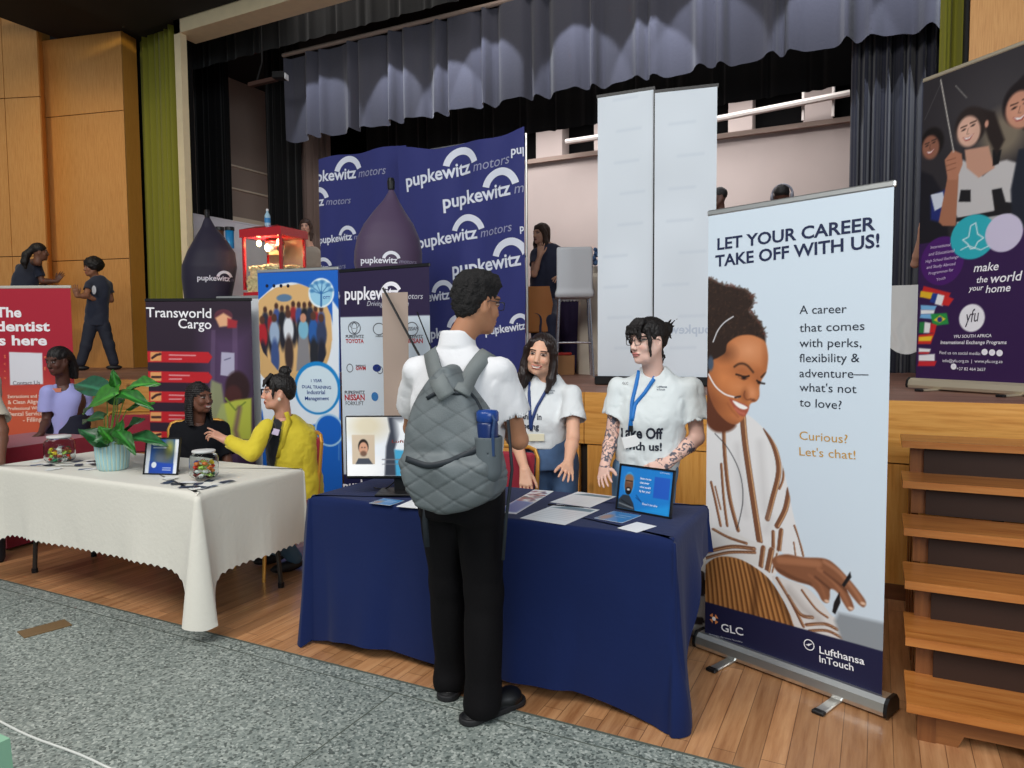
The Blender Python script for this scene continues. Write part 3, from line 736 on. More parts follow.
# neck and face
c.poly(PS(U([(30, 500), (80, 560), (120, 700), (180, 740), (140, 775), (70, 770), (30, 700)])), (96, 52, 34), soft=.008)
face = PS(U([(140, 352), (190, 318), (250, 312), (300, 330), (322, 352), (333, 410), (330, 460), (322, 495), (304, 525), (292, 560), (292, 600), (278, 628), (250, 640), (240, 664), (226, 690), (212, 716), (180, 738), (140, 728), (90, 680), (60, 620), (44, 560), (50, 500), (62, 440), (96, 420), (130, 396)]))
mf = c.poly(face, (186, 112, 66), soft=.004)
def dab(p, r, col, op, soft=.03, ang=0): c.ell(Lb.uv(*U([p])[0]), r, col, soft=soft, op=op, clip=mf, ang=ang)
dab((60, 640), (.06, .13), (112, 60, 36), .65, .06); dab((240, 385), (.065, .05), (226, 160, 118), .75, .05); dab((120, 520), (.05, .06), (222, 140, 84), .7, .05); dab((195, 560), (.03, .02), (226, 154, 104), .5, .03)
dab((258, 590), (.018, .026), (228, 158, 116), .7, .02); dab((130, 400), (.04, .03), (96, 56, 36), .7, .03); dab((325, 430), (.012, .07), (140, 80, 48), .5, .02); dab((205, 480), (.05, .02), (150, 86, 52), .55, .025)
dab((222, 600), (.012, .02), (120, 66, 40), .6, .015); dab((180, 735), (.06, .02), (130, 74, 46), .6, .02); dab((200, 712), (.03, .014), (214, 134, 92), .5, .02); dab((285, 520), (.02, .03), (140, 80, 50), .45, .02)
def fl(pts, w, col, op=1, **k): c.line(PL(U(pts)), w, col, op=op, clip=mf, **k)
fl([(172, 464), (190, 452), (212, 448), (236, 460), (262, 492)], .013, (52, 32, 22), .9, taper=[.4]+[1]*18+[.8, .3][:2], soft=.004) if False else fl([(172, 464), (190, 452), (212, 449), (236, 460), (262, 490)], .010, (60, 38, 26), .85, soft=.004)
fl([(302, 514), (314, 502), (326, 492)], .010, (60, 38, 26), .9, soft=.003)
fl([(180, 500), (200, 506), (220, 512), (242, 508)], .008, (34, 20, 16), .95, soft=.003); dab((218, 518), (.012, .008), (30, 18, 16), .95, .004); fl([(190, 512), (214, 526), (238, 520)], .004, (120, 66, 44), .7)
c.line(PL(U([(280, 530), (294, 540), (316, 545)])), .008, (34, 22, 18), soft=.003); dab((292, 540), (.009, .007), (30, 18, 16), .9, .004)
fl([(222, 582), (218, 604), (232, 622), (250, 618)], .006, (112, 60, 38), .8, soft=.004); dab((262, 624), (.011, .006), (80, 40, 28), .8, .005); fl([(268, 630), (284, 620), (290, 604)], .005, (130, 74, 48), .7)
c.poly(PS(U([(148, 616), (180, 628), (215, 640), (240, 656), (234, 684), (216, 702), (190, 690), (164, 652)])), (166, 84, 66), soft=.004)
c.poly(PS(U([(164, 626), (196, 638), (234, 658), (224, 668), (200, 664), (178, 648)])), (242, 238, 234), soft=.003); fl([(176, 664), (198, 682), (220, 690)], .010, (206, 118, 96), .7, soft=.005)
fl([(140, 640), (160, 672), (190, 704)], .006, (140, 76, 50), .6, soft=.006)
c.ell(Lb.uv(*U([(58, 448)])[0]), (.016, .034), (70, 84, 102), soft=.005); c.line(PL(U([(70, 345), (92, 292), (124, 252), (166, 224)])), .006, (206, 206, 210)); c.line(PL(U([(48, 500), (80, 556), (128, 596), (186, 612)])), .007, (236, 232, 232)); c.line(PL(U([(176, 611), (200, 606)])), .010, (70, 50, 44))
c.line(PL(D([(55, 78), (100, 130), (138, 210), (148, 300), (130, 392)])), .0045, (40, 40, 44), .85)
# hand and pen
mh = c.poly(PS(D([(246, 496), (290, 480), (350, 490), (420, 494), (458, 516), (500, 560), (536, 604), (558, 638), (552, 656), (536, 648), (510, 618), (496, 600), (512, 636), (518, 660), (502, 668), (482, 640), (462, 606), (440, 596), (438, 622), (430, 642), (412, 634), (396, 606), (372, 584), (330, 572), (290, 556), (258, 532)])), (134, 86, 60), soft=.004)
for a, w, cc, o in (([(270, 500), (340, 506), (400, 512)], .030, (176, 118, 84), .7), ([(420, 505), (470, 540), (520, 600), (545, 640)], .014, (186, 130, 98), .7), ([(400, 530), (440, 560), (480, 610), (502, 655)], .014, (170, 112, 80), .7), ([(370, 550), (405, 580), (425, 630)], .012, (160, 104, 74), .6), ([(420, 540), (470, 580), (496, 604)], .006, (70, 40, 28), .8), ([(390, 556), (432, 590), (440, 600)], .006, (70, 40, 28), .8), ([(262, 530), (320, 560), (372, 580)], .014, (84, 50, 34), .6)): c.line(PL(D(a)), w, cc, op=o, clip=mh, soft=.007)
for x, y in ((549, 644), (508, 660), (428, 636)): c.ell(Lb.uv(*D([(x, y)])[0]), (.010, .006), (222, 186, 160), soft=.003)
c.poly(P(D([(506, 538), (510, 556), (486, 590), (478, 582)])), (26, 22, 24)); c.poly(P(D([(470, 606), (474, 640), (456, 680), (446, 672), (452, 640)])), (26, 22, 24))
# blue foot
nb = P([(700, 599), (896, 654), (897, 712), (700, 650)]); nb = [(-.02, nb[0][1]), (Lb.w+.02, nb[1][1]), (Lb.w+.02, -.02), (-.02, -.02)]
c.poly(nb, (28, 29, 62))
Lb.done()
navy = (34, 42, 74)
Lb.text('headline', [('LET YOUR CAREER', 719, 250, 877, 230), ('TAKE OFF WITH US!', 717, 267, 881, 247)], navy, .022, h=.052)
Lb.text('body_text', [('A career', 801, 314, 848, 313), ('that comes', 801, 332, 866, 330), ('with perks,', 801, 347, 863, 347), ('flexibility &', 801, 362, 861, 362), ('adventure\u2014', 801, 377, 870, 378), ("what's not", 801, 391, 858, 393), ('to love?', 801, 406, 843, 409)], (44, 50, 62), .0, h=.036)
Lb.text('question_text', [('Curious?', 801, 439, 849, 443), ("Let's chat!", 801, 455, 857, 459)], (196, 150, 74), .0, h=.036)
Lb.text('company_name', [('GLC', 723, 630, 745, 635)], (236, 236, 240), .012, h=.036)
Lb.text('company_line', [('Business Services Namibia', 711, 623+11, 744, 642)], (200, 200, 210), .0, h=.007)
Lb.text('airline_name', [('Lufthansa', 821, 652, 866, 664), ('InTouch', 821, 661, 855, 670)], (236, 236, 240), .012, h=.03)
m = MB(); cc = Lb.uv(810.5, 644); Lb.ring(m, cc, .024, .004)
m.add([(cc[0]+a, Lb.y-.0014, cc[1]+Lb.B+b) for a, b in ((-.018, -.002), (-.002, -.006), (.016, .010), (.004, .006), (-.004, .004), (-.008, -.001))], [(0, 1, 2, 3, 4, 5)]); m.build('crane_emblem', ink((236, 236, 240)), Lb.root)
m = MB(); cc = Lb.uv(715.5, 618)
for k in range(4):
    a = PI/4+k*PI/2; m.add([(cc[0]+.026*math.cos(a+q)*r_, Lb.y-.0014, cc[1]+Lb.B+.026*math.sin(a+q)*r_) for q, r_ in ((-.45, 1), (.45, 1), (.2, .25), (-.2, .25))], [(0, 1, 2, 3)])
m.build('round_emblem', ink((222, 140, 82)), Lb.root)
m = MB(); Lb.ring(m, cc, .010, .01, lay=2); m.build('emblem_centre', ink((236, 236, 240)), Lb.root)
Lb.root.children  # feet stay under the banner

# ---------------------------------------------------------------- the purple exchange banner on the stage
YL = CAM+ray(919, 300)*4.92; YR = CAM+ray(1024, 300)*4.27; YR = YL+(YR-YL)*1.28
Yb = Sheet('rollup_banner', 'dark purple roll-up banner with smiling young people, flags and white writing', 'banner', (YL.x, YL.y), (YR.x, YR.y), STG, STG+.07, (CAM+ray(923, 86)*4.92).z, res=.006, col=(52, 26, 74), rail=mat('champagne_metal', (196, 184, 160), .4, .5))
c = Yb.cv; P = Yb.P
top = [(-.1, 3), (Yb.w+.1, 3)]; c.poly([(-.1, Yb.uv(930, 246)[1]), (-.1, 3), (1.2, 3), (1.2, Yb.uv(1020, 225)[1])], (46, 42, 46))
c.ell(Yb.uv(1000, 100), (.25, .2), (84, 80, 82), soft=.2, op=.5); c.ell(Yb.uv(1004, 135), (.14, .14), (124, 112, 96), soft=.06)
def head(p, r, skin, hairc, hr=None, ang=.25, smile=True, fr=0):
    u, v = Yb.uv(*p); c.ell((u+.01, v+.02), (r*1.12, r*1.32), hairc, soft=.01, ang=ang); c.ell((u, v-.01), (r*.82, r*1.08), skin, soft=.008, ang=ang)
    c.ell((u-.25*r, v-.1*r), (r*.4, r*.5), tuple(min(255, q*1.15) for q in skin), soft=.04, op=.6)
    for sx in (-.36, .3):
        c.ell((u+sx*r, v+.16*r+sx*.2*r), (r*.14, r*.06), (40, 28, 26), ang=ang); c.line([(u+(sx-.2)*r, v+.36*r+sx*.2*r), (u+(sx+.2)*r, v+.40*r+sx*.2*r)], .008, (60, 42, 36))
    c.line([(u-.03*r, v+.1*r), (u-.12*r, v-.25*r), (u+.02*r, v-.28*r)], .005, tuple(q*.7 for q in skin))
    if smile:
        c.poly([(u-.42*r, v-.42*r), (u, v-.52*r), (u+.38*r, v-.34*r), (u+.1*r, v-.72*r), (u-.2*r, v-.72*r)], (160, 70, 66)); c.poly([(u-.36*r, v-.45*r), (u, v-.53*r), (u+.32*r, v-.38*r), (u+.05*r, v-.63*r), (u-.18*r, v-.63*r)], (244, 240, 236))
c.poly(P([(920, 170), (934, 176), (948, 200), (950, 242), (918, 246)]), (24, 22, 30), soft=.01)
c.poly(P([(932, 196), (950, 188), (952, 212), (940, 222), (932, 220)]), (34, 44, 110), soft=.01)
c.poly(P([(932, 195), (944, 192), (947, 205), (936, 211)]), (206, 212, 226))
head((932, 146), .075, (140, 92, 74), (22, 16, 16))
c.poly(P([(958, 172), (964, 160), (976, 166), (984, 176), (1000, 162), (1008, 160), (1022, 164), (1022, 216), (962, 222), (956, 214)]), (196, 192, 192), soft=.008)
c.poly(P([(962, 190), (972, 190), (972, 202), (960, 202)]), (26, 24, 28)); c.poly(P([(993, 190), (1003, 188), (1007, 202), (1022, 204), (1022, 218), (996, 212)]), (26, 24, 28)); c.poly(P([(958, 218), (1022, 206), (1022, 216), (958, 228)]), (26, 24, 28))
c.poly(P([(958, 222), (1022, 212), (1022, 228), (958, 240)]), (176, 172, 174)); c.poly(P([(966, 150), (990, 146), (996, 168), (980, 178), (968, 168)]), (196, 148, 126), soft=.006); c.poly(P([(994, 150), (1003, 150), (1000, 164), (994, 166)]), (22, 20, 22))
c.poly(P([(980, 108), (996, 112), (1006, 140), (998, 156), (990, 140)]), (40, 30, 28), soft=.01)
head((970, 130), .092, (214, 170, 150), (44, 34, 32)); c.ell(Yb.uv(988, 124), (.012, .022), (206, 150, 130))
c.poly(P([(1016, 124), (1012, 90), (1024, 76), (1060, 60), (1060, 150)]), (30, 24, 28), soft=.01); head((1022, 108), .105, (196, 140, 116), (30, 22, 24)); c.poly(P([(1012, 190), (1020, 150), (1060, 140), (1060, 230), (1014, 236)]), (30, 34, 46), soft=.008)
c.poly(P([(950, 172), (960, 176), (957, 226), (944, 226), (940, 222)]), (166, 110, 84)); c.poly(P([(946, 160), (954, 150), (963, 154), (964, 164), (958, 180), (949, 180)]), (180, 122, 96), soft=.005)
for i in range(3): c.line(P([(948, 161+5*i), (957, 158+5*i)]), .004, (120, 74, 56))
c.line(P([(942, 80), (955, 152)]), .007, (206, 200, 192)); c.line(P([(957, 86), (968, 98)]), .003, (170, 166, 160)); c.line(P([(942, 84), (926, 120)]), .003, (90, 86, 88))
c.poly([(-.1, Yb.uv(930, 243)[1]), (-.1, -.1), (1.2, -.1), (1.2, Yb.uv(1020, 228)[1])], (52, 26, 74))
c.ell(Yb.uv(943, 261), (.155, .16), (74, 26, 104)); c.ell(Yb.uv(974, 237), (.15, .14), (46, 172, 186)); c.ell(Yb.uv(1005, 233), (.115, .115), (206, 198, 222))
c.line(P([(964, 240), (970, 237), (972, 226), (977, 223), (979, 234), (985, 238), (979, 242), (976, 248), (972, 249), (969, 244), (964, 240)]), .007, (226, 240, 244)); c.line(P([(962, 250), (970, 246), (982, 250), (990, 246)]), .006, (226, 240, 244))
# flags
F = [([(925, 286), (940, 290), (952, 293), (948, 302), (934, 300), (922, 296)], (196, 40, 40)), ([(922, 291), (936, 293), (932, 299), (921, 297)], (226, 180, 40)), ([(934, 293), (941, 294), (938, 304), (931, 302)], (34, 60, 140)), ([(939, 294), (947, 296), (944, 306), (936, 304)], (236, 236, 238)), ([(946, 295), (955, 299), (950, 306), (943, 305)], (208, 44, 44)),
     ([(922, 305), (938, 306), (936, 310), (922, 310)], (120, 180, 226)), ([(922, 310), (936, 310), (935, 314), (922, 314)], (236, 238, 240)), ([(922, 314), (935, 314), (934, 319), (921, 318)], (120, 180, 226)), ([(932, 314), (948, 313), (950, 324), (934, 326)], (40, 146, 70)), ([(935, 320), (941, 315.5), (947, 319), (941, 323)], (240, 208, 50)),
     ([(921, 322), (926, 322), (925, 333), (920, 333)], (40, 130, 66)), ([(926, 322), (932, 323), (931, 333), (925, 333)], (236, 236, 236)), ([(932, 323), (938, 325), (936, 333), (931, 333)], (206, 40, 44)), ([(920, 335), (936, 333), (932, 344), (919, 344)], (206, 50, 40)), ([(920, 337), (934, 336), (932, 341), (920, 341)], (240, 200, 50)), ([(920, 348), (932, 349), (931, 352), (920, 352)], (238, 238, 238)), ([(920, 352), (931, 352), (930, 354), (920, 354)], (206, 50, 50)),
     ([(920, 355), (936, 354), (936, 361), (920, 361)], (236, 236, 240)), ([(920, 361), (938, 361), (936, 366), (919, 366)], (200, 42, 52))]
for q, cc_ in F: c.poly(P(q), cc_)
c.ell(Yb.uv(941, 319.5), (.018, .018), (36, 56, 130)); c.ell(Yb.uv(973, 318), (.085, .088), (238, 236, 242))
Yb.done()
wh = (238, 236, 242)
Yb.text('slogan', [('make', 975, 272, 1000, 270), ('the', 978, 283, 989, 282), ('world', 992, 283, 1024, 280), ('your', 970, 291, 985, 290), ('home', 987, 293, 1012, 291)], wh, .012, .2)
Yb.text('programme_text', [('International', 932, 249, 952, 246), ('and Educational', 930, 256, 956, 252), ('High School Exchange', 927, 263, 960, 258), ('and Study Abroad', 928, 269, 957, 265), ('Programmes for', 930, 275, 955, 271), ('Youth', 938, 281, 947, 279)], (214, 196, 226), 0, .15)
Yb.text('emblem_script', [('yfu', 966, 323, 981, 321)], (50, 40, 60), 0, .35, hs=1.6)
Yb.text('organiser_text', [('YFU SOUTH AFRICA', 955, 338, 993, 337), ('International Exchange Programs', 942, 344, 1008, 344)], wh, .012, .1)
Yb.text('contact_text', [('Find us on social media:', 941, 354, 982, 355), ('info@yfu.org.za  |  www.yfu.org.za', 944, 362, 1004, 363), ('+27 82 464 2657', 958, 370, 987, 371)], wh, .0)
m = MB()
for x, y in ((986, 352), (993.5, 352.5), (1001, 353), (955, 366.5)): Yb.ring(m, Yb.uv(x, y), .020, .019)
m.build('social_icons', ink(wh), Yb.root)

# ---------------------------------------------------------------- banners of the booths in front of the stage
Tb = Sheet('rollup_banner', 'dark plum cargo banner picturing red bars and a boy in yellow', 'banner', (-5.354, 3.9), (-4.59, 4.3), 0, .08, 1.855, res=.006, col=(44, 30, 46), rail=BLK)
c = Tb.cv; P = Tb.P
c.poly(P([(207, 330), (252, 330), (252, 480), (200, 480)]), (84, 60, 96), soft=.12, op=.9); c.poly(P([(212, 330), (216, 330), (214, 480), (208, 480)]), (120, 96, 130), op=.4); c.poly(P([(233, 325), (238, 325), (238, 480), (232, 480)]), (120, 96, 130), op=.35)
c.poly([Tb.uv(222, 352), Tb.uv(235, 353), Tb.uv(235, 377), Tb.uv(221, 375)], (176, 172, 196)); c.line(P([(225, 360), (231, 358)]), .008, (90, 90, 120))
for i, y in enumerate((351, 371, 391, 411, 431, 451)):
    c.poly(P([(144, y), (209, y+1), (213, y+6), (209, y+12), (144, y+11)]), (190, 30, 40)); c.poly(P([(151, y+1), (162, y+1), (162, y+10), (151, y+10)]), (226, 160, 100))
    c.line(P([(153, y+7), (157, y+4), (161, y+3)]) if i % 2 == 0 else P([(153, y+6), (161, y+6)]), .02, (60, 34, 34))
    c.line(P([(170, y+4), (196 if i < 1 else 190, y+4.5)]), .010, (230, 190, 190), op=.8); c.line(P([(170, y+8), (182, y+8)]), .010, (230, 190, 190), op=.8)
# two clasped hands emblem
c.ell(Tb.uv(224, 316), (.075, .055), (92, 44, 58)); c.poly(P([(216, 318), (224, 313), (232, 318), (230, 326), (220, 327)]), (226, 170, 130), soft=.008); c.poly(P([(228, 318), (238, 321), (237, 328), (228, 328)]), (160, 40, 50), soft=.008)
# boy in yellow
c.ell(Tb.uv(238, 388), (.10, .14), (46, 24, 28), soft=.012); c.ell(Tb.uv(234, 396), (.07, .09), (70, 34, 34), soft=.012); c.poly(P([(222, 404), (236, 400), (252, 398), (252, 440), (226, 438), (216, 420)]), (176, 184, 70), soft=.01)
c.poly(P([(212, 380), (222, 384), (226, 410), (232, 440), (222, 440), (208, 410)]), (150, 160, 110), soft=.012, op=.8); c.line(P([(226, 398), (236, 410), (246, 402)]), .014, (120, 140, 50)); c.line(P([(240, 408), (236, 430), (240, 445)]), .03, (110, 78, 90), soft=.02)
Tb.done()
Tb.text('company_name', [('Transworld', 147, 317, 212, 318), ('Cargo', 179, 328, 212, 329)], (240, 238, 240), .01)
tag(Tb.root)
Wb = Sheet('rollup_banner', 'plain white roll-up banner half hidden behind the dark plum cargo banner', 'banner', (-5.03, 4.34), (-4.36, 4.5), 0, .08, 1.885, res=.03, col=(212, 216, 220)); Wb.done()

Ob = Sheet('rollup_banner', 'bright blue banner with a group photo, a round tree emblem and a training notice', 'banner', (-4.44, 4.24), (-3.72, 4.36), 0, .08, 2.07, res=.006, col=(22, 96, 190))
c = Ob.cv; P = Ob.P
c.poly(P([(258, 360), (270, 372), (262, 400), (270, 460), (340, 460), (340, 372), (332, 340), (258, 320)]), (222, 230, 238)); 
ph = c.ell(Ob.uv(290, 338), (.41, .44), (222, 226, 230)); mm = c.ell(Ob.uv(290, 338), (.385, .415), (206, 166, 110))
mm = mm*c.mask(P([(259, 276), (334, 276), (334, 372), (259, 372)]))
c.poly(P([(259, 270), (340, 270), (340, 290), (300, 281), (276, 285), (259, 300)]), (22, 96, 190)); c.poly(P([(258, 376), (282, 390), (268, 400), (258, 420)]), (222, 230, 238), soft=.01)
mm = c.mask(P([(260, 300), (276, 288), (300, 284), (322, 292), (332, 316), (333, 340), (324, 362), (306, 373), (280, 372), (264, 352), (259, 336)]))
c.mixm(mm, (214, 172, 116)); c.ell(Ob.uv(285, 298), (.07, .03), (90, 120, 150), clip=mm)
rg = np.random.default_rng(8)
def figp(x, y, s, top, bot, sk):
    u, v = Ob.uv(x, y); c.ell((u, v-.12*s), (.045*s, .10*s), top, clip=mm, soft=.008); c.poly([(u-.035*s, v-.19*s), (u+.035*s, v-.19*s), (u+.03*s, v-.42*s), (u-.03*s, v-.42*s)], bot) if False else c.ell((u, v-.3*s), (.038*s, .14*s), bot, clip=mm, soft=.008); c.ell((u, v), (.024*s, .032*s), sk, clip=mm, soft=.006)
for i in range(11): figp(266+i*5.6, 312+rg.uniform(-5, 3)-6*math.sin(i/10*PI), .75, [(40, 44, 60), (150, 40, 44), (60, 80, 140), (30, 30, 36)][i % 4], (34, 34, 44), (72, 44, 36))
for i, (x, y, tp, bt) in enumerate(((263, 320, (170, 34, 44), (36, 34, 50)), (275, 318, (150, 170, 196), (60, 80, 130)), (289, 314, (216, 220, 226), (60, 46, 44)), (314, 316, (40, 90, 160), (34, 36, 44)), (322, 318, (50, 60, 90), (30, 34, 50)))): figp(x, y, 1.05, tp, bt, (84, 52, 40))
u, v = Ob.uv(304, 318); c.poly([(u-.035, v-.04), (u+.035, v-.04), (u+.06, v-.42), (u-.075, v-.42)], (130, 128, 132), soft=.008); c.ell((u, v-.09), (.046, .075), (120, 176, 200), soft=.006); c.ell((u, v), (.028, .036), (196, 140, 112), soft=.005)
c.poly(P([(333, 300), (340, 310), (340, 372), (326, 372), (334, 345)]), (222, 230, 238), soft=.006)
c.ell(Ob.uv(322, 293), (.115, .115), (222, 234, 240)); c.ell(Ob.uv(322, 293), (.10, .10), (150, 200, 226))
c.line(P([(322, 306), (322, 292)]), .016, (40, 100, 160)); 
for q in ((312, 286), (317, 283), (323, 282), (329, 285), (332, 290), (313, 291)): c.line([Ob.uv(322, 294), Ob.uv(*q)], .006, (40, 100, 160)); c.ell(Ob.uv(*q), (.022, .014), (70, 130, 180), soft=.008)
c.ell(Ob.uv(318, 388), (.21, .21), (20, 130, 200)); c.ell(Ob.uv(318, 389), (.185, .185), (206, 224, 234)); c.poly(P([(262, 440), (330, 420), (340, 440), (340, 500), (262, 500)]), (22, 96, 190), soft=.01); c.ell(Ob.uv(330, 430), (.13, .13), (160, 200, 230)); c.ell(Ob.uv(330, 430), (.115, .115), (22, 96, 190))
Ob.done()
Ob.text('notice_text', [('1 YEAR', 312, 382, 323, 382), ('DUAL TRAINING', 303, 388, 332, 389), ('Industrial', 308, 394, 326, 394), ('Management', 306, 400, 330, 400)], (24, 60, 130), .015)
Ob.text('emblem_letters', [('OTT', 324, 299, 331, 299)], (30, 80, 160), .02)
Ob.text('company_letters', [('Pa', 262, 397, 271, 397)], (20, 24, 40), .02)
m = MB()
for i in range(4): Ob.ring(m, Ob.uv(268+i*7, 286), .014, .013)
m.build('social_icons', ink((16, 24, 50)), Ob.root)

Db = Sheet('rollup_banner', 'car dealer banner, plum above and white below, with rows of car makers emblems', 'banner', (-3.70, 4.36), (-2.85, 4.32), 0, .08, 2.045, res=.006, col=(205, 216, 226), rail=BLK)
c = Db.cv; P = Db.P; c.poly([(-.1, Db.uv(380, 316)[1]), (1, Db.uv(380, 317)[1]), (1, 3), (-.1, 3)], (44, 34, 66)); c.poly([(-.1, Db.uv(380, 478)[1]), (1, Db.uv(380, 478)[1]), (1, -1), (-.1, -1)], (28, 30, 70)); Db.done()
Db.text('company_name', [('pupkewitz', 346, 300, 400, 299)], wh, .02, hs=1.1); Db.text('company_word', [('motors', 404, 299, 424, 299)], (190, 190, 200), 0, .2); Db.text('slogan', [('Driving Excellence', 368, 306, 410, 306)], (190, 190, 200), 0, .3)
m = MB(); Db.ring(m, Db.uv(392, 296), .105, .03, .15*PI, .95*PI, sy=1.0); m.build('arch', ink(wh), Db.root)
g = (92, 96, 104)
m = MB(); q = Db.uv(355.5, 328); Db.ring(m, q, .064, .008, sy=.8); Db.ring(m, q, .030, .006, sy=1.5); Db.ring(m, (q[0], q[1]+.018), .045, .006, sy=.5)
q = Db.uv(380, 329); Db.ring(m, q, .058, .008, sy=.8); q = Db.uv(413, 329); Db.ring(m, q, .058, .008, sy=.9); put(m, 'NISSAN', q[0]-.06, q[1]+Db.B-.01, .12, 1, .02, y=Db.y-.0015)
q = Db.uv(351, 368); Db.ring(m, q, .034, .007); q = Db.uv(381, 370); Db.ring(m, q, .03, .006); m.build('maker_emblems', ink(g), Db.root)
m = MB(); q = Db.uv(376, 396.5); Db.ring(m, q, .034, .033); m.build('round_blue_emblem', ink((60, 120, 180)), Db.root)
m = MB(); q = Db.uv(378, 368); Db.ring(m, q, .04, .039, sy=.7); m.build('oval_blue_emblem', ink((30, 50, 120)), Db.root)
Db.text('dealer_text', [('PUPKEWITZ', 347, 338, 365, 338), ('PUPKEWITZ', 377, 337, 386, 337), ('PUPKEWITZ', 405, 338, 424, 338), ('PUPKEWITZ', 346, 394, 366, 394), ('PUPKEWITZ', 357, 366.5, 367, 366.5)], (60, 60, 66), .02)
Db.text('maker_names_red', [('TOYOTA', 347, 343, 365, 343), ('NISSAN', 407, 343, 424, 343), ('NISSAN', 346, 400, 366, 400), ('GWM', 357, 370, 367, 370)], (176, 40, 48), .03)
Db.text('maker_line', [('FORKLIFT', 347, 405, 365, 405)], (60, 60, 66), .0)
Db.text('foot_lettering', [('pupkewitz', 345, 491, 396, 489)], wh, .02)

dn = Vector((.764, .40, 0)).normalized()
Nb = Sheet('rollup_banner', 'red dentist banner with bold white writing behind the lilac scrubs', 'banner', (-6.35-.85*dn.x, 3.9-.85*dn.y), (-6.35, 3.9), 0, .08, 2.005, res=.006, col=(170, 36, 54), rail=ALUP)
c = Nb.cv; P = Nb.P; c.poly([(-.1, Nb.uv(40, 382)[1]), (2, Nb.uv(40, 382)[1]), (2, -1), (-.1, -1)], (206, 92, 62), soft=.2); c.poly(P([(10, 352), (43, 353), (44, 384), (11, 385)]), (222, 222, 228)); Nb.done()
Nb.text('headline', [('The', -3, 317, 22.5, 317, .085), ('dentist', -3, 331, 51, 331, .085), ('is here', -4, 345, 48, 345, .085)], (240, 236, 238), .03)
Nb.text('contact_text', [('Contact Us', 14, 385, 41, 384.5)], (60, 50, 60), .0)
Nb.text('side_text', [('S', 5, 358, 7, 358), ('C', 5, 365, 7, 365), ('A', 5, 372, 7, 372), ('N', 5, 379, 7, 379), ('M', 45, 358, 47, 358), ('E', 45, 370, 47, 370)], (226, 120, 80), .03)
Nb.text('services_text', [('Extractions and Consults', 9, 398, 56, 397), ('& Clean Aligners', 9, 404, 46, 403), ('Professional Whitening', 9, 410, 52, 409), ('Dental Services', 9, 416, 46, 415), ('- Fillings', 24, 422, 45, 421)], (240, 220, 200), .01)

# ---------------------------------------------------------------- two blue fabric backdrops with repeating arches and lettering
FAB = mat('royal_blue_fabric', (38, 44, 112), .7, sheen=.25, bump=.12, bscale=18)
GREYI = (150, 152, 180)
def backdrop(label, Lp, Rp, zt, logos, seed, lean=0):
    S = Sheet('fabric_backdrop', label, 'backdrop', Lp, Rp, STG, STG+.02, zt, base='x', res=.1, pole=False, group=None)
    rg = np.random.default_rng(seed); ph = rg.uniform(0, 6, 5)
    def wav(u, v): return .012*math.sin(7*u+2.2*v+ph[0])+.008*math.sin(13*u-3*v+ph[1])+.006*math.sin(21*u*(1.2-.2*v)+ph[2])
    def fn(a, b):
        u = a*S.w; v = b*S.h; top = .012*math.sin(9*u+ph[3])*b+(-.06*math.sin(PI*a)*b if lean else 0)
        return (u, -.02-wav(u, v), S.B+v+top)
    MB().grid(fn, 80, 70).build('fabric', FAB, S.root, smooth=True)
    fr = MB()
    for x in (.01, S.w-.01): fr.tube([(x, .03, 0), (x, .03, S.h-.02)], .012, 8)
    fr.tube([(.01, .03, S.h-.03), (S.w-.01, .03, S.h-.03)], .012, 8); fr.tube([(.01, .03, S.h*.5), (S.w-.01, .03, S.h*.5)], .012, 8)
    fr.box((.05, .03, .01), (.06, .5, .02)); fr.box((S.w-.05, .03, .01), (.06, .5, .02)); fr.build('frame', ALU, S.root)
    def put3(m, s_, a, b, bold, shear, h=None):
        q = MB(); A = S.uv(*a); B = S.uv(*b); put(q, s_, A[0], A[1]+S.B, math.hypot(B[0]-A[0], B[1]-A[1]), 1, bold, shear, B[0]-A[0], B[1]-A[1], 0, h=h)
        add(m, q)
    def add(m, q): # keep what lies on the cloth, lay it on the folds
        vs = [(min(max(x, .004), S.w-.004), -.0255-wav(min(max(x, 0), S.w), z-S.B), z) for x, y, z in q.v]
        keep = [f for f in q.f if max(q.v[i][0] for i in f) > .004 and min(q.v[i][0] for i in f) < S.w-.004]
        m.add(vs, keep)
    for (x0, y0, x1, y1) in logos: # baseline of the bold word
        m = MB(); put3(m, 'pupkewitz', (x0, y0), (x1, y1), .022, 0, h=None); g_ = m.build('lettering', ink((222, 226, 238)), S.root)
        L = x1-x0; dx, dy = (x1-x0)/L, (y1-y0)/L
        m = MB(); put3(m, 'motors', (x1+L*.05, y1+L*.05*dy), (x1+L*.62, y1+L*.62*dy), .0, .22); m.build('thin_lettering', ink(GREYI), S.root)
        A = S.uv(x0+L*.84, y0+L*.84*dy-L*.10); ww = abs(S.uv(x0+L, y0)[0]-S.uv(x0, y0)[0])*.27; q = MB(); S.ring(q, A, ww, ww*.34, .08*PI, .92*PI, 20, sy=1.0)
        if A[0]-ww < S.w: m = MB(); add(m, q); m.build('arch', ink((222, 226, 238)), S.root)
    return S
La = [(x, y, x+47, y-5) for x, y in ((301, 180), (290, 213), (312, 243), (300, 276))]
La = [(308, 184, 357, 184-7+1), (287, 210, 327, 206), (322, 244, 354, 240), (300, 275, 330, 271), (330, 300, 360, 296)]
backdrop('dark blue fabric backdrop with white arches and lettering, the left and farther one of the pair', (-5.62, 6.32), (-4.42, 6.30), 3.56, La, 1)
Lr = [(408, 188, 472, 173), (445, 209, 513, 195), (420, 249, 478, 238), (455, 276, 523, 265), (405, 300, 452, 296), (493, 333, 529, 327), (513, 155, 560, 146), (490, 340-35, 520, 300), (425, 330, 470, 325), (519, 213+17, 560, 222)]
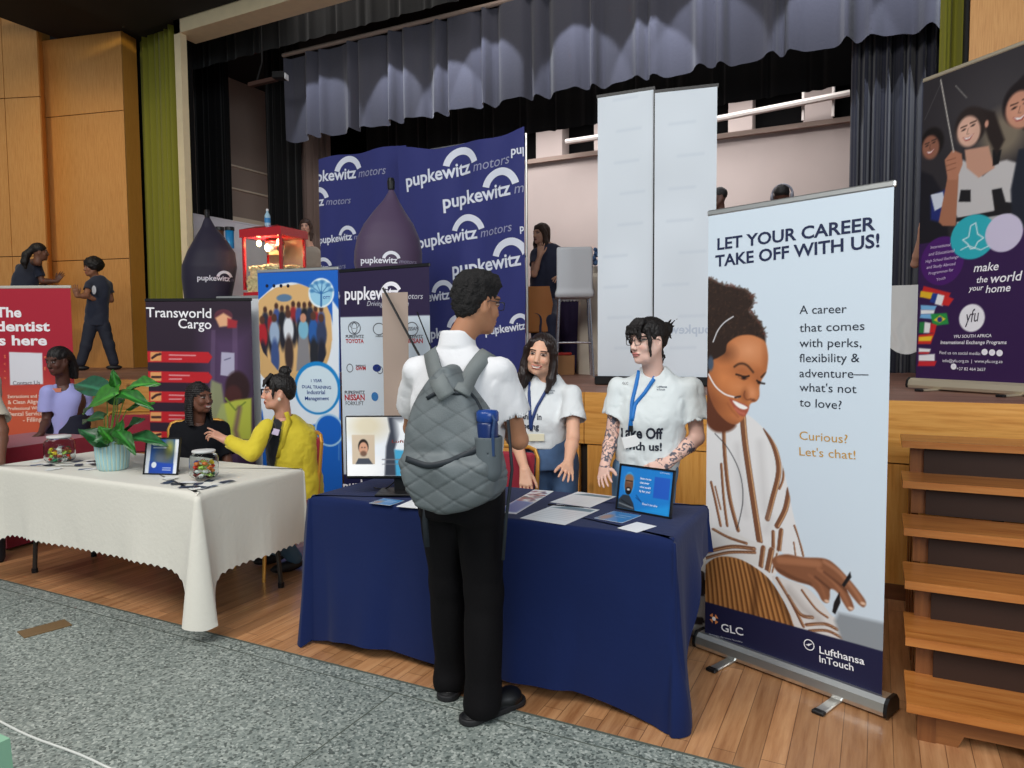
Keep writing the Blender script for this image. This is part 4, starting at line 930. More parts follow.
Lr = [(408, 188, 472, 173), (445, 209, 513, 195), (420, 249, 478, 238), (455, 276, 523, 265), (407, 304, 452, 299), (487, 335, 527, 329), (513, 156, 560, 147), (522, 232, 560, 226), (420, 340, 470, 335)]
backdrop('dark blue fabric backdrop with white arches and lettering, the right and nearer one of the pair', (-4.32, 6.02), (-2.89, 5.98), 3.44, Lr, 2, lean=1)

# ---------------------------------------------------------------- two bare white display backs
for i, (a, b, zt) in enumerate((((-1.985, 5.42), (-1.545, 5.44), 3.395), ((-1.53, 5.42), (-1.085, 5.50), 3.36))):
    S = Sheet('display_back', '%s of the two tall pale grey display backs, faint mirrored lettering showing through' % ('left' if i == 0 else 'right'), 'display', a, b, STG, STG+.04, zt, base='x', res=.008, col=(212, 219, 226), rail=BLK, pole=False)
    c = S.cv; c.noise(.035, 3, 4+i)
    rg = np.random.default_rng(i)
    for k in range(9): y = .25+.24*k; x = rg.uniform(.05, .2); c.line([(x, y), (x+.18, y+.004)], .02, (186, 196, 208), op=.35, soft=.01)
    S.done()
    if i: 
        m = MB(); V_, F_, w_ = tgeo('pupkewitz', .02); k = .40/w_; m.add([(.42-p[0]*k, S.y-.001, S.B+.36+p[1]*k) for p in V_], F_); m.build('mirrored_lettering', ink((186, 196, 210)), S.root)
    fr = MB(); fr.box((S.w/2, .004, S.B+S.h+.012), (S.w+.02, .03, .025)); fr.box((.0 if i else S.w, .006, (S.B+S.h)/2), (.02, .03, S.B+S.h)); fr.build('frame', BLK, S.root)
    MB().box((S.w/2, .0, .035), (S.w+.03, .12, .07), bev=.01).build('base', BLK, S.root)
    m = MB()
    MB().box((S.w/2, .05, .01), (.06, .3, .02)).build('foot', BLK, S.root)

# ---------------------------------------------------------------- teardrop flags
def drop(name, label, X, Yd, pts, mirror, logo, side=None, rot=0, colr=(36, 30, 52)):
    """a pop-up cloth cone: outline traced as (half width left, half width right, z)"""
    root = thing(name, label, 'pop-up banner', (X, Yd, STG), rot)
    secs = pts
    def fn(a, b):
        t = a*2*PI; i = b*(len(secs)-1); k = min(int(i), len(secs)-2); f = i-k
        l = secs[k][0]*(1-f)+secs[k+1][0]*f; r_ = secs[k][1]*(1-f)+secs[k+1][1]*f; z = secs[k][2]*(1-f)+secs[k+1][2]*f
        x = math.cos(t); y = math.sin(t); cx = (r_-l)/2; hw = (r_+l)/2
        return (cx+hw*math.copysign(abs(x)**.8, x), hw*.75*math.copysign(abs(y)**.8, y), z)
    o = MB().grid(fn, 40, (len(secs)-1)*4).build('cloth', mat('plum_cloth_%d' % colr[0], colr, .6, sheen=.15), root, smooth=True)
    MB().lathe([(.001, secs[-1][2]-.02), (.03, secs[-1][2]-.02), (.034, secs[-1][2]+.05), (.025, secs[-1][2]+.08), (.001, secs[-1][2]+.08)], ((secs[-1][1]-secs[-1][0])/2, 0, 0), 12).build('top_cap', BLK, root)
    return root, o
def decal(parts, target, root, col, name, org, ux, uz, d):
    """lay 2-D lettering on a solid: origin, axes in world space, projected along d"""
    bv = bvh_of(target); m = MB()
    for V_, F_ in parts:
        vs = []; ok = []
        for (x, y) in V_:
            q = drape(bv, org+ux*x+uz*y, d, .002); ok.append(q is not None); vs.append(tuple(q) if q else (0, 0, 0))
        m.add(vs, [f for f in F_ if all(ok[i] for i in f)])
    m.f = [f for f in m.f]; return m.build(name, ink(col), root, True)
def logo2d(w, arch=True):
    V1, F1, W1 = tgeo('pupkewitz', .02); k = w*.66/W1; A = [([(p[0]*k, p[1]*k) for p in V1], F1)]
    V2, F2, W2 = tgeo('motors', .0, .22); k2 = w*.32/W2; B = [([(w*.69+p[0]*k2, p[1]*k2) for p in V2], F2)]
    r = w*.17; n = 18; vs = []; fs = []
    for i in range(n+1):
        t = .08*PI+.84*PI*i/n
        for q in (r*.66, r): vs.append((w*.55+q*math.cos(t), w*.05+q*math.sin(t)))
    for i in range(n): fs.append((2*i, 2*i+1, 2*i+3, 2*i+2))
    A.append((vs, fs)); return A, B
def tracez(xs, Yd, X):
    D = (atY(xs[5][0], 250, Yd)-CAM).dot(CF); rt = (X-CAM).cross(Vector((0, 0, 1))).normalized(); out = []
    for l, r_, y in xs:
        a, b = [((CAM+ray(q, y)*D)-X).dot(rt) for q in (l, r_)]; out.append((-a*.97, b*.97, (CAM+ray((l+r_)/2, y)*D).z-STG))
    return out
Yd = 6.25; X0 = atY(208, 250, Yd); AG = math.atan2(-X0.x, X0.y)
tr = [(193, 214, 345), (188, 222, 325), (184, 232, 300), (181.5, 236, 280), (181.5, 238, 268), (187, 236, 254), (195, 226, 240), (201, 216, 230), (204, 211, 222), (205.5, 209, 219)]
root, o = drop('teardrop_banner', 'dark plum onion-shaped pop-up banner standing in front of a white counter', X0.x, X0.y, tracez(tr, Yd, X0), 0, None, rot=AG)
A_, B_ = logo2d(.56); d = Vector((X0.x, X0.y, 0)).normalized(); ux = Vector((d.y, -d.x, 0)); org = atY(197, 279, Yd-.35)
decal(A_, o, root, (230, 230, 238), 'lettering', org, ux, Vector((0, 0, 1)), d); decal(B_, o, root, (150, 146, 170), 'thin_lettering', org, ux, Vector((0, 0, 1)), d)
Yd = 5.2; X0 = atY(390, 230, Yd); AG = math.atan2(-X0.x, X0.y)
tr = [(372, 408, 330), (362, 418, 300), (357, 421, 280), (354, 422.5, 265), (354.5, 422.5, 255), (357, 420, 242), (364, 414, 228), (374, 405, 215), (383, 399, 205), (388, 395, 197), (390, 392.5, 192)]
root, o = drop('teardrop_banner', 'plum onion-shaped pop-up banner standing behind the car dealer banner', X0.x, X0.y, tracez(tr, Yd, X0), 0, None, rot=AG, colr=(74, 56, 84))
A_, B_ = logo2d(.47); d = Vector((X0.x, X0.y, 0)).normalized(); ux = Vector((d.y, -d.x, 0)); org = atY(361, 264, Yd-.25)
decal(A_, o, root, (230, 230, 238), 'lettering', org, ux, Vector((0, 0, 1)), d); decal(B_, o, root, (150, 146, 170), 'thin_lettering', org, ux, Vector((0, 0, 1)), d)

# ---------------------------------------------------------------- bare beige strip on a tripod in front of the dealer banner
Yp = 4.02
S = Sheet('blank_panel', 'narrow blank beige panel with a dark slanting pole in front of the car dealer banner', 'panel', (atY(383, 300, Yp).x, Yp), (atY(407, 300, Yp).x, Yp+.02), 0, .25, atY(395, 292.5, Yp).z, base='x', res=.02, col=(168, 150, 138), pole=False)
S.cv.noise(.05, 4, 9); S.done()
f = MB()
q = [atY(383, 288, Yp-.06), atY(420, 357, Yp-.1)]; q.append(q[1]+(q[1]-q[0])*1.1); f.tube(q, .008, 8); f.build('slanting_pole', BLK, S.root, True)
f = MB(); q = [atY(417, 312, Yp+.05), atY(432, 350, Yp+.05)]; q.append(q[1]+(q[1]-q[0])*1.0); f.tube(q, .005, 6); f.build('thin_pole', BLK, S.root, True)
m = MB(); m.tube([(S.w/2, .02, .0), (S.w/2, .02, 1.2)], .012, 8); m.box((S.w/2, .05, .01), (.3, .25, .02), bev=.005); m.build('stand', BLK, S.root)
# ================================================================ tables, chairs and what lies on them
def cloth_table(name, label, x0, x1, y0, y1, z, m, hem, flare, rip, seed, res=260, scal=0, corner=.16, sag=.0):
    """cloth over a rectangular top; hem(s, side, d) -> height of the hem; flare(...) -> outward reach at the hem"""
    rg = np.random.default_rng(seed); r = .02; ph = rg.uniform(0, 6.28, 8)
    Ls = [x1-x0, y1-y0, x1-x0, y1-y0]; cs = [(x0, y0), (x1, y0), (x1, y1), (x0, y1)]; ds = [(1, 0), (0, 1), (-1, 0), (0, -1)]; ns = [(0, -1), (1, 0), (0, 1), (-1, 0)]
    pts = []
    for k in range(4):
        n = int(Ls[k]*res/4); ca = 10
        for i in range(n+1):
            t = i/n; pts.append((cs[k][0]+ds[k][0]*Ls[k]*t, cs[k][1]+ds[k][1]*Ls[k]*t, ns[k][0], ns[k][1], k, t*Ls[k], Ls[k]))
        c1 = cs[(k+1) % 4]
        for i in range(1, ca):
            a = i/ca*PI/2; n0 = Vector(ns[k]); n1 = Vector(ns[(k+1) % 4]); q = n0*math.cos(a)+n1*math.sin(a); pts.append((c1[0], c1[1], q.x, q.y, k+.5, i/ca, 1))
    N = len(pts); mb = MB(); S = 0; arc = []
    for i, p in enumerate(pts):
        if i: S += math.hypot(p[0]-pts[i-1][0], p[1]-pts[i-1][1])+.02*math.hypot(p[2]-pts[i-1][2], p[3]-pts[i-1][3])
        arc.append(S)
    rows = 26
    for j in range(rows+1):
        v = j/rows
        for i, (x, y, nx, ny, k, t, L) in enumerate(pts):
            if k == int(k): d0 = t; d1 = L-t; kc = 0
            else: d0 = d1 = 0; kc = 1
            hz = hem(k, d0, d1); fl = flare(k, d0, d1, v)
            s = arc[i]
            if scal: hz += scal*abs(math.sin(PI*s/.05))
            w = rip*(math.sin(7.3*s+ph[0]+.6*v)+.6*math.sin(13.1*s+ph[1]-v)+.35*math.sin(26*s+ph[2]+v))*v**1.2
            if j < 4:
                a = j/4*PI/2; o = r*math.sin(a)-r; zz = z-r*(1-math.cos(a))
                mb.v.append((x+nx*(o+.001), y+ny*(o+.001), zz))
            else:
                q = (j-4)/(rows-4); o = fl+max(-.004, w*q)+.001; zz = (z-r)*(1-q)+hz*q
                mb.v.append((x+nx*o, y+ny*o, max(zz, .004)))
    for j in range(rows):
        for i in range(N): a = j*N+i; b = j*N+(i+1) % N; mb.f.append((a, a+N, b+N, b))
    # top
    c0 = len(mb.v); mb.v.append(((x0+x1)/2, (y0+y1)/2, z))
    for i in range(N): mb.f.append((c0, i, (i+1) % N))
    o = mb.build(name, m, smooth=True); nf = len(mb.f)
    for i in range(nf-N, nf): o.data.polygons[i].use_smooth = False
    tag(o, label, 'tablecloth'); return o
def folding_table(label, x0, x1, y0, y1, z, legs):
    t = thing('folding_table', label, 'table', ((x0+x1)/2, (y0+y1)/2, 0))
    MB().box2((x0+.01, y0+.01, z-.04), (x1-.01, y1-.01, z-.022)).build('tabletop', mat('table_board', (150, 140, 128), .6), t, True)
    gm = mat('grey_steel', (70, 66, 62), .45, .6)
    for (x, y, dx) in legs:
        MB().tube([(x, y, .015), (x+dx*.3, y, .3), (x+dx, y, z-.04)], .014, 10).build('leg', gm, t, True)
    for (x, y, dx) in legs:
        MB().lathe([(.001, 0), (.019, 0), (.019, .03), (.001, .032)], (x, y, 0), 10).build('foot_cap', BLK, t, True)
    return t
# --- blue table
BX0, BX1, BY0, BY1 = -2.48, -.672, 2.665, 3.28
def bhem(k, d0, d1):
    h = .045+.012*math.sin(9*d0)
    if k in (0,): h = .05-.03*math.exp(-(d1/.25)**2)-.03*math.exp(-(d0/.2)**2)+.015*math.sin(6*d0)
    if k == .5 or k == 3.5: h = .004
    if k == 1: h = .03+.50*min(1, max(0, (d0-.02)/.30))**.8
    if k in (1.5, 2): h = .53 if k == 1.5 else .53-.5*min(1, d0/.3)
    if k == 3: h = .03
    return h
def bfl(k, d0, d1, v):
    q = v**1.1
    if k == 0: return q*(.006+.03*math.exp(-(d1/.12)**2)+.015*math.exp(-(d0/.18)**2))
    if k == .5: return q*(.045+.02*math.sin(9*v))
    if k == 1: return q*(.01+.045*math.exp(-(d0/.12)**2))
    if k == 3: return q*(.04+.05*math.exp(-(d1/.2)**2))+.02*math.sin(PI*v)
    if k == 3.5: return q*.085
    return .03*q
BC = mat('navy_cloth', (13, 30, 76), .85, sheen=.08, spec=.25, bump=.12, bscale=35, var=.05, vscale=4)
cloth_table('tablecloth', 'dark blue tablecloth hanging almost to the floor over the front table', BX0, BX1, BY0, BY1, .747, BC, bhem, bfl, .03, 5)
folding_table('folding table hidden under the dark blue tablecloth', BX0+.01, BX1-.01, BY0+.01, BY1-.01, .745, [(BX0+.2, BY0+.1, 0), (BX1-.2, BY0+.1, 0), (BX0+.2, BY1-.08, 0), (BX1-.2, BY1-.08, 0)])
# --- white table
WX0, WX1, WY0, WY1 = -4.93, -3.05, 2.468, 3.22
def whem(k, d0, d1):
    if k == 0: return .325-.25*math.exp(-(max(d1, 0)/.07))-.10*math.exp(-(max(d0, 0)/.12)**2)
    if k == .5: return .07
    if k == 1: return .30-.23*math.exp(-(d0/.04))
    if k == 3.5: return .22
    return .28
def wfl(k, d0, d1, v):
    if k == 0: return v*(.008+.112*math.exp(-(d1/.06))+.05*math.exp(-(d0/.1)**2))
    if k == .5: return v*.12
    if k == 1: return v*(.01+.11*math.exp(-(d0/.05)))
    if k == 3.5: return .1*v
    return .03*v
WC = mat('cream_damask', (214, 210, 198), .7, sheen=.2, bump=.18, bscale=45)
cloth_table('tablecloth', 'cream damask tablecloth with a scalloped hem on the plant table', WX0, WX1, WY0, WY1, .747, WC, whem, wfl, .010, 6, res=520, scal=.014)
folding_table('folding table with thin grey legs under the cream tablecloth', WX0+.01, WX1-.01, WY0+.01, WY1-.01, .745, [(-4.92, 2.70, .12), (-3.235, 2.68, -.1), (-4.92, 3.10, .12), (-3.235, 3.20, -.1)])
# --- maroon dentist table
A = atZ(2, 449, .75); B = atZ(62, 440.5, .75); u = (B-A).normalized(); nn = Vector((-u.y, u.x, 0)); 
ang = math.atan2(u.y, u.x)
tb = thing('booth_table', 'table under a maroon cloth at the dentist booth', 'table', A, ang)
mar = mat('maroon_cloth', (150, 28, 48), .75, sheen=.3, bump=.15, bscale=30)
def mt_(a, b):
    # wrap a rectangle 1.5 x .7
    per = [(0, 0), (.78, 0), (.78, .75), (0, .75), (0, 0)]; s = a*4; k = min(int(s), 3); f = s-k
    x = per[k][0]*(1-f)+per[k+1][0]*f; y = per[k][1]*(1-f)+per[k+1][1]*f; z = -.73*b
    o = .012*math.sin(40*a)*b; return (x+(x-.47)*.03*b+o, y+(y-.37)*.06*b+o, z)
q = MB().grid(mt_, 80, 10); q.add([(0, 0, 0), (.78, 0, 0), (.78, .75, 0), (0, .75, 0)], [(0, 1, 2, 3)]); q.build('cloth', mar, tb, smooth=False)
# green table corner, bottom left
gcl = mat('mint_cloth', (128, 170, 142), .8)
q = atZ(10, 738, .75); gt = thing('green_table', 'corner of a table under a pale green cloth at the bottom left', 'table', (q.x-.5, q.y-.4, 0))
def gf(a, b):
    per = [(-.5, -.4), (.5, -.4), (.5, .4), (-.5, .4), (-.5, -.4)]; s = a*4; k = min(int(s), 3); f = s-k
    x = per[k][0]*(1-f)+per[k+1][0]*f; y = per[k][1]*(1-f)+per[k+1][1]*f; return (x*(1+.05*b), y*(1+.05*b)+.008*math.sin(50*a)*b, .75-.6*b)
q = MB().grid(gf, 80, 8); q.add([(-.5, -.4, .75), (.5, -.4, .75), (.5, .4, .75), (-.5, .4, .75)], [(0, 1, 2, 3)]); q.build('cloth', gcl, gt)
MB().box((0, 0, .08), (.5, .4, .16), bev=.02).build('base', BLK, gt)

# --- chairs with red cushions and brass-coloured frames
RED = mat('red_upholstery', (140, 18, 42), .75, sheen=.3); GOLD = mat('gold_frame', (206, 150, 66), .35, .5)
def chair(label, x, y, rz, group=None):
    t = thing('conference_chair', label, 'chair', (x, y, 0), rz, group)
    MB().box((0, 0, .455), (.44, .42, .06), bev=.025).build('seat', RED, t)
    rr = MB()
    def bk(a, b):
        return (0, 0, 0)
    o = MB().box((0, .215, .70), (.37, .035, .34), Matrix.Rotation(R(-7), 3, 'X'), bev=.014).build('backrest', RED, t)
    f = MB(); pts = []
    for (x_, z_) in ((-.205, .44), (-.205, .60), (-.205, .84), (-.185, .885), (-.15, .90), (.15, .90), (.185, .885), (.205, .84), (.205, .60), (.205, .44)):
        pts.append((x_, .19+(z_-.45)*.11, z_))
    f.tube(pts, .012, 10).build('back_frame', GOLD, t)
    for sx in (-1, 1):
        MB().tube([(sx*.20, -.17, .43), (sx*.205, -.20, 0)], .012, 8).build('leg', GOLD, t)
        MB().tube([(sx*.205, .185, .45), (sx*.205, .25, 0)], .012, 8).build('leg', GOLD, t)
        MB().tube([(sx*.20, -.17, .42), (sx*.20, .19, .42)], .01, 8).build('seat_rail', GOLD, t)
    return t
q = atY(518, 460, 3.46); chair('red chair with a gold frame between the student and the dark-haired young woman', q.x-.15, 3.39, R(4))

# --- potted plant
px_, py_ = -4.085, 2.715
pl = thing('potted_plant', 'leafy green plant in a pale blue fluted pot on the cream tablecloth', 'plant', (px_, py_, .747))
potc = Solid((-.13, -.13, -.01), (.13, .13, .21), .0035)
pm = vcmat('pot_glaze', .35)
prof = [(.001, 0), (.072, 0), (.082, .012), (.092, .09), (.095, .175), (.09, .18), (.082, .172), (.078, .14), (.001, .14)]
def flute(th, z): return 1+.035*abs(math.cos(12*th/1))-.01
o = MB().lathe(prof, n=144, wob=lambda th, z: flute(th, z) if z > .005 else 1).build('pot', pm, pl, smooth=True)
V_ = np.array([v.co[:] for v in o.data.vertices]); th = np.arctan2(V_[:, 1], V_[:, 0]); g_ = np.abs(np.cos(12*th))
setcol(o.data, np.where(g_[:, None] > .35, np.array([[160, 200, 204]]), np.array([[206, 206, 170]])))
MB().lathe([(.001, .15), (.079, .15)], n=24).build('soil', mat('soil', (50, 36, 26), .95), pl)
lg = vcmat('leaf_green', .38, spec=.6)
def leaf(base, tip, wd, nup, sag=.12, col=(46, 110, 40), rib=(120, 170, 80)):
    base = Vector(base); tip = Vector(tip); d = tip-base; L = d.length; d.normalize(); up = Vector(nup); up = (up-d*up.dot(d)).normalized(); sd = d.cross(up)
    nu, nv = 8, 14; mb = MB(); cols = []
    for j in range(nv+1):
        t = j/nv; w = wd*(math.sin(PI*t**.62))**.8*(1-.1*t) if 0 < t < 1 else .0005
        for i in range(-nu//2, nu//2+1):
            s = i/(nu/2); p = base+d*(L*t)+sd*(w*s*.5)+up*(abs(s)*w*.16-sag*L*(t*t)+.012*math.sin(9*t+3*s)*abs(s))
            mb.v.append(tuple(p)); e = abs(s); k = 1 if e > .12 else 0
            v = (.5+.5*math.sin(t*30+e*6)); c_ = [col[q]*(.85+.2*v) if k else rib[q] for q in range(3)]; cols.append(c_)
    W_ = nu+1
    for j in range(nv):
        for i in range(nu): a = j*W_+i; mb.f.append((a, a+1, a+W_+1, a+W_))
    o = mb.build('leaf', lg, pl, True, True); setcol(o.data, np.array(cols)); return o
def stem(a, b, bow=.02):
    a = Vector(a); b = Vector(b); m_ = (a+b)/2+Vector((0, 0, bow)); pts = [a*(1-t)**2+m_*2*t*(1-t)+b*t*t for t in np.linspace(0, 1, 8)]
    MB().tube(pts, [.005-.0025*i/7 for i in range(8)], 6).build('stem', mat('stem_green', (120, 150, 60), .5), pl, True)
root0 = Vector((px_, py_, .747+.15)); tocam = (CAM-root0).normalized()
LV = [((107, 392), (68, 378), .14, .02, .30, (30, 92, 62), .15), ((116, 388), (113, 370), .06, -.03, .2, (50, 120, 40), .1), ((128, 387), (157, 380), .10, .03, .5, (56, 130, 40), .12), ((116, 391), (151, 403), .09, -.03, .5, (40, 112, 34), .12),
      ((119, 393), (76, 408), .20, -.06, .6, (58, 134, 34), .15), ((104, 418), (78, 416), .10, .04, .6, (40, 104, 50), .2), ((108, 446), (78, 424), .11, -.08, .6, (28, 84, 40), .2), ((112, 442), (100, 426), .08, -.09, .5, (60, 136, 44), .1),
      ((124, 433), (141, 416), .10, -.02, .6, (26, 66, 30), .1), ((124, 438), (163, 437), .11, -.02, .6, (38, 100, 50), .15), ((118, 444), (120, 422), .09, -.06, .6, (46, 116, 36), .1), ((127, 409), (152, 400), .05, .04, .5, (60, 134, 44), .1),
      ((108, 436), (92, 440), .09, -.1, .7, (34, 92, 40), .2), ((118, 405), (112, 388), .09, .05, .4, (36, 96, 36), .1), ((116, 430), (134, 446), .08, -.1, .6, (44, 110, 40), .2)]
for (bx, by), (tx, ty), wd, dy, upz, col, sag in LV:
    b_ = atY(bx, by, py_+dy); t_ = atY(tx, ty, py_+dy*1.6-.01); leaf(b_, t_, wd*1.12, tocam*(1-upz*.6)+Vector((0, 0, upz)), sag, tuple(q*.85 for q in col), tuple(min(255, q*1.15+8) for q in col)); stem(root0+Vector((random.uniform(-.03, .03), random.uniform(-.03, .03), -.01)), b_)

# --- glass jars of sweets
GL = mat('clear_glass', (236, 240, 240), .02, trans=1, ior=1.15)
def jar(label, x, y, z, r, h, lidc, seed, grp, lying=0):
    t = thing('glass_jar', label, 'jar', (x, y, z))
    pr = [(.001, .004), (r*.85, .004), (r, .02), (r, h*.70), (r*.92, h*.82), (r*.74, h*.88), (r*.74, h*.97), (r*.78, h)]
    inn = [(q[0]-.003 if q[0] > .01 else q[0], q[1]+.003) for q in pr[:-1]]+[(r*.74, h)]
    MB().lathe(pr+inn[::-1], n=36).build('glass_body', GL, t, smooth=True)
    MB().lathe([(r*.74, h*.93), (r*.80, h*.94), (r*.80, h*1.0), (r*.76, h*1.01), (.001, h*1.015)], n=36).build('lid', mat('jar_lid', (206, 206, 204), .45), t, smooth=True)
    rg = np.random.default_rng(seed); cols = [(220, 60, 40), (230, 200, 50), (40, 140, 90), (232, 232, 226), (230, 130, 60), (40, 90, 170), (170, 206, 90), (150, 70, 60)]; cn = ['red', 'yellow', 'green', 'white', 'orange', 'blue', 'lime green', 'brown']; n = 0
    first = {}
    pos = []
    lv = 0; zz = .016
    while n < 22 and zz < h*.62:
        k = 6; 
        for i in range(k):
            a = i*2*PI/k+lv*.5; rr = r*.60; c_ = cols[rg.integers(0, 8)]; kk = 'c%d' % cols.index(c_)
            p_ = (x+rr*math.cos(a), y+rr*math.sin(a), z+zz)
            if kk not in first:
                m = MB().ell((0, 0, 0), (.017, .012, .010), 10); 
                for sx in (-1, 1): m.add([(sx*.015, 0, 0), (sx*.027, -.009, .003), (sx*.027, .009, -.003)], [(0, 1, 2)])
                o = m.build('wrapped_sweet', mat('sweet_%d' % cols.index(c_), c_, .3), smooth=True); first[kk] = o
            else: o = first[kk].copy(); C.objects.link(o)
            o.location = p_; o.rotation_euler = (rg.uniform(-.5, .5), rg.uniform(-.5, .5), a+PI/2+rg.uniform(-.3, .3))
            tag(o, '%s wrapped sweet inside the %s' % (cn[cols.index(c_)], grp), 'sweet', 'sweets in the '+grp); n += 1
        o = list(first.values())[0].copy(); C.objects.link(o); o.location = (x, y, z+zz+.004); tag(o, 'small wrapped sweet among the others in the %s' % grp, 'sweet', 'sweets in the '+grp); n += 1
        lv += 1; zz += .022
    return t
q = atZ(64, 463, .747); jar('round glass jar of wrapped sweets left of the plant pot', q.x-.04, q.y-.0, .755, .088, .165, None, 1, 'jar left of the plant pot')
q = atZ(204, 481, .747); jar('glass jar of wrapped sweets at the right corner of the cream table', q.x-.02, q.y+.02, .763, .076, .15, None, 2, 'jar at the corner of the cream table')
rg = np.random.default_rng(5); cbase = {}
for gi, (ax, ay, spx, spy, n, gl) in enumerate(((66, 466, 32, 5, 16, 'left of the plant pot'), (206, 484, 38, 7, 22, 'at the right corner of the cream table'))):
    for i in range(n):
        q = atZ(ax+rg.uniform(-spx, spx), ay+rg.uniform(-spy, spy), .748); q.x = min(q.x, WX1-.07); cc_ = [(226, 228, 228), (50, 62, 84), (110, 124, 146), (230, 230, 224), (34, 38, 52)][rg.integers(0, 5)]
        k = str(cc_)
        if k not in cbase: cbase[k] = MB().box((0, 0, 0), (.075, .045, .0008)).build('business_card', mat('card_%d_%d' % (cc_[0], cc_[1]), cc_, .5)); o = cbase[k]
        else: o = cbase[k].copy(); C.objects.link(o)
        o.location = (q.x, min(max(q.y, WY0+.06), WY1-.06), .7485+.0004*i); o.rotation_euler = (0, 0, rg.uniform(0, PI))
        tag(o, 'small %s card scattered round the jar %s' % ({226: 'white', 50: 'dark slate', 110: 'grey blue', 230: 'cream', 34: 'near-black'}[cc_[0]], gl), 'card', 'cards round the jar '+gl)

# --- framed display on an easel back
def framed(name, label, pL, pR, h, tilt, paint, base=.747, text=None, depth=.012):
    pL = Vector((pL.x, pL.y, 0)); pR = Vector((pR.x, pR.y, 0)); d = pR-pL; w = d.length; t = thing(name, label, 'display frame', (pL.x, pL.y, base), math.atan2(d.y, d.x))
    Rx = Matrix.Rotation(-tilt, 4, 'X'); fw = .008
    m = MB(); m.box((w/2, 0, fw/2), (w, depth, fw)); m.box((w/2, 0, h-fw/2), (w, depth, fw)); m.box((fw/2, 0, h/2), (fw, depth, h)); m.box((w-fw/2, 0, h/2), (fw, depth, h)); m.box((w/2, .004, h/2), (w-.002, .004, h-.002)); m.xf(Rx); m.build('frame', BLK, t)
    cv = Canvas(w-2*fw, h-2*fw, .0025, (220, 224, 230)); paint(cv); M_ = np.array(Rx.to_3x3())
    def fn(V): V = V+np.array([fw, 0, fw]); return V @ M_.T
    cv.build('print', vcmat('glossy_print', .3), t, -.001, fn)
    q = MB(); q.add([(w*.35, .006, h*.75), (w*.65, .006, h*.75), (w*.75, .006+.10, 0), (w*.25, .006+.10, 0)], [(0, 1, 2, 3)])
    q.v = [tuple(Rx @ Vector(p)) if p[1] < .05 else p for p in q.v]; q.v = [(p[0], p[1], max(p[2], 0)) for p in q.v]; q.build('easel_back', mat('brown_board', (132, 100, 72), .8), t)
    if text:
        for (s_, u0, v0, wd, hh, col, bo) in text:
            mm_ = MB(); put(mm_, s_, u0*w, v0*h, wd*w, 1, bo, 0, 1, 0, -.0022, h=hh); mm_.xf(Rx); mm_.build('lettering', ink(col), t)
    return t
def paint1(c):
    w, h = c.w, c.h; c.poly([(w*.13, 0), (w*.87, 0), (w*.87, h), (w*.13, h)], (44, 84, 150)); c.ell((w*.6, h*.5), (w*.2, h*.3), (90, 96, 100), soft=.03); c.ell((w*.72, h*.75), (w*.12, h*.22), (150, 150, 70), soft=.02); c.ell((w*.42, h*.45), (w*.16, h*.18), (96, 106, 120), soft=.02)
    c.poly([(w*.13, 0), (w*.87, 0), (w*.87, h*.28), (w*.13, h*.34)], (36, 72, 168), soft=.006); c.ell((w*.27, h*.24), (w*.08, w*.085), (228, 232, 238)); c.line([(w*.22, h*.85), (w*.40, h*.85)], .02, (214, 222, 232)); c.line([(w*.22, h*.74), (w*.6, h*.74)], .007, (214, 222, 232)); c.line([(w*.55, h*.16), (w*.8, h*.16)], .004, (200, 210, 230)); c.line([(w*.55, h*.10), (w*.8, h*.10)], .004, (200, 210, 230))
a, b = atZ(140, 475, .747), atZ(173, 481, .747); framed('tabletop_frame', 'small black tablet-size frame with a blue poster on the cream table', a+Vector((0, .02, 0)), Vector((a.x+.205, a.y+.09, 0)), .215, R(12), paint1)
def paint2(c):
    w, h = c.w, c.h; c.a[:] = (36, 128, 206); c.poly([(w*.35, h*.0), (w, 0), (w, h*.25)], (40, 150, 222), soft=.01); 
    c.poly([(w*.0, h*.0), (w*.34, 0), (w*.30, h*.16), (w*.2, h*.34), (w*.08, h*.32), (0, h*.2)], (52, 58, 66)); c.line([(w*.02, h*.12), (w*.3, h*.05)], .006, (120, 126, 130)); c.line([(w*.06, h*.2), (w*.25, h*.1)], .004, (20, 24, 30))
    c.ell((w*.18, h*.60), (w*.105, h*.27), (60, 160, 226)); c.ell((w*.18, h*.58), (w*.085, h*.22), (116, 78, 58)); c.ell((w*.18, h*.72), (w*.085, h*.1), (150, 110, 84), soft=.004); c.ell((w*.18, h*.43), (w*.06, h*.09), (28, 22, 22)); c.line([(w*.12, h*.66), (w*.24, h*.66)], .005, (30, 24, 24)); c.ell((w*.18, h*.46), (w*.03, h*.025), (226, 222, 218))
    c.line([(w*.34, h*.3), (w*.45, h*.22), (w*.34, h*.36)], .003, (20, 60, 120))
    c.poly([(w*.665, h*.36), (w*.955, h*.36), (w*.955, h*.84), (w*.665, h*.84)], (40, 92, 190))
a, b = atZ(616, 509, .747), atZ(673, 517, .747)
a = Vector((a.x, a.y-.0, 0)); d = Vector((.268, -.075, 0)); framed('tabletop_frame', 'black frame with a bright blue poster picturing a laughing man, on the dark blue table', a, a+d, .205, R(10), paint2,
    text=[('Scan me to', .40, .72, .20, .009, (236, 240, 246), .02), ('discover', .40, .63, .17, .009, (236, 240, 246), .02), ('what could', .40, .54, .2, .009, (236, 240, 246), .02), ('fly for you!', .40, .45, .2, .009, (236, 240, 246), .02), ("Don't be shy", .48, .19, .27, .009, (236, 240, 246), .01), ('LUFTHANSA', .74, .9, .18, .006, (210, 226, 240), 0)])

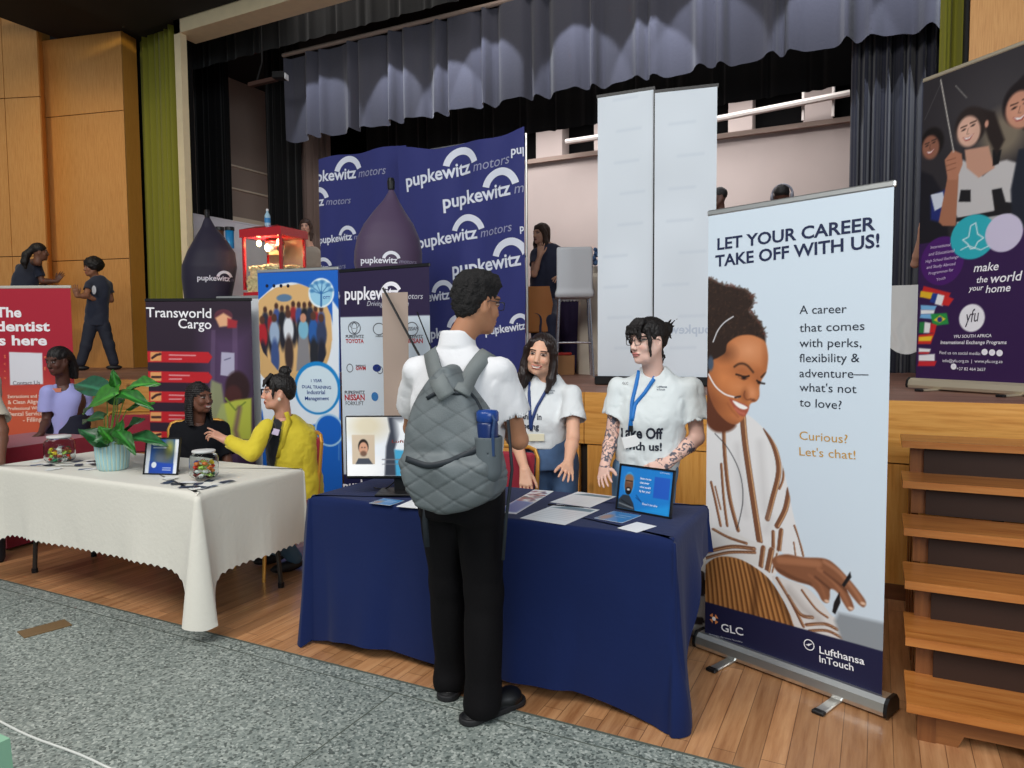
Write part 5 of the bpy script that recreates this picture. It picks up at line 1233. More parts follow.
# --- monitor
q0 = Vector((-2.335, 2.76, .748)); mo = thing('monitor', 'flat black computer monitor with a glowing picture on the dark blue table', 'monitor', q0, R(25))
w, h = .53, .315; z0 = .075
MB().box((w/2, .012, z0+h/2), (w, .022, h), bev=.006).build('housing', BLK, mo)
cv = Canvas(w-.014, h-.022, .003, (222, 226, 232)); ww, hh = cv.w, cv.h
cv.ell((ww*.2, hh*.85), (.1, .07), (206, 196, 172), soft=.04); cv.ell((ww*.1, hh*.1), (.16, .06), (240, 240, 240), soft=.03)
cv.poly([(ww*.40, hh*1.0), (ww*.56, hh), (ww*.52, hh*.72), (ww*.46, hh*.45), (ww*.50, 0), (ww*.36, 0), (ww*.38, hh*.5), (ww*.42, hh*.76)], (60, 64, 76), soft=.006)
cv.poly([(ww*.46, hh*.45), (ww*.62, hh*.42), (ww*.60, 0), (ww*.47, 0)], (70, 160, 200), soft=.005); cv.poly([(ww*.47, hh*.95), (ww*.95, hh), (ww*.95, hh*.5), (ww*.5, hh*.5)], (232, 236, 240), soft=.02)
cv.poly([(ww*.05, hh*.2), (ww*.27, hh*.2), (ww*.27, hh*.7), (ww*.05, hh*.7)], (196, 178, 156)); cv.ell((ww*.16, hh*.5), (.026, .037), (36, 28, 26)); cv.ell((ww*.16, hh*.46), (.022, .034), (196, 146, 120)); cv.poly([(ww*.08, hh*.2), (ww*.11, hh*.3), (ww*.21, hh*.3), (ww*.25, hh*.2)], (70, 74, 84)); cv.ell((ww*.16, hh*.38), (.016, .014), (60, 44, 38), soft=.004, op=.6)
for x_ in (-.007, .007): cv.ell((ww*.16+x_, hh*.485), (.003, .0022), (30, 24, 24))
cv.line([(ww*.34, hh*.2), (ww*.7, hh*.2)], .003, (120, 120, 126)); cv.line([(ww*.34, hh*.28), (ww*.55, hh*.28)], .005, (120, 120, 126))
cv.build('screen', vcmat('screen_glow', .3, emit=.3), mo, -.0005, lambda V: V+np.array([.007, 0, z0+.016]))
mm_ = MB(); put(mm_, 'Lufthansa', ww*.45, z0+hh*.62, ww*.3, 1, .01, 0, 1, 0, -.0015, h=.014); mm_.build('screen_lettering', ink((150, 60, 50)), mo)
MB().box((w*.5, .03, z0/2+.03), (.06, .02, .12), bev=.004).build('neck', BLK, mo); MB().box((w*.5, .02, .006), (.22, .17, .012), bev=.004).build('stand_base', BLK, mo)
c_ = MB()
for sx in (-1, 1): c_.tube([(w*.5, .05, .08), (w*.5+sx*.07, .07, .02), (w*.5+sx*.1, .09, .004), (w*.5+sx*.16, .14, .004)], .003, 6)
c_.build('cable', BLK, mo)

# --- papers on the blue table
def sheet(name, label, cat, quad, paint=None, col=(226, 230, 234), z=.7485, text=None):
    q = [atZ(x, y, z) for x, y in quad]; o = q[0]; ux = (q[1]-q[0]); W_ = ux.length; ux.normalize(); H_ = ((q[3]-q[0]).length+(q[2]-q[1]).length)/2; rz = math.atan2(ux.y, ux.x)
    t = thing(name, label, cat, (o.x, o.y, z), rz)
    MB().box((W_/2, H_/2, -.0003), (W_, H_, .0006)).build('paper', mat('white_paper', (232, 234, 236), .6), t)
    if paint:
        cv = Canvas(W_-.004, H_-.004, .003, col); paint(cv); cv.build('print', vcmat('glossy_print', .3), t, 0, lambda V: np.stack([V[:, 0]+.002, V[:, 2]+.002, V[:, 1]*0+.0003], -1))
    return t
rgp = np.random.default_rng(2)
def pa(c):
    w, h = c.w, c.h; c.poly([(w*.06, h*.05), (w*.94, h*.05), (w*.94, h*.45), (w*.06, h*.5)], (70, 110, 180), soft=.01)
    for i in range(60): c.ell((rgp.uniform(.1, .9)*w, rgp.uniform(.5, .95)*h), (.012, .009), [(150, 60, 60), (40, 40, 60), (200, 190, 186), (120, 60, 90)][rgp.integers(0, 4)], soft=.004)
sheet('poster_sheet', 'large printed sheet with a crowd photograph, just right of the backpack', 'poster', [(494, 512), (516, 514), (558, 492), (516, 488)], pa)
def pb(c): w, h = c.w, c.h; c.poly([(w*.05, h*.75), (w*.95, h*.8), (w*.95, h*.95), (w*.3, h*.93)], (90, 130, 150), soft=.004); [c.line([(w*.1, h*(.66-.09*i)), (w*.88, h*(.66-.09*i))], .003, (176, 184, 192)) for i in range(6)]
sheet('information_sheet', 'white information sheet at the front edge of the dark blue table', 'paper', [(520, 518), (565, 525), (588, 508), (546, 503)], pb)
sheet('information_sheet', 'white information sheet farther back, beside the hand of the woman in glasses', 'paper', [(550, 502), (590, 507.5), (612, 496), (573, 491)], pb)
pn = atZ(548, 504.5, .75); pe = atZ(584, 507.5, .75); tag(MB().tube([pn, pn*.5+pe*.5, pe-(pe-pn)*.04, pe], [.004, .004, .004, .001], 8).build('pen', mat('pen_black', (24, 24, 28), .3)), 'thin dark pen lying between the two white information sheets', 'pen')
def pc(c): w, h = c.w, c.h; c.a[:] = (60, 130, 190); c.ell((w*.2, h*.3), (w*.18, h*.3), (150, 120, 110), soft=.01); c.line([(w*.4, h*.7), (w*.85, h*.7)], .005, (220, 230, 240)); c.line([(w*.4, h*.5), (w*.8, h*.5)], .004, (220, 230, 240))
sheet('flyer', 'small blue flyer in front of the framed poster', 'flyer', [(594, 518), (622, 523), (635, 513.5), (606, 511)], pc, (60, 130, 190))
sheet('plain_card', 'small plain white card near the front edge of the blue table', 'card', [(617, 528), (637, 532.5), (653, 525.5), (633, 521)], None)
sheet('flyer', 'folded blue leaflet in front of the monitor', 'flyer', [(369, 503), (390, 505.5), (408, 500), (382, 499)], pc, (60, 110, 180))
sheet('plain_card', 'white card beside the folded leaflet in front of the monitor', 'card', [(396, 506.5), (424, 509), (436, 501), (408, 500.5)], None)
# --- patterned bag behind the career banner
bg = Solid((-.25, -.2, 0), (.25, .2, .55), .008)
bg.loft([(.01, 0, 0, .17, .11, 0), (.2, 0, 0, .19, .12, 0), (.40, 0, 0, .15, .08, 0), (.46, .01, 0, .10, .05, 0)], p=2.6); bg.ell((-.05, -.02, .48), (.07, .05, .05), .03)
bg.disp(lambda P: .012*vnoise(P, 14, 3))
q = atY(697, 600, 3.66); bo = thing('carrier_bag', 'pale patterned bag slumped on the floor between the blue table and the white banner', 'bag', (q.x+.02, 3.68, 0), R(20))
def bcol(P):
    n = vnoise(P, 18, 8); c = np.where(n[:, None] > .25, np.array([[60, 50, 46]]), np.array([[206, 202, 194]])); n2 = vnoise(P, 10, 9); c = np.where((n2[:, None] > .35), np.array([[196, 140, 90]]), c); return np.where(P[:, 2:3] > .44, np.array([[196, 140, 90]]), c)
skin_obj('body', bg, vcmat('bag_cloth', .6), bo, bcol, world=False)
MB().tube([(-.1, 0, .44), (-.08, -.03, .50), (0, -.04, .53), (.07, -.02, .5), (.08, 0, .44)], .009, 8).build('handle', mat('strap_brown', (90, 60, 44), .6), bo)
# ================================================================ people
SKIN = vcmat('skin', .5, sss=.08, spec=.4); HAIRM = mat('hair_black', (20, 15, 14), .55, bump=.6, bscale=90); HAIRB = mat('hair_brown', (58, 38, 28), .5, bump=.5, bscale=90)
CLO = vcmat('cloth_vc', .8, bump=.1, bscale=120, sheen=.15)
def V3(*a): return np.array(a, float)
def plane_pt(o, cd, Y0):
    o = np.array(o, float)
    def K(x, y, Y=Y0):
        d = V3(*ray(x, y)); p = o-cd*(Y-Y0); c = V3(*CAM); return c+d*(((p-c)@cd)/(d@cd))
    return K
def rotz(a): c, s = math.cos(a), math.sin(a); return np.array([[c, -s, 0], [s, c, 0], [0, 0, 1.]])
def frame(f, up=(0, 0, 1), roll=0):
    """columns: right, forward, up"""
    f = np.array(f, float); f /= np.linalg.norm(f); r = np.cross(f, up); r /= np.linalg.norm(r); u = np.cross(r, f)
    if roll: r, u = r*math.cos(roll)+u*math.sin(roll), -r*math.sin(roll)+u*math.cos(roll)
    return np.stack([r, f, u], 1)
def ik(a, b, l1, l2, pole):
    a, b, pole = map(lambda q: np.array(q, float), (a, b, pole)); d = b-a; L = np.linalg.norm(d); L2 = min(L, (l1+l2)*.999); d /= L
    x = (l1*l1-l2*l2+L2*L2)/(2*L2); h = math.sqrt(max(l1*l1-x*x, 0)); p = pole-d*(pole@d); p /= np.linalg.norm(p)+1e-9; return a+d*x+p*h

def head_solid(c, M, sc=1., vox=.0035, neck=None, smile=0, ears=True, jaw=1.):
    """c head centre, M frame (right, forward, up)"""
    c = np.array(c, float); T = lambda x, y, z: c+M@V3(x, y, z)*sc; s = Solid(c-.17*sc, c+.17*sc, vox)
    if neck is not None: lo = np.minimum(c-.17*sc, np.array(neck)-.08); hi = np.maximum(c+.17*sc, np.array(neck)+.08); s = Solid(lo, hi, vox)
    E = lambda p, r, k=.012, op='u': s.ell(T(*p), V3(*r)*sc, k, op, M)
    E((0, -.014, .030), (.071, .090, .082)); E((0, .020, -.028), (.058, .068, .082), .02); E((0, .046, -.078), (.036*jaw, .036, .030), .035)
    for q in (-1, 1):
        E((q*.034, .058+.006*smile, -.028), (.022+.003*smile, .022, .022), .02); s.cone(T(q*.062, -.01, -.03), T(q*.032, .035, -.085), .018*sc, .016*sc, .03)
    s.cone(T(-.040, .074, .030), T(.040, .074, .030), .010*sc, .010*sc, .015)
    E((0, .080, -.006), (.012, .012, .03), .012)
    for q in (-1, 1): E((q*.031, .094, .008), (.016, .012, .010), .010, 's')
    s.cone(T(0, .081, .014), T(0, .101, -.026), .0085*sc, .0115*sc, .014); E((0, .105, -.030), (.011, .009, .009), .006)
    for q in (-1, 1): E((q*.011, .098, -.034), (.0075, .009, .0065), .005); E((q*.006, .103, -.041), (.004, .005, .003), .003, 's'); E((q*.031, .075, .007), (.0145, .0120, .0115), .004)
    w = .026+.006*smile
    E((0, .086, -.060), (w, .012, .0065), .006); E((0, .085, -.071), (w*.85, .012, .0075), .006); s.cone(T(-w*.9, .082, -.0655+.006*smile), T(w*.9, .082, -.0655+.006*smile), .0015, .0015, .002, 's')
    if smile: E((0, .094, -.0655), (w*.72, .006, .0035), .002, 's')
    E((0, .070, -.098), (.018, .016, .014), .018)
    if ears:
        for q in (-1, 1): E((q*.073, -.008, -.004), (.008, .019, .030), .006); E((q*.079, -.002, .0), (.005, .009, .016), .004, 's')
    if neck is not None: s.cone(T(0, -.022, -.055), neck, .050*sc, .056*sc, .03)
    return s
def face_col(c, M, sc, skin, lips=(150, 80, 76), brow=(50, 36, 30), iris=(60, 40, 28), smile=0, cheek=None, lid=(40, 26, 22)):
    c = np.array(c, float)
    def f(P):
        L = (P-c)@M/sc; x, y, z = L[:, 0], L[:, 1], L[:, 2]; col = np.ones((len(P), 3))*np.array(skin, float); front = y > .045; ax = np.abs(x)
        def mix(m, cc, o=1): 
            m = (np.clip(m, 0, 1)*o)[:, None]; col[:] = col*(1-m)+np.array(cc, float)*m
        sk = np.array(skin, float)
        mix(np.clip(1-np.hypot((ax-.038)/.02, (z+.03)/.016), 0, 1)*front, sk*np.array([1.06, .88, .86]), .5)
        if y.size:
            ex = (ax-.031)/.0145; ez = (z-.007)/.0048
            mix((np.hypot(ex, ez*.62) < 1.1)*front, lid, .5); mix((np.hypot(ex, ez) < 1)*front, np.array([200, 196, 192.])*.62+sk*.3); mix((np.hypot((ax-.031), (z-.007)) < .0078)*front*(np.abs(ez) < 1), iris)
            mix((np.abs(z-.0135-.004*(1-ex**2)) < .0018)*(np.abs(ex) < 1.1)*front, lid, .9)
            bz = .0285-.16*np.maximum(ax-.036, 0)+.16*np.minimum(ax-.036, 0); mix(np.clip((.0042-np.abs(z-bz))/.0015, 0, 1)*(ax > .013)*(ax < .052)*front, brow, .85)
            w = .026+.006*smile; zz = z+.0655-.0085*smile*(ax/w)**2; mix((np.hypot(ax/(w*1.02), zz/.0125) < 1)*(y > .07), lips, .85)
            if smile: mix((np.hypot(ax/(w*.82), zz/.0058) < 1)*(y > .07), np.array([236, 232, 226.])*.8+sk*.18)
            else: mix((np.abs(zz) < .0014)*(ax < w)*(y > .07), np.array(lips)*.45)
            mix((np.hypot((ax-.006)/.004, (z+.041)/.003) < 1)*(y > .08), sk*.4)
        return col
    return f
def hand(s, w, d, n, side, sc=1., curl=.25, spread=.12, thumb=.6, k=.006):
    """w wrist, d pointing direction, n back-of-hand normal, side = thumb side"""
    w = np.array(w, float); d = np.array(d, float); d /= np.linalg.norm(d); n = np.array(n, float); n -= d*(n@d); n /= np.linalg.norm(n); t = np.array(side, float); t -= d*(t@d)+n*(t@n); t /= np.linalg.norm(t)
    T = lambda a, b, c: w+(d*a+t*b+n*c)*sc
    for i, (b, L) in enumerate(((.030, .088), (.010, .092), (-.010, .088), (-.029, .080))):
        s.cone(T(0, b*.55, 0), T(L, b, .003), .0135*sc, .0105*sc, .012)
    s.cone(T(.02, .0, -.006), T(.07, 0, -.006), .022*sc, .018*sc, .015, flat=(n, .55))
    cu = curl if hasattr(curl, '__len__') else [curl]*4
    for i, (b, L, fl, r) in enumerate(((.030, .088, .070, .0080), (.010, .092, .078, .0083), (-.010, .088, .072, .0080), (-.029, .080, .056, .0070))):
        p = T(L, b, .003); a = 0; sp = spread*(1.5-i)/1.5; segs = [.46, .30, .24]
        for j, q in enumerate(segs):
            a += cu[i]*(1.0 if j == 0 else 1.3 if j == 1 else .9); dd = (d*math.cos(a)-n*math.sin(a)); dd = dd*math.cos(sp)+t*math.sin(sp)
            p2 = p+dd*fl*q*sc; s.cone(p, p2, r*(1-.08*j)*sc, r*(.92-.08*j)*sc, .003); p = p2
    p = T(.018, .024, -.006); dd = d*math.cos(thumb)+t*math.sin(thumb)-n*.25; dd /= np.linalg.norm(dd); p2 = p+dd*.042*sc; s.cone(p, p2, .014*sc, .0105*sc, .008)
    dd = dd*.8+d*.5; dd /= np.linalg.norm(dd); p3 = p2+dd*.030*sc; s.cone(p2, p3, .0100*sc, .0090*sc, .004); dd = dd*.8+d*.4; dd /= np.linalg.norm(dd); s.cone(p3, p3+dd*.024*sc, .0090*sc, .0075*sc, .003)
def arm_solid(sh, el, wr, hd, hn, hside, r=(.046, .037, .036, .025), sc=1., vox=.0045, curl=.25, spread=.12, thumb=.6, start=0.):
    sh, el, wr = [np.array(q, float) for q in (sh, el, wr)]; hd = np.array(hd, float); hd /= np.linalg.norm(hd); tip = wr+hd*.2*sc
    a0 = sh+(el-sh)*start; P = np.stack([a0, el, wr, tip]); s = Solid(P.min(0)-.075, P.max(0)+.075, vox)
    s.cone(a0, el, r[0], r[1], .02); m = el+(wr-el)*.3; s.cone(el, m, r[2], r[2]*1.04, .015); s.cone(m, wr, r[2]*1.04, r[3], .015); s.cone(wr-(wr-el)*.06, wr+hd*.03, r[3]*.95, r[3]*.9, .015, flat=(hn, .8))
    hand(s, wr, hd, hn, hside, sc, curl, spread, thumb); return s
def folds(amp, sc, seed, zs=1.):
    def f(P):
        Q = P*V3(1, 1, zs); n = vnoise(Q, sc, seed); n2 = vnoise(Q+n[:, None]*.03, sc*2.1, seed+1); return amp*(1-np.abs(n)*2)*.6+amp*.5*n2
    return f
def merge(*s): return list(s)
def hollow(s):
    for e, d_, r1 in getattr(s, 'hol', []): s.ell(e+d_*.004, (r1-.014, .055, r1-.014), .003, 's', rot=frame(d_, (0, 1, .1)))
def sleeve(s, shp, elp, tt, r0, r1, inner=None, k=.035):
    t = Solid(s.lo, s.lo+s.vox, s.vox); t.n = s.n.copy(); t.F = np.full(tuple(s.n), 9., np.float32)
    e = shp+(elp-shp)*tt; d_ = (elp-shp)/np.linalg.norm(elp-shp); M_ = frame(d_, (0, 1, .1)); t.cone(shp, e+d_*.06, r0, r1*1.03, .02)
    if inner is not None: t.cone(shp, inner, r0*.85, r0*1.05, .04)
    t.box(e+d_*.20, (.2, .20, .2), M_, .001, .004, 's'); s.hol = getattr(s, 'hol', [])+[(e, d_, r1)]
    s.comb((slice(None),)*3, t.F, k, 'u')
def ribbon(name, path, wdt, thick, m, parent, nrm):
    """flat strap along points; nrm gives outward normal per point"""
    mb = MB(); N = len(path)
    for i, p in enumerate(path):
        t = (path[min(i+1, N-1)]-path[max(i-1, 0)]).normalized(); n = nrm[i] if isinstance(nrm, list) else nrm; n = (n-t*n.dot(t)).normalized(); sd = t.cross(n)
        for a, b in ((-1, 0), (1, 0), (1, 1), (-1, 1)): mb.v.append(tuple(p+sd*a*wdt/2+n*b*thick))
    for i in range(N-1):
        for j in range(4): a = i*4+j; b = i*4+(j+1) % 4; mb.f.append((a, b, b+4, a+4))
    mb.f += [(3, 2, 1, 0), tuple((N-1)*4+j for j in range(4))]
    return mb.build(name, m, parent, True, True)
def strap_on(name, bvs, pts2, d, wdt, thick, m, parent, off=.0, n=24):
    """pts2: world points roughly on the body, pressed onto it along d"""
    path, P = [], [Vector(p) for p in pts2]
    seg = [(P[i+1]-P[i]).length for i in range(len(P)-1)]; tot = sum(seg)
    for i in range(n+1):
        q = tot*i/n; k = 0
        while k < len(seg)-1 and q > seg[k]: q -= seg[k]; k += 1
        p = P[k].lerp(P[k+1], min(q/seg[k], 1)); best = None
        for bv in bvs:
            h = drape(bv, p, d, .003+off)
            if h is not None and (best is None or (h-p).dot(Vector(d)) < (best-p).dot(Vector(d))): best = h
        path += [best] if best is not None else []
    n = len(path)-1
    sm = [path[0]]+[(path[i-1]+path[i]*2+path[i+1])/4 for i in range(1, n)]+[path[-1]]
    return ribbon(name, sm, wdt, thick, m, parent, -Vector(d))
def cloth_text(name, parts_, bv, root, col, org, ux, uz, d, off=.002):
    m = MB()
    for s_, x, y, w, bold, h in parts_:
        V_, F_, w0 = tgeo(s_, bold); k = w/w0; kh = h/.7 if h else k; vs = []; ok = []
        for (a, b) in V_:
            q = drape(bv, org+ux*(x+a*k)+uz*(y+b*kh), d, off); ok.append(q is not None); vs.append(tuple(q) if q else (0, 0, 0))
        m.add(vs, [f for f in F_ if all(ok[i] for i in f)])
    return m.build(name, ink(col), root, True)
def glasses(c, M, sc, root, col=(24, 22, 24), r=.021, thin=.0016, h=.8):
    c = np.array(c, float); T = lambda x, y, z: Vector(c+M@V3(x, y, z)*sc); g = MB()
    for q in (-1, 1):
        pts = []
        for i in range(17):
            t = 2*PI*i/16; x = math.cos(t); z = math.sin(t); pts.append(T(q*.033+r*math.copysign(abs(x)**.6, x), .104-.006*(abs(x)), .004+r*h*math.copysign(abs(z)**.6, z)))
        g.tube(pts, thin, 6, cap=False); g.tube([T(q*(.033+r), .097, .010), T(q*.074, .07, .012), T(q*.078, .0, .010), T(q*.078, -.015, .0)], thin, 6)
    g.tube([T(-.012, .102, .008), T(0, .106, .011), T(.012, .102, .008)], thin, 6)
    return g.build('glasses', mat('glasses_%d' % col[0], col, .3), root, True)
def person(name, label, loc, rz=0, group=None): return thing('person', label, 'person', loc, rz, group)

# ---------------------------------------------------------------- the student with the backpack, seen from behind
def student():
    o = V3(-1.47, 2.42, 0); fa = R(90+20); f = V3(-math.sin(R(8)), math.cos(R(8)), 0)      # faces the table
    rt = V3(f[1], -f[0], 0); root = person('', 'tall young man seen from behind in white shirt, black trousers and grey backpack', tuple(o))
    L = lambda x, y, z: o+rt*x+f*y+V3(0, 0, z)
    yaw = math.atan2(rt[1], rt[0])
    hc = V3(*atY(477, 304, 2.46)); hm = frame(rotz(R(-30))@f+V3(0, 0, -.12))
    nb = L(.0, -.01, 1.48); chest = L(0, 0, 1.25)
    shl, shr = L(-.180, -.01, 1.385), L(.180, -.01, 1.385)
    # feet from the photo
    fr_ = V3(*atZ(484, 716, 0)); fl = V3(*atZ(452, 690, 0)); 
    hipl, hipr = L(-.085, 0, .92), L(.085, 0, .92)
    # arms: hands held in front of the chest, right elbow out
    elr = V3(*atY(519, 440, 2.52)); wrr = L(.10, .28, 1.12); ell_ = V3(*atY(412, 428, 2.55)); wrl = L(-.06, .30, 1.10)
    sk = (168, 118, 88)
    H_ = head_solid(hc, hm, .98, .0035, nb)
    ar = arm_solid(shr, elr, wrr, wrl*.4+L(0, .32, 1.14)*.6-wrr, V3(0, 0, .3)+rt*.2-f*.8+V3(0,0,.2), V3(0, 0, 1), (.044, .036, .036, .025), curl=.5)
    al = arm_solid(shl, ell_, wrl, L(.03, .33, 1.15)-wrl, V3(0, 0, .3)-f*.8, V3(0, 0, 1), (.044, .036, .036, .025), curl=.5)
    tr = Solid(o+V3(-.3, -.25, .75), o+V3(.3, .25, 1.5), .008); tr.loft([(.84, 0+o[0], o[1], .15, .10, yaw), (1.0, o[0], o[1], .135, .09, yaw), (1.2, o[0], o[1], .16, .10, yaw), (1.34, o[0], o[1], .14, .08, yaw), (1.46, o[0], o[1], .055, .055, yaw)])
    skin_obj('body', merge(tr, H_, ar, al), SKIN, root, face_col(hc, hm, .98, sk))
    # hair: tight dark curls
    T = lambda x, y, z: hc+hm@V3(x, y, z)*.98
    s = Solid(hc-.19, hc+.19, .004); s.ell(T(0, -.022, .052), V3(.078, .092, .078), .02, rot=hm); s.ell(T(0, -.05, .0), V3(.068, .055, .068), .03, rot=hm); s.ell(T(0, .02, .085), V3(.074, .075, .05), .03, rot=hm)
    s.ell(T(0, .105, -.02), V3(.08, .06, .08), .015, 's', rot=hm)
    for q in (-1, 1): s.ell(T(q*.085, .01, -.03), V3(.025, .035, .038), .01, 's', rot=hm)
    s.disp(lambda P: .006*vnoise(P, 55, 3)+.004*vnoise(P, 110, 4)); skin_obj('hair', s, mat('hair_curly', (16, 13, 13), .8, bump=.8, bscale=160), root)
    glasses(hc, hm, .98, root, (40, 44, 54))
    # shirt
    s = Solid(o+V3(-.42, -.32, .86), o+V3(.42, .4, 1.56), .006)
    secs = [(.93, .0, 0, .165, .125), (1.0, 0, 0, .172, .13), (1.12, 0, .0, .185, .135), (1.28, 0, -.005, .195, .13), (1.36, 0, -.01, .182, .108), (1.43, 0, -.012, .135, .085), (1.49, 0, -.01, .072, .062)]
    s.loft([(z, *L(x, y, 0)[:2], a, b, yaw) for z, x, y, a, b in secs], .03)
    for shp, elp in ((shr, elr), (shl, ell_)):
        sleeve(s, shp, elp, .64, .052, .086, L(0, 0, 1.42))
    s.disp(folds(.007, 9, 21, .6)); s.disp(folds(.003, 26, 23, .6)); hollow(s)
    s.loft([(1.475, *L(0, -.012, 0)[:2], .076, .068, yaw), (1.545, *L(0, -.006, 0)[:2], .064, .060, yaw)], .006)
    s.cone(L(0, -.0, 1.535), L(0, .02, 1.60), .054, .056, .003, 's')
    shirt = skin_obj('shirt', s, CLO, root, (214, 214, 216)); bvs = bvh_of(shirt)
    cf = MB()
    # trousers
    s = Solid(o+V3(-.45, -.35, .02), o+V3(.45, .35, 1.02), .0075)
    s.loft([(.80, *L(0, 0, 0)[:2], .165, .115, yaw), (.90, *L(0, 0, 0)[:2], .17, .125, yaw), (1.0, *L(0, 0, 0)[:2], .16, .12, yaw)], .03)
    for hip, ft, kf in ((hipl, fl, .035), (hipr, fr_, .04)):
        kn = (hip+ft)/2+f*kf*.4; kn[2] = .50; an = ft+V3(0, 0, .10); an2 = ft+V3(0, 0, .055)-f*.012; s.chain([hip, kn, an, an2], [.098, .080, .072, .080], .03)
    s.disp(folds(.009, 7, 31, .35)); skin_obj('trousers', s, mat('black_trousers', (9, 7, 9), .8, spec=.2, bump=.1, bscale=90), root)
    # shoes
    for ft, dr in ((fr_, V3(*(atZ(516, 702, 0)-atZ(468, 722, 0)))), (fl, V3(-.3, 1, 0)*.2)):
        dr = dr/np.linalg.norm(dr); P0 = ft; s = Solid(P0-V3(.22, .22, .01), P0+V3(.22, .22, .16), .004); sd = V3(-dr[1], dr[0], 0)
        s.cone(P0-dr*.045+V3(0, 0, .036), P0+dr*.14+V3(0, 0, .036), .038, .036, .03); s.ell(P0+dr*.13+V3(0, 0, .038), (.05, .05, .034), .03); s.cone(P0-dr*.03+V3(0, 0, .05), P0+V3(0, 0, .11), .042, .036, .03); s.cone(P0-dr*.06+V3(0, 0, .016), P0+dr*.145+V3(0, 0, .016), .045, .047, .004, flat=(V3(0, 0, 1), .45)); s.cut(P0+V3(0, 0, .002), (0, 0, -1))
        sh = skin_obj('shoe', s, mat('shoe_leather', (10, 10, 12), .45), root)
        z = Solid(P0-V3(.25, .25, .02), P0+V3(.25, .25, .06), .004); z.cone(P0-dr*.065+V3(0, 0, .012), P0+dr*.155+V3(0, 0, .012), .048, .050, .004); z.cut(P0+V3(0, 0, .001), (0, 0, -1)); z.cut(P0+V3(0, 0, .026), (0, 0, 1)); q = skin_obj('sole', z, mat('shoe_sole', (26, 25, 27), .6), sh)
    # ---------------- backpack, a thing of its own
    bp = thing('backpack', 'grey quilted backpack worn by the tall young man in the white shirt', 'backpack', tuple(L(0, -.2, .95)))
    Bc = V3(*atY(452, 440, 2.26)); bd = (Bc-V3(0, 0, EYE)); bd[2] = 0; bd /= np.linalg.norm(bd)          # away from the reader
    bf = -f*.75-bd*.25; bf /= np.linalg.norm(bf); br = V3(-bf[1], bf[0], 0)                                # outward, and to the right as seen
    br = br if br@rt > 0 else -br
    yb = math.atan2(br[1], br[0])
    def BP(px, py, Y=2.22): return V3(*atY(px, py, Y))
    rows = [(508, 436, 462), (503, 425, 475), (494, 418, 487), (480, 413, 494), (462, 410, 497), (440, 411, 494), (420, 415, 486), (400, 421, 476), (382, 430, 466), (370, 440, 459), (361, 447, 455)]
    s = Solid(Bc-V3(.32, .3, .36), Bc+V3(.32, .3, .36), .005); cen = []
    secs = []
    for (y, xl, xr) in rows:
        a, b = BP(xl, y), BP(xr, y); w = np.linalg.norm(b-a)/2/ max(.5, abs(br@((b-a)/np.linalg.norm(b-a)))); c_ = (a+b)/2; t_ = (y-360)/145; th = (.05+.07*math.sin(PI*min(1, t_*.62+.12)))
        c_ = c_-f*(0.0)+f*.02; secs.append((c_[2], c_[0], c_[1], w*1.0, th, yb))
    s.loft(secs, .02, p=2.5, rnd=.03)
    zc = BP(450, 452)[2]
    pk = [(q[0], q[1]+bf[0]*.055, q[2]+bf[1]*.055, q[3]*.93, q[4]*.85, q[5]) for q in secs if q[0] < zc+.01]; pk.append((zc-.0, pk[-1][1], pk[-1][2], pk[-1][3]*.98, pk[-1][4]*.9, yb)); pk = sorted(set(pk)); pk = [q for i, q in enumerate(pk) if i == 0 or q[0]-pk[i-1][0] > .006]
    s.loft(pk, .02, p=2.5, rnd=.03)
    def quilt(P):
        u = (P-Bc)@br; v = P[:, 2]-Bc[2]; a = np.abs(((u*.6+v)/.075+.5) % 1-.5); b = np.abs(((u*.6-v)/.075+.5) % 1-.5); g = np.exp(-(a/.06)**2)+np.exp(-(b/.06)**2); top = np.clip((BP(450, 385)[2]-P[:, 2])/.05, 0, 1)*(.35+.65*(P[:, 2] < zc))
        return .0028*g*top+.015*vnoise(P*V3(1, 1, .45), 11, 41)+.004*vnoise(P, 25, 42)
    s.disp(quilt)
    def bcol(P):
        u = (P-Bc)@br; v = P[:, 2]-Bc[2]; a = np.abs(((u*.6+v)/.075+.5) % 1-.5); b = np.abs(((u*.6-v)/.075+.5) % 1-.5); g = np.clip(np.exp(-(a/.04)**2)+np.exp(-(b/.04)**2), 0, 1)[:, None]; return np.array([[98, 105, 107]])*(1-g*.16)*(1+.06*vnoise(P, 20, 5)[:, None])
    bag = skin_obj('bag_body', s, vcmat('quilted_nylon', .55, bump=.15, bscale=200), bp, bcol); bvb = bvh_of(bag)
    dk = mat('dark_trim', (34, 40, 46), .6); d = Vector(bd)
    strap_on('pocket_zip', [bvb], [BP(409, 452), BP(430, 458), BP(450, 455), BP(470, 449), BP(487, 440)], d, .022, .004, dk, bp)
    strap_on('top_zip', [bvb], [BP(428, 396), BP(436, 391), BP(448, 390), BP(458, 392), BP(468, 391), BP(476, 400), BP(484, 416)], d, .014, .004, dk, bp)
    tp = BP(487, 446); MB().box(Vector(tp)-d*.06, (.012, .012, .05), bev=.003).build('zip_pull', mat('steel', (190, 190, 190), .3, .9), bp, True)
    gs = mat('grey_webbing', (110, 116, 116), .75, bump=.2, bscale=200)
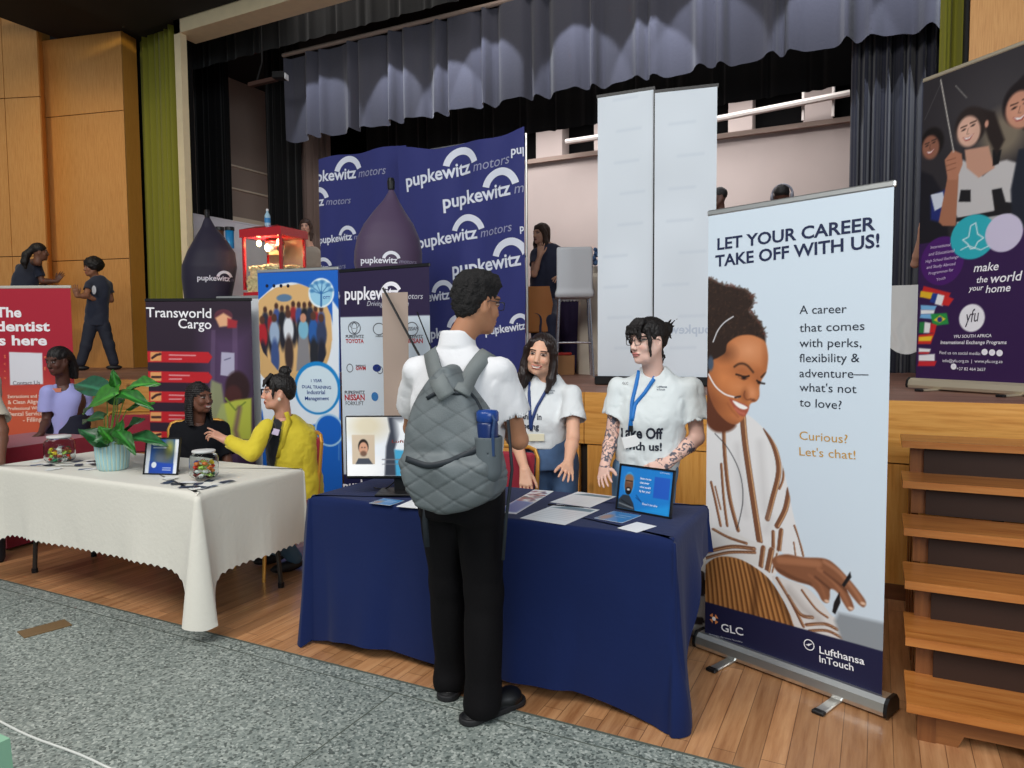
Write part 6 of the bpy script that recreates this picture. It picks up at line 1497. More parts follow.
    for pts, sx in (([(448, 392), (443, 384), (438, 372), (430, 356)], -1), ([(460, 390), (468, 376), (480, 362), (490, 351)], 1)):
        path, nr = [], []
        def hit(p, dd, off):
            best = None
            for bv in (bvs, bvb):
                h = bv.ray_cast(Vector(p)-dd*.6, dd)
                if h[0] is not None and (best is None or (h[0]-best[0]).dot(dd) < 0): best = h
            if best is not None: path.append(best[0]-dd*off); nr.append(best[1] if best[1].dot(dd) < 0 else -best[1])
        W_ = [Vector(V3(*atY(x, y, 2.36))) for x, y in pts]
        for a_, b_ in zip(W_[:-1], W_[1:]):
            for t in (0, .33, .66): hit(a_.lerp(b_, t), d, .004)
        e_ = path[-1]; E_ = Vector(L(sx*.125, .02, 1.6))
        for t in np.linspace(.45, 1, 4): hit(Vector((e_.x*(1-t)+E_.x*t, e_.y*(1-t)+E_.y*t, 1.6)), Vector((0, 0, -1)), .004)
        for t in np.linspace(0, 1, 6): hit(Vector(L(sx*(.125-.01*t), .2, 1.40-.22*t)), -Vector(f), .004)
        for _ in range(3):
            path = [path[0]]+[(path[i-1]+path[i]*2+path[i+1])/4 for i in range(1, len(path)-1)]+[path[-1]]; nr = [nr[0]]+[(nr[i-1]+nr[i]+nr[i+1]).normalized() for i in range(1, len(nr)-1)]+[nr[-1]]
        ribbon('shoulder_strap', [p+n*.004 for p, n in zip(path, nr)], .060, .010, gs, bp, nr)
    dnst = [V3(*atY(427, 495, 2.32)), V3(*atY(425, 520, 2.32)), V3(*atY(427, 547, 2.32))]
    ribbon('hanging_strap', [Vector(q) for q in dnst], .022, .003, dk, bp, -d)
    dn2 = [V3(*atY(508, 420, 2.4)), V3(*atY(512, 470, 2.36)), V3(*atY(506, 520, 2.36)), V3(*atY(503, 560, 2.36))]
    ribbon('hanging_strap', [Vector(q) for q in dn2], .012, .003, dk, bp, -d)
    # side pocket and bottle
    p0 = BP(488, 470, 2.2); p1 = BP(488, 436, 2.2); s = Solid(p0-.12, p1+.12, .005); s.cone(p0, p1, .050, .052, .01); s.cut(p1, (0, 0, 1)); s.cone(p0+V3(0, 0, .02), p1+V3(0, 0, .1), .044, .047, .004, 's'); skin_obj('side_pocket', s, mat('navy_pocket', (84, 92, 96), .7), bp)
    b0 = p0+V3(0, 0, .0); bt = thing('water_bottle', 'dark blue drinking bottle in the side pocket of the grey backpack', 'bottle', tuple(b0)); H0 = BP(486, 409, 2.2)[2]-b0[2]
    MB().lathe([(.001, 0), (.034, 0), (.038, .01), (.038, H0-.055), (.034, H0-.04), (.001, H0-.04)], n=28).build('flask', mat('blue_plastic', (18, 40, 92), .3), bt, smooth=True)
    MB().lathe([(.036, H0-.045), (.040, H0-.04), (.040, H0-.012), (.034, H0-.004), (.001, H0)], n=28).build('cap', mat('blue_cap', (28, 62, 130), .25), bt, smooth=True)
    MB().tube([(.03, -.02, H0-.02), (.045, -.03, H0-.035), (.04, -.035, H0-.08), (.038, -.03, H0-.16)], .006, 8).build('carry_loop', mat('blue_strap', (34, 60, 100), .6), bt)
student()

# ---------------------------------------------------------------- the two hosts behind the blue table
def torso_tee(o, rt, f, yaw, secs, sleeves, vox=.006, fold=(.006, 9), seed=1, low=.9, cx=.0, top=1.45):
    L = lambda x, y, z: o+rt*x+f*y+V3(0, 0, z)
    s = Solid(o+V3(-.42, -.34, low-.06), o+V3(.42, .34, top+.08), vox)
    s.loft([(z, *L(x, y, 0)[:2], a, b, yaw) for z, x, y, a, b in secs], .03)
    for shp, elp, tt, r0, r1 in sleeves:
        sleeve(s, shp, elp, tt, r0, r1, L(0, 0, shp[2]+.015))
    s.disp(folds(fold[0], fold[1], seed, .7)); s.disp(folds(fold[0]*.45, fold[1]*2.6, seed+2, .7)); hollow(s); return s, L
def host_w2():
    o = V3(-1.075, 3.62, 0); cd = V3(*(CAM-Vector(o)))*V3(1, 1, 0); cd /= np.linalg.norm(cd); f = rotz(R(-14))@cd; rt = V3(f[1], -f[0], 0); yaw = math.atan2(rt[1], rt[0])
    root = person('', 'woman with glasses, dark fringe and tattooed arms in a white t-shirt and bright blue lanyard', tuple(o))
    A = lambda x, y, Y: V3(*atY(x, y, Y)); hc = A(648, 341, 3.56); look = rotz(R(-48))@cd; hm = frame(look+V3(0, 0, -.05)); nb = o+V3(.0, .02, 1.335)+0*f
    nb = A(653, 377, 3.62)
    shR, shL = A(619, 388, 3.60), A(692, 388, 3.66)      # screen left, screen right
    elR, wrR = A(612, 436, 3.58), A(604, 468, 3.47); hR = V3(*atZ(603, 492, .765)); elL, wrL = A(697, 438, 3.66), A(668, 463, 3.50)
    sk = (228, 188, 172); a1 = arm_solid(shR, elR, wrR, hR-wrR, cd+V3(-.3, 0, .1), V3(1, 0, -.1), (.043, .036, .034, .023), .96, curl=.18)
    a2 = arm_solid(shL, elL, wrL, V3(-.9, -.25, -.45), cd+V3(0, 0, .5), V3(0, -.2, 1), (.044, .037, .036, .024), .96, curl=.3)
    H_ = head_solid(hc, hm, 0.98, .003, nb, 0, jaw=.85); tr = Solid(o+V3(-.3, -.25, .8), o+V3(.3, .25, 1.45), .009); tr.loft([(.85, o[0], o[1], .15, .10, yaw), (1.1, o[0], o[1], .12, .08, yaw), (1.24, nb[0], nb[1], .10, .06, yaw), (1.34, nb[0], nb[1], .048, .046, yaw)])
    fc = face_col(hc, hm, 0.98, sk, (184, 112, 108), (52, 38, 34), (90, 80, 70))
    def col(P):
        c = fc(P); z = P[:, 2]; n = vnoise(P, 34, 12)+.6*vnoise(P, 80, 13); dist = np.linalg.norm(P-hc, axis=1); onarm = (dist > .25)
        lowR = onarm & (P[:, 0] < elR[0]+.09) & (P[:, 2] > wrR[2]+.01) & (P[:, 2] < elR[2]+.13) & (P[:, 0] < o[0]-.05)
        t = np.clip(((P-elL)@(wrL-elL))/((wrL-elL)@(wrL-elL)), 0, 1.4); dl = np.linalg.norm(P-(elL+(wrL-elL)*t[:, None]), axis=1); lowL = onarm & (t > .28) & (t < 1.15) & (dl < .06)
        m = ((np.abs(n) < .22) & (lowR | lowL)); c[m] = np.array([92, 90, 100]); m2 = ((n > .65) & (lowR | lowL)); c[m2] = c[m2]*.72; return c
    skin_obj('body', merge(tr, H_, a1, a2), SKIN, root, col)
    # t-shirt
    zz = lambda py: A(650, py, 3.6)[2]; cxs = lambda px, Y=3.62: (A(px, 400, Y)-o)@rt
    secs = [(zz(471), cxs(648), .0, .158, .125), (zz(462), cxs(648), 0, .168, .13), (zz(440), cxs(650), 0, .172, .13), (zz(415), cxs(654), .01, .176, .13), (zz(397), cxs(655), 0, .172, .11), (zz(382), cxs(655), -.005, .14, .085), (zz(373), cxs(654), .0, .10, .07), (zz(366), cxs(654), .005, .068, .06)]
    s, L = torso_tee(o, rt, f, yaw, secs, [(shR, elR, .58, .052, .080), (shL, elL, .66, .054, .084)], .005, (.007, 10), 51, low=.85, top=1.42)
    s.cone(nb+V3(0, 0, .045)+cd*.035, nb+V3(0, 0, .16)+cd*.02, .054, .066, .004, 's')
    tee = skin_obj('tshirt', s, CLO, root, (214, 220, 220)); bv = bvh_of(tee); d = Vector(-cd)
    ux = Vector((cd[1], -cd[0], 0)); ux = ux if ux.dot(CR) > 0 else -ux; uz = Vector((0, 0, 1)); Pn = lambda x, y: Vector(A(x, y, 3.5))
    k = (Pn(660, 440)-Pn(620, 440)).length/40
    org = Pn(618, 428); cloth_text('shirt_lettering', [('Take Off', 0, -.045, .225, .03, .055), ('with us!', .03, -.105, .19, .03, .040)], bv, root, (40, 44, 56), org, ux, uz, d)
    cloth_text('chest_emblem', [('GLC', 0, 0, .03, .01, .012)], bv, root, (96, 92, 96), Pn(622, 385), ux, uz, d); cloth_text('chest_lettering', [('Lufthansa', 0, 0, .05, .02, .009), ('InTouch', 0, -.014, .04, .02, .009)], bv, root, (70, 80, 96), Pn(657, 388), ux, uz, d)
    # lanyard
    lan = thing('lanyard', 'bright blue lanyard with a white badge on the woman with glasses', 'lanyard', tuple(Vector(A(636, 430, 3.5)))); lb = mat('lanyard_blue', (22, 110, 186), .55)
    strap_on('strap', [bv], [Pn(640, 366), Pn(636, 385), Pn(632, 402), Pn(631, 420), Pn(631, 428)], d, .019, .002, lb, lan, .002); strap_on('strap', [bv], [Pn(663, 363), Pn(655, 378), Pn(644, 394), Pn(635, 404), Pn(632, 420)], d, .019, .002, lb, lan, .003)
    cl = drape(bv, Pn(631, 428), d, .01); MB().box(cl, (.022, .012, .03), math.atan2(ux.y, ux.x), bev=.003).build('clip', BLK, lan, True)
    strap_on('strap_end', [bv], [Pn(631, 418), Pn(629.5, 430)], d, .018, .002, lb, lan, .004, 6)
    bpos = drape(bv, Pn(632, 441), d, .012); MB().box(bpos, (.095, .004, .058), Matrix.Rotation(math.atan2(ux.y, ux.x), 3, 'Z') @ Matrix.Rotation(R(-14), 3, 'Y'), bev=.002).build('badge', mat('badge_white', (232, 232, 230), .3), lan, True)
    # hair: fringe, bun and loose strands
    T = lambda x, y, z: hc+hm@V3(x, y, z)*0.98; s = Solid(hc-.24, hc+.24, .0035)
    s.ell(T(0, -.020, .046), V3(.078, .092, .078), .02, rot=hm); s.ell(T(0, -.06, .01), V3(.065, .045, .06), .03, rot=hm); s.ell(T(0, .112, -.03), V3(.062, .058, .082), .008, 's', rot=hm)
    s.ell(T(0, -.125, .055), V3(.038, .035, .036), .015, rot=hm)
    for q in (-1, 1): s.ell(T(q*.082, .012, -.035), V3(.03, .028, .035), .01, 's', rot=hm)
    for q in np.linspace(-.050, .050, 10):
        w_ = .0065; z1 = .020+.008*math.cos(q*90)-.02*abs(q)/.05; s.chain([T(q*.6, .050, .112), T(q*.95, .092, .075), T(q*1.05, .1, .045), T(q*1.1, .098, z1+.012)], [.009, .007, .0045, .002], .006)
    for q in (-1, 1): s.chain([T(q*.060, .055, .06), T(q*.073, .052, .0), T(q*.070, .050, -.05), T(q*.064, .045, -.085)], [.013, .009, .006, .003], .006)
    rg = np.random.default_rng(4)
    for i in range(14):
        a = T(rg.uniform(-.02, .02), -.125, .06); b = T(rg.uniform(-.05, .05), -.165+rg.uniform(-.02, .02), .06+rg.uniform(-.06, .05)); s.cone(a, b, .006, .002, .004)
    for i in range(5): s.chain([T(rg.uniform(-.03, .03), -.09, -.03), T(rg.uniform(-.04, .04), -.085, -.09), T(rg.uniform(-.05, .05), -.08, -.12)], [.007, .004, .002], .004)
    s.disp(lambda P: .0022*np.sin(((P-hc)@hm)[:, 0]*420+6*vnoise(P, 20, 3))+.002*vnoise(P, 60, 9)); skin_obj('hair', s, HAIRM, root)
    glasses(hc, hm, 0.98, root, (30, 26, 28), .0235, .0020, .85)
    # jeans
    s = Solid(o+V3(-.3, -.25, .0), o+V3(.3, .25, 1.0), .012); s.loft([(.78, *L(-.02, 0, 0)[:2], .155, .12, yaw), (.9, *L(-.02, 0, 0)[:2], .15, .115, yaw), (.97, *L(-.02, 0, 0)[:2], .14, .10, yaw)], .03)
    for q in (-1, 1): s.chain([L(q*.08, 0, .82), L(q*.09, .01, .45), L(q*.09, 0, .04)], [.09, .07, .06], .03)
    s.disp(folds(.004, 9, 61)); skin_obj('jeans', s, mat('light_denim', (98, 132, 164), .8, var=.12, vscale=20), root)
    for q in (-1, 1): m = MB(); m.ell(L(q*.09, .04, .035), (.045, .1, .035), rot=Matrix.Rotation(yaw, 3, 'Z')); m.build('shoe', mat('white_shoe', (210, 210, 208), .6), root, True, True)
host_w2()
def host_w1():
    o = V3(-1.68, 3.78, 0); cd = V3(*(CAM-Vector(o)))*V3(1, 1, 0); cd /= np.linalg.norm(cd); f = rotz(R(6))@cd; rt = V3(f[1], -f[0], 0); yaw = math.atan2(rt[1], rt[0])
    root = person('', 'smiling young woman with long dark hair in a white t-shirt and navy lanyard', tuple(o)); A = lambda x, y, Y: V3(*atY(x, y, Y))
    hc = A(541, 354, 3.72); hm = frame(rotz(R(-12))@cd+V3(0, 0, -.08), roll=R(9)); nb = A(547, 381, 3.76); shR, shL = A(519, 393, 3.72), A(573, 394, 3.76)
    elL, wrL = A(573, 437, 3.66), A(568, 464, 3.50); hL = V3(*atZ(566, 487, .765)); elR, wrR = A(516, 440, 3.72), A(525, 470, 3.50); sk = (220, 170, 142)
    a1 = arm_solid(shL, elL, wrL, hL-wrL, cd+V3(.2, 0, .1), V3(-1, 0, 0), (.042, .036, .034, .023), .94, curl=.12, spread=.2); a2 = arm_solid(shR, elR, wrR, V3(.2, -.3, -.9), cd, V3(1, 0, 0), (.042, .036, .034, .023), .94)
    H_ = head_solid(hc, hm, 1.0, .003, nb, 1, jaw=1.15); tr = Solid(o+V3(-.3, -.25, .8), o+V3(.3, .25, 1.4), .009); tr.loft([(.85, o[0], o[1], .14, .10, yaw), (1.1, o[0], o[1], .11, .08, yaw), (1.22, nb[0], nb[1], .09, .06, yaw), (1.31, nb[0], nb[1], .048, .046, yaw)])
    skin_obj('body', merge(tr, H_, a1, a2), SKIN, root, face_col(hc, hm, 1.0, sk, (172, 92, 82), (44, 30, 26), (36, 24, 20), .8))
    zz = lambda py: A(545, py, 3.74)[2]; cxs = lambda px: (A(px, 400, 3.76)-o)@rt
    secs = [(zz(448), cxs(545), .0, .142, .115), (zz(438), cxs(546), 0, .15, .12), (zz(420), cxs(547), .01, .155, .125), (zz(402), cxs(547), 0, .158, .105), (zz(390), cxs(547), -.005, .13, .085), (zz(380), cxs(547), 0, .095, .07), (zz(374), cxs(547), .003, .066, .06)]
    s, L = torso_tee(o, rt, f, yaw, secs, [(shR, elR, .6, .050, .078), (shL, elL, .62, .050, .080)], .005, (.006, 10), 71, low=.85, top=1.38)
    s.cone(nb+V3(0, 0, .042)+cd*.035, nb+V3(0, 0, .15)+cd*.02, .053, .066, .004, 's'); tee = skin_obj('tshirt', s, CLO, root, (216, 219, 220)); bv = bvh_of(tee); d = Vector(-cd)
    ux = Vector((cd[1], -cd[0], 0)); ux = ux if ux.dot(CR) > 0 else -ux; uz = Vector((0, 0, 1)); Pn = lambda x, y: Vector(A(x, y, 3.5))
    cloth_text('shirt_lettering', [('Humanity in', 0, -.045, .19, .025, .034), ('being', .085, -.10, .09, .025, .034)], bv, root, (40, 44, 60), Pn(507, 413), ux, uz, d); cloth_text('chest_lettering', [('Lufthansa', 0, 0, .05, .015, .009), ('InTouch', .0, -.013, .04, .015, .009)], bv, root, (70, 80, 96), Pn(546, 394), ux, uz, d)
    lan = thing('lanyard', 'navy lanyard with a pale badge on the smiling young woman', 'lanyard', tuple(Pn(533, 425))); lb = mat('lanyard_navy', (30, 54, 110), .55)
    strap_on('strap', [bv], [Pn(530, 378), Pn(528, 395), Pn(529, 410), Pn(530, 432)], d, .017, .002, lb, lan, .002); strap_on('strap', [bv], [Pn(553, 380), Pn(545, 395), Pn(536, 410), Pn(531, 424), Pn(530.5, 434)], d, .017, .002, lb, lan, .003)
    q = drape(bv, Pn(535, 441), d, .01); MB().box(q, (.10, .004, .042), math.atan2(ux.y, ux.x), bev=.002).build('badge', mat('badge_cream', (222, 214, 186), .35), lan, True)
    T = lambda x, y, z: hc+hm@V3(x, y, z)*1.0; s = Solid(hc-V3(.2, .2, .36), hc+V3(.2, .2, .2), .004)
    s.ell(T(0, -.020, .042), V3(.080, .094, .080), .02, rot=hm); s.ell(T(0, -.05, -.03), V3(.078, .05, .10), .03, rot=hm); s.ell(T(0, .118, -.025), V3(.060, .075, .10), .008, 's', rot=hm); s.ell(T(0, .085, .05), V3(.052, .034, .05), .012, 's', rot=hm)
    for q, dn in ((-1, -.20), (1, -.23)):
        s.chain([T(q*.055, .045, .07), T(q*.076, .022, .02), T(q*.082, .015, -.06), T(q*.085, .035, -.13), T(q*.075, .060, dn)], [.016, .02, .024, .026, .012], .02)
        s.chain([T(q*.05, -.05, -.05), T(q*.07, -.03, -.14), T(q*.07, .01, -.2)], [.04, .04, .02], .03)
    s.disp(lambda P: .0016*np.sin(((P-hc)@hm)[:, 0]*300+((P-hc)@hm)[:, 1]*200+5*vnoise(P, 10, 3))+.001*vnoise(P, 40, 9)); skin_obj('hair', s, mat('hair_dark_sleek', (36, 24, 21), .4, bump=.3, bscale=120), root)
    s = Solid(o+V3(-.3, -.25, .0), o+V3(.3, .25, 1.0), .012); s.loft([(.76, *L(.0, 0, 0)[:2], .15, .12, yaw), (.88, *L(.0, 0, 0)[:2], .145, .115, yaw), (.98, *L(.0, 0, 0)[:2], .128, .10, yaw)], .03)
    for q in (-1, 1): s.chain([L(q*.08, 0, .8), L(q*.09, .01, .45), L(q*.09, 0, .04)], [.088, .07, .06], .03)
    s.disp(folds(.004, 9, 62)); skin_obj('jeans', s, mat('mid_denim', (72, 98, 134), .8, var=.14, vscale=20), root)
    for q in (-1, 1): m = MB(); m.ell(L(q*.09, .04, .035), (.045, .1, .035), rot=Matrix.Rotation(yaw, 3, 'Z')); m.build('shoe', mat('white_shoe', (210, 210, 208), .6), root, True, True)
host_w1()
# ---------------------------------------------------------------- the people at the booths on the left and on the stage
def A_(x, y, Y): return V3(*atY(x, y, Y))
A0_ = A_
def away(p): d = V3(*(Vector(p)-CAM))*V3(1, 1, 0); return d/np.linalg.norm(d)
def seated(name, label, o, f, hc, look, nb, sh, el, wr, hdirs, skin, torso, torsocol, legs, legm, head_kw={}, col_kw={}, sleeves=None, sc=.95, vox=.005, curl=.2, seed=1, hn=None, body_cut=None, kn_f=(.42, .40)):
    """o: seat point on the floor; sh/el/wr: (screen-left, screen-right)"""
    rt = V3(f[1], -f[0], 0); yaw = math.atan2(rt[1], rt[0]); root = person('', label, tuple(o)); hm = frame(look)
    arms = []
    for i in range(2):
        inward = (nb-sh[i])*V3(1, 1, 0); arms.append(arm_solid(sh[i], el[i], wr[i], hdirs[i], (hn[i] if hn else V3(0, 0, 1)+f*.3), (V3(*inward) if i == 0 else V3(*inward)), (.045, .038, .037, .026), sc, vox, curl=curl))
    H_ = head_solid(hc, hm, sc, vox*.8, nb, **head_kw)
    t = Solid(o+V3(-.3, -.3, .4), o+V3(.3, .3, nb[2]+.1), .01); t.loft([(.42, o[0], o[1], .12, .09, yaw), (nb[2]-.25, o[0]*.5+nb[0]*.5, o[1]*.5+nb[1]*.5, .10, .07, yaw), (nb[2]-.13, nb[0], nb[1], .075, .062, yaw), (nb[2]-.01, nb[0], nb[1], .05, .05, yaw)])
    skin_obj('body', merge(t, H_, *arms), SKIN, root, face_col(hc, hm, sc, skin, **col_kw))
    # thighs and shins
    s = Solid(o+V3(-.65, -.65, .0), o+V3(.65, .65, .75), .012); s.loft([(.42, o[0], o[1], .18, .15, yaw), (.60, o[0], o[1], .16, .13, yaw)], .03)
    for q in (-1, 1):
        hp = o+rt*q*.09+V3(0, 0, .53); kn = o+rt*q*.13+f*kn_f[0]+V3(0, 0, .50); an = o+rt*q*.12+f*kn_f[1]+V3(0, 0, .08); s.chain([hp, kn, an], [.085, .065, .05], .03)
    skin_obj('trousers', s, legm, root)
    for q in (-1, 1): m = MB(); m.ell(o+rt*q*.12+f*(kn_f[1]+.05)+V3(0, 0, .035), (.045, .12, .035), rot=Matrix.Rotation(yaw, 3, 'Z')); m.build('shoe', mat('dark_shoe', (30, 28, 30), .5), root, True, True)
    return root, rt, yaw, hm

# woman in black behind the cream table
def black_woman():
    o = V3(*A0_(199, 470, 3.66)); o[2] = 0; cd = -away(o); A_ = plane_pt(o, cd, 3.66); f = rotz(R(6))@cd; hc = A_(200, 398, 3.60); nb = A_(198, 420, 3.64)
    sh = (A_(178, 430, 3.64), A_(222, 428, 3.68)); el = (A_(170, 476, 3.58), A_(229, 472, 3.60)); wr = (o+f*.22+V3(.02, 0, .56), o+f*.22+V3(.12, 0, .56))
    root, rt, yaw, hm = seated('', 'smiling seated woman with dark braids in a black t-shirt and silver necklace', o, f, hc, rotz(R(38))@cd+V3(0, 0, .02), nb, sh, el, wr, (V3(1, 0, -.05)*.1, V3(-1, -.1, -.05)*.1), (106, 68, 52), None, None, None, mat('dark_jeans', (34, 36, 50), .8),
        dict(smile=1), dict(lips=(128, 62, 60), brow=(24, 16, 14), iris=(24, 16, 14), smile=1), seed=3)
    s = Solid(o+V3(-.38, -.3, .5), o+V3(.38, .3, 1.2), .006); c_ = lambda px, py: A_(px, py, 3.65)
    secs = []
    for py, xl, xr, dp in ((495, 178, 226, .13), (478, 176, 226, .135), (460, 172, 226, .14), (446, 172, 226, .13), (432, 174, 224, .11), (423, 180, 217, .085), (416, 189, 208, .062)):
        a, b = c_(xl, py), c_(xr, py); m_ = (a+b)/2; secs.append((m_[2], m_[0], m_[1], np.linalg.norm(b-a)/2*.95, dp, yaw))
    s.loft(secs, .03); 
    for i in range(2): sleeve(s, sh[i], el[i], .62, .052, .066, nb+V3(0, 0, -.05))
    s.cone(nb+V3(0, 0, .01)+cd*.05, nb+V3(0, 0, .12)+cd*.02, .055, .065, .004, 's')
    s.disp(folds(.005, 11, 81)); hollow(s); t = skin_obj('tshirt', s, mat('black_cotton', (13, 14, 19), .85, spec=.25), root); bv = bvh_of(t); d = Vector(-cd)
    P_ = [Vector(A_(x, y, 3.5)) for x, y in ((189, 410), (187, 418), (187.5, 423))]; q = []
    for x, y in ((189, 414), (186, 420), (186, 424), (190, 422), (195, 415)):
        h = drape(bv, Vector(A_(x, y, 3.5)), d, .006); q.append(h if h else Vector(A_(x, y, 3.6)))
    MB().tube(q, .0035, 6).build('necklace', mat('silver', (210, 210, 214), .25, .9), root, True)
    T = lambda x, y, z: hc+hm@V3(x, y, z)*.95; s = Solid(hc-V3(.2, .2, .3), hc+V3(.2, .2, .19), .0045)
    s.ell(T(0, -.022, .046), V3(.079, .092, .079), .02, rot=hm); s.ell(T(0, -.06, -.01), V3(.07, .05, .08), .03, rot=hm); s.ell(T(0, .11, -.03), V3(.062, .066, .094), .008, 's', rot=hm)
    rg = np.random.default_rng(6)
    for i in range(26):
        a = rg.uniform(-2.6, 2.6); x0, y0 = .075*math.sin(a), -.03-.07*math.cos(a); 
        if y0 > .02: continue
        s.chain([T(x0, y0, .03), T(x0*1.2, y0*1.1, -.05), T(x0*1.3, y0*1.0, -.13-rg.uniform(0, .05)), T(x0*1.35, y0*.8+.02, -.2)], [.012, .012, .011, .007], .004)
    s.disp(lambda P: .003*np.sin(P[:, 2]*420)+.002*vnoise(P, 60, 9)); skin_obj('hair', s, HAIRM, root)
    return o
black_woman()
def yellow_woman():
    o = V3(*A0_(286, 470, 3.55)); o[2] = 0; cd = -away(o); A_ = plane_pt(o, cd, 3.55); f = rotz(R(-62))@cd; hc = A_(278, 392, 3.47); nb = A_(283, 415, 3.5)
    sh = (A_(266, 428, 3.36), A_(306, 432, 3.62)); el = (A_(252, 452, 3.32), A_(312, 476, 3.56)); wr = (A_(226, 440, 3.40), A_(282, 484, 3.36)); hd = A_(207, 431, 3.44)-wr[0]
    root, rt, yaw, hm = seated('', 'seated woman with a dark bun in a mustard yellow blazer, pointing', o, f, hc, rotz(R(-85))@cd+V3(0, 0, -.03), nb, sh, el, wr, (hd, V3(-1, -.1, -.1)*.1), (206, 152, 128), None, None, None, mat('worn_denim', (76, 108, 132), .8),
        dict(smile=0), dict(lips=(170, 90, 84), brow=(40, 28, 24)), curl=[.05, .3, .5, .6], seed=4, kn_f=(.30, .02), hn=[V3(0, -.3, 1), V3(0, 0, 1)])
    s = Solid(o+V3(-.5, -.4, .42), o+V3(.4, .35, 1.25), .006); c_ = lambda px, py: A_(px, py, 3.53); secs = []
    for py, xl, xr, dp in ((498, 274, 326, .15), (486, 270, 327, .16), (465, 264, 324, .16), (445, 262, 322, .155), (432, 262, 318, .13), (424, 266, 309, .10), (414, 274, 297, .07)):
        a, b = c_(xl, py), c_(xr, py); m_ = (a+b)/2; secs.append((m_[2], m_[0], m_[1], np.linalg.norm(b-a)/2*.9, dp, math.atan2(-cd[0], cd[1])*0+math.atan2((b-a)[1], (b-a)[0])))
    s.loft(secs, .03)
    for i, (tt) in enumerate((1.0, 1.0)):
        s.chain([sh[i], el[i], el[i]+(wr[i]-el[i])*.80], [.062, .056, .048], .03)
        w_ = el[i]+(wr[i]-el[i])*.80; dd = (wr[i]-el[i])/np.linalg.norm(wr[i]-el[i]); s.cone(w_-dd*.02, w_+dd*.08, .030, .034, .003, 's')
    s.cone(nb+V3(0, 0, .0), nb+V3(0, 0, .12), .055, .06, .004, 's')
    s.disp(folds(.008, 10, 91, .8)); s.disp(folds(.003, 28, 93))
    # open front with the dark top showing
    fx = [A_(x, y, 3.3) for x, y in ((280, 410), (274, 420), (268, 440), (262, 462), (262, 484), (270, 500))]; 
    def jcol(P):
        px = np.array([512+FPX*((p-V3(0, 0, EYE))@V3(*CR))/((p-V3(0, 0, EYE))@V3(*CF)) for p in P]) if False else None
        return None
    Dm = V3(*(Vector(o)-CAM))*V3(1, 1, 0); Dm /= np.linalg.norm(Dm); right = V3(Dm[1], -Dm[0], 0); right = right if right[0] > 0 else -right
    gx = [(v-o)@right for v in fx]; gz = [v[2] for v in fx]
    gr = [(v-o)@right for v in [A_(x, y, 3.3) for x, y in ((286, 412), (284, 422), (281, 440), (277, 462), (272, 484), (274, 500))]]
    def jc(P):
        xx = (P-o)@right; z = P[:, 2]; dd = (P-o)@Dm; zz = np.array(gz)[::-1]; a = np.interp(z, zz, np.array(gx)[::-1]); b = np.interp(z, zz, np.array(gr)[::-1])
        ins = (xx > a) & (xx < b) & (z < nb[2]+.02) & (dd < .12) & (P[:, 2] > el[0][2]-.35); ins &= ~((np.linalg.norm(P-el[0], axis=1) < .085))
        col = np.ones((len(P), 3))*V3(206, 186, 44); col[ins] = (20, 22, 30); edge = (np.abs(xx-b) < .006) & (dd < .12) & (z < nb[2]); col[edge] = (150, 134, 26); return col
    j = skin_obj('blazer', s, CLO, root, jc); bv = bvh_of(j); dv = Vector(Dm)
    # lapel and pin
    lap = []
    for x, y in ((286, 412), (290, 424), (286, 432), (282, 446), (278, 460)):
        h = drape(bv, Vector(A_(x, y, 3.3)), dv, .004); lap.append(h if h else Vector(A_(x, y, 3.4)))
    ribbon('lapel', lap, .03, .003, mat('mustard_cloth', (196, 176, 42), .8), root, -dv)
    h = drape(bv, Vector(A_(274, 432, 3.3)), dv, .008); nt = tag(MB().box(h, (.062, .004, .04), Matrix.Rotation(math.atan2(right[1], right[0]), 3, 'Z') @ Matrix.Rotation(R(18), 3, 'Y'), bev=.002).build('name_badge', mat('badge_pink', (206, 190, 214), .4)), 'pale name badge pinned on the yellow blazer', 'badge')
    T = lambda x, y, z: hc+hm@V3(x, y, z)*.95; s = Solid(hc-.22, hc+.22, .004)
    s.ell(T(0, -.022, .046), V3(.079, .094, .079), .02, rot=hm); s.ell(T(0, -.07, .0), V3(.065, .045, .06), .03, rot=hm); s.ell(T(0, .112, -.03), V3(.066, .060, .086), .008, 's', rot=hm)
    s.ell(T(0, -.055, .142), V3(.042, .040, .036), .012, rot=hm)
    for q in np.linspace(-.05, .05, 8): s.chain([T(q*.5, .04, .118), T(q, .080, .08), T(q*1.1, .094, .045)], [.012, .009, .004], .006)
    for q in (-1, 1): s.ell(T(q*.084, .004, -.03), V3(.03, .028, .034), .01, 's', rot=hm); s.chain([T(q*.07, .03, .05), T(q*.075, .04, -.01), T(q*.07, .04, -.04)], [.014, .008, .003], .005)
    s.disp(lambda P: .001*np.sin(((P-hc)@hm)[:, 1]*380+5*vnoise(P, 18, 3))+.0015*vnoise(P, 60, 9)); skin_obj('hair', s, HAIRM, root)
    MB().ell(T(.078, .0, -.045), (.011, .011, .013)).build('earring', mat('pearl', (226, 214, 196), .25), root, True)
    MB().ell(T(-.078, .0, -.045), (.011, .011, .013)).build('earring', mat('pearl', (226, 214, 196), .25), root, True)
yellow_woman()
q = A0_(199, 470, 3.66); aw = away(q); q = q+aw*.06; chair('red chair under the woman in the black t-shirt', q[0], q[1], math.atan2(-aw[0], aw[1]))
q = A0_(286, 470, 3.55); bk = rotz(R(-62))@away(q); q = q-bk*.08; chair('red chair under the woman in the yellow blazer', q[0], q[1], math.atan2(-bk[0], bk[1]))
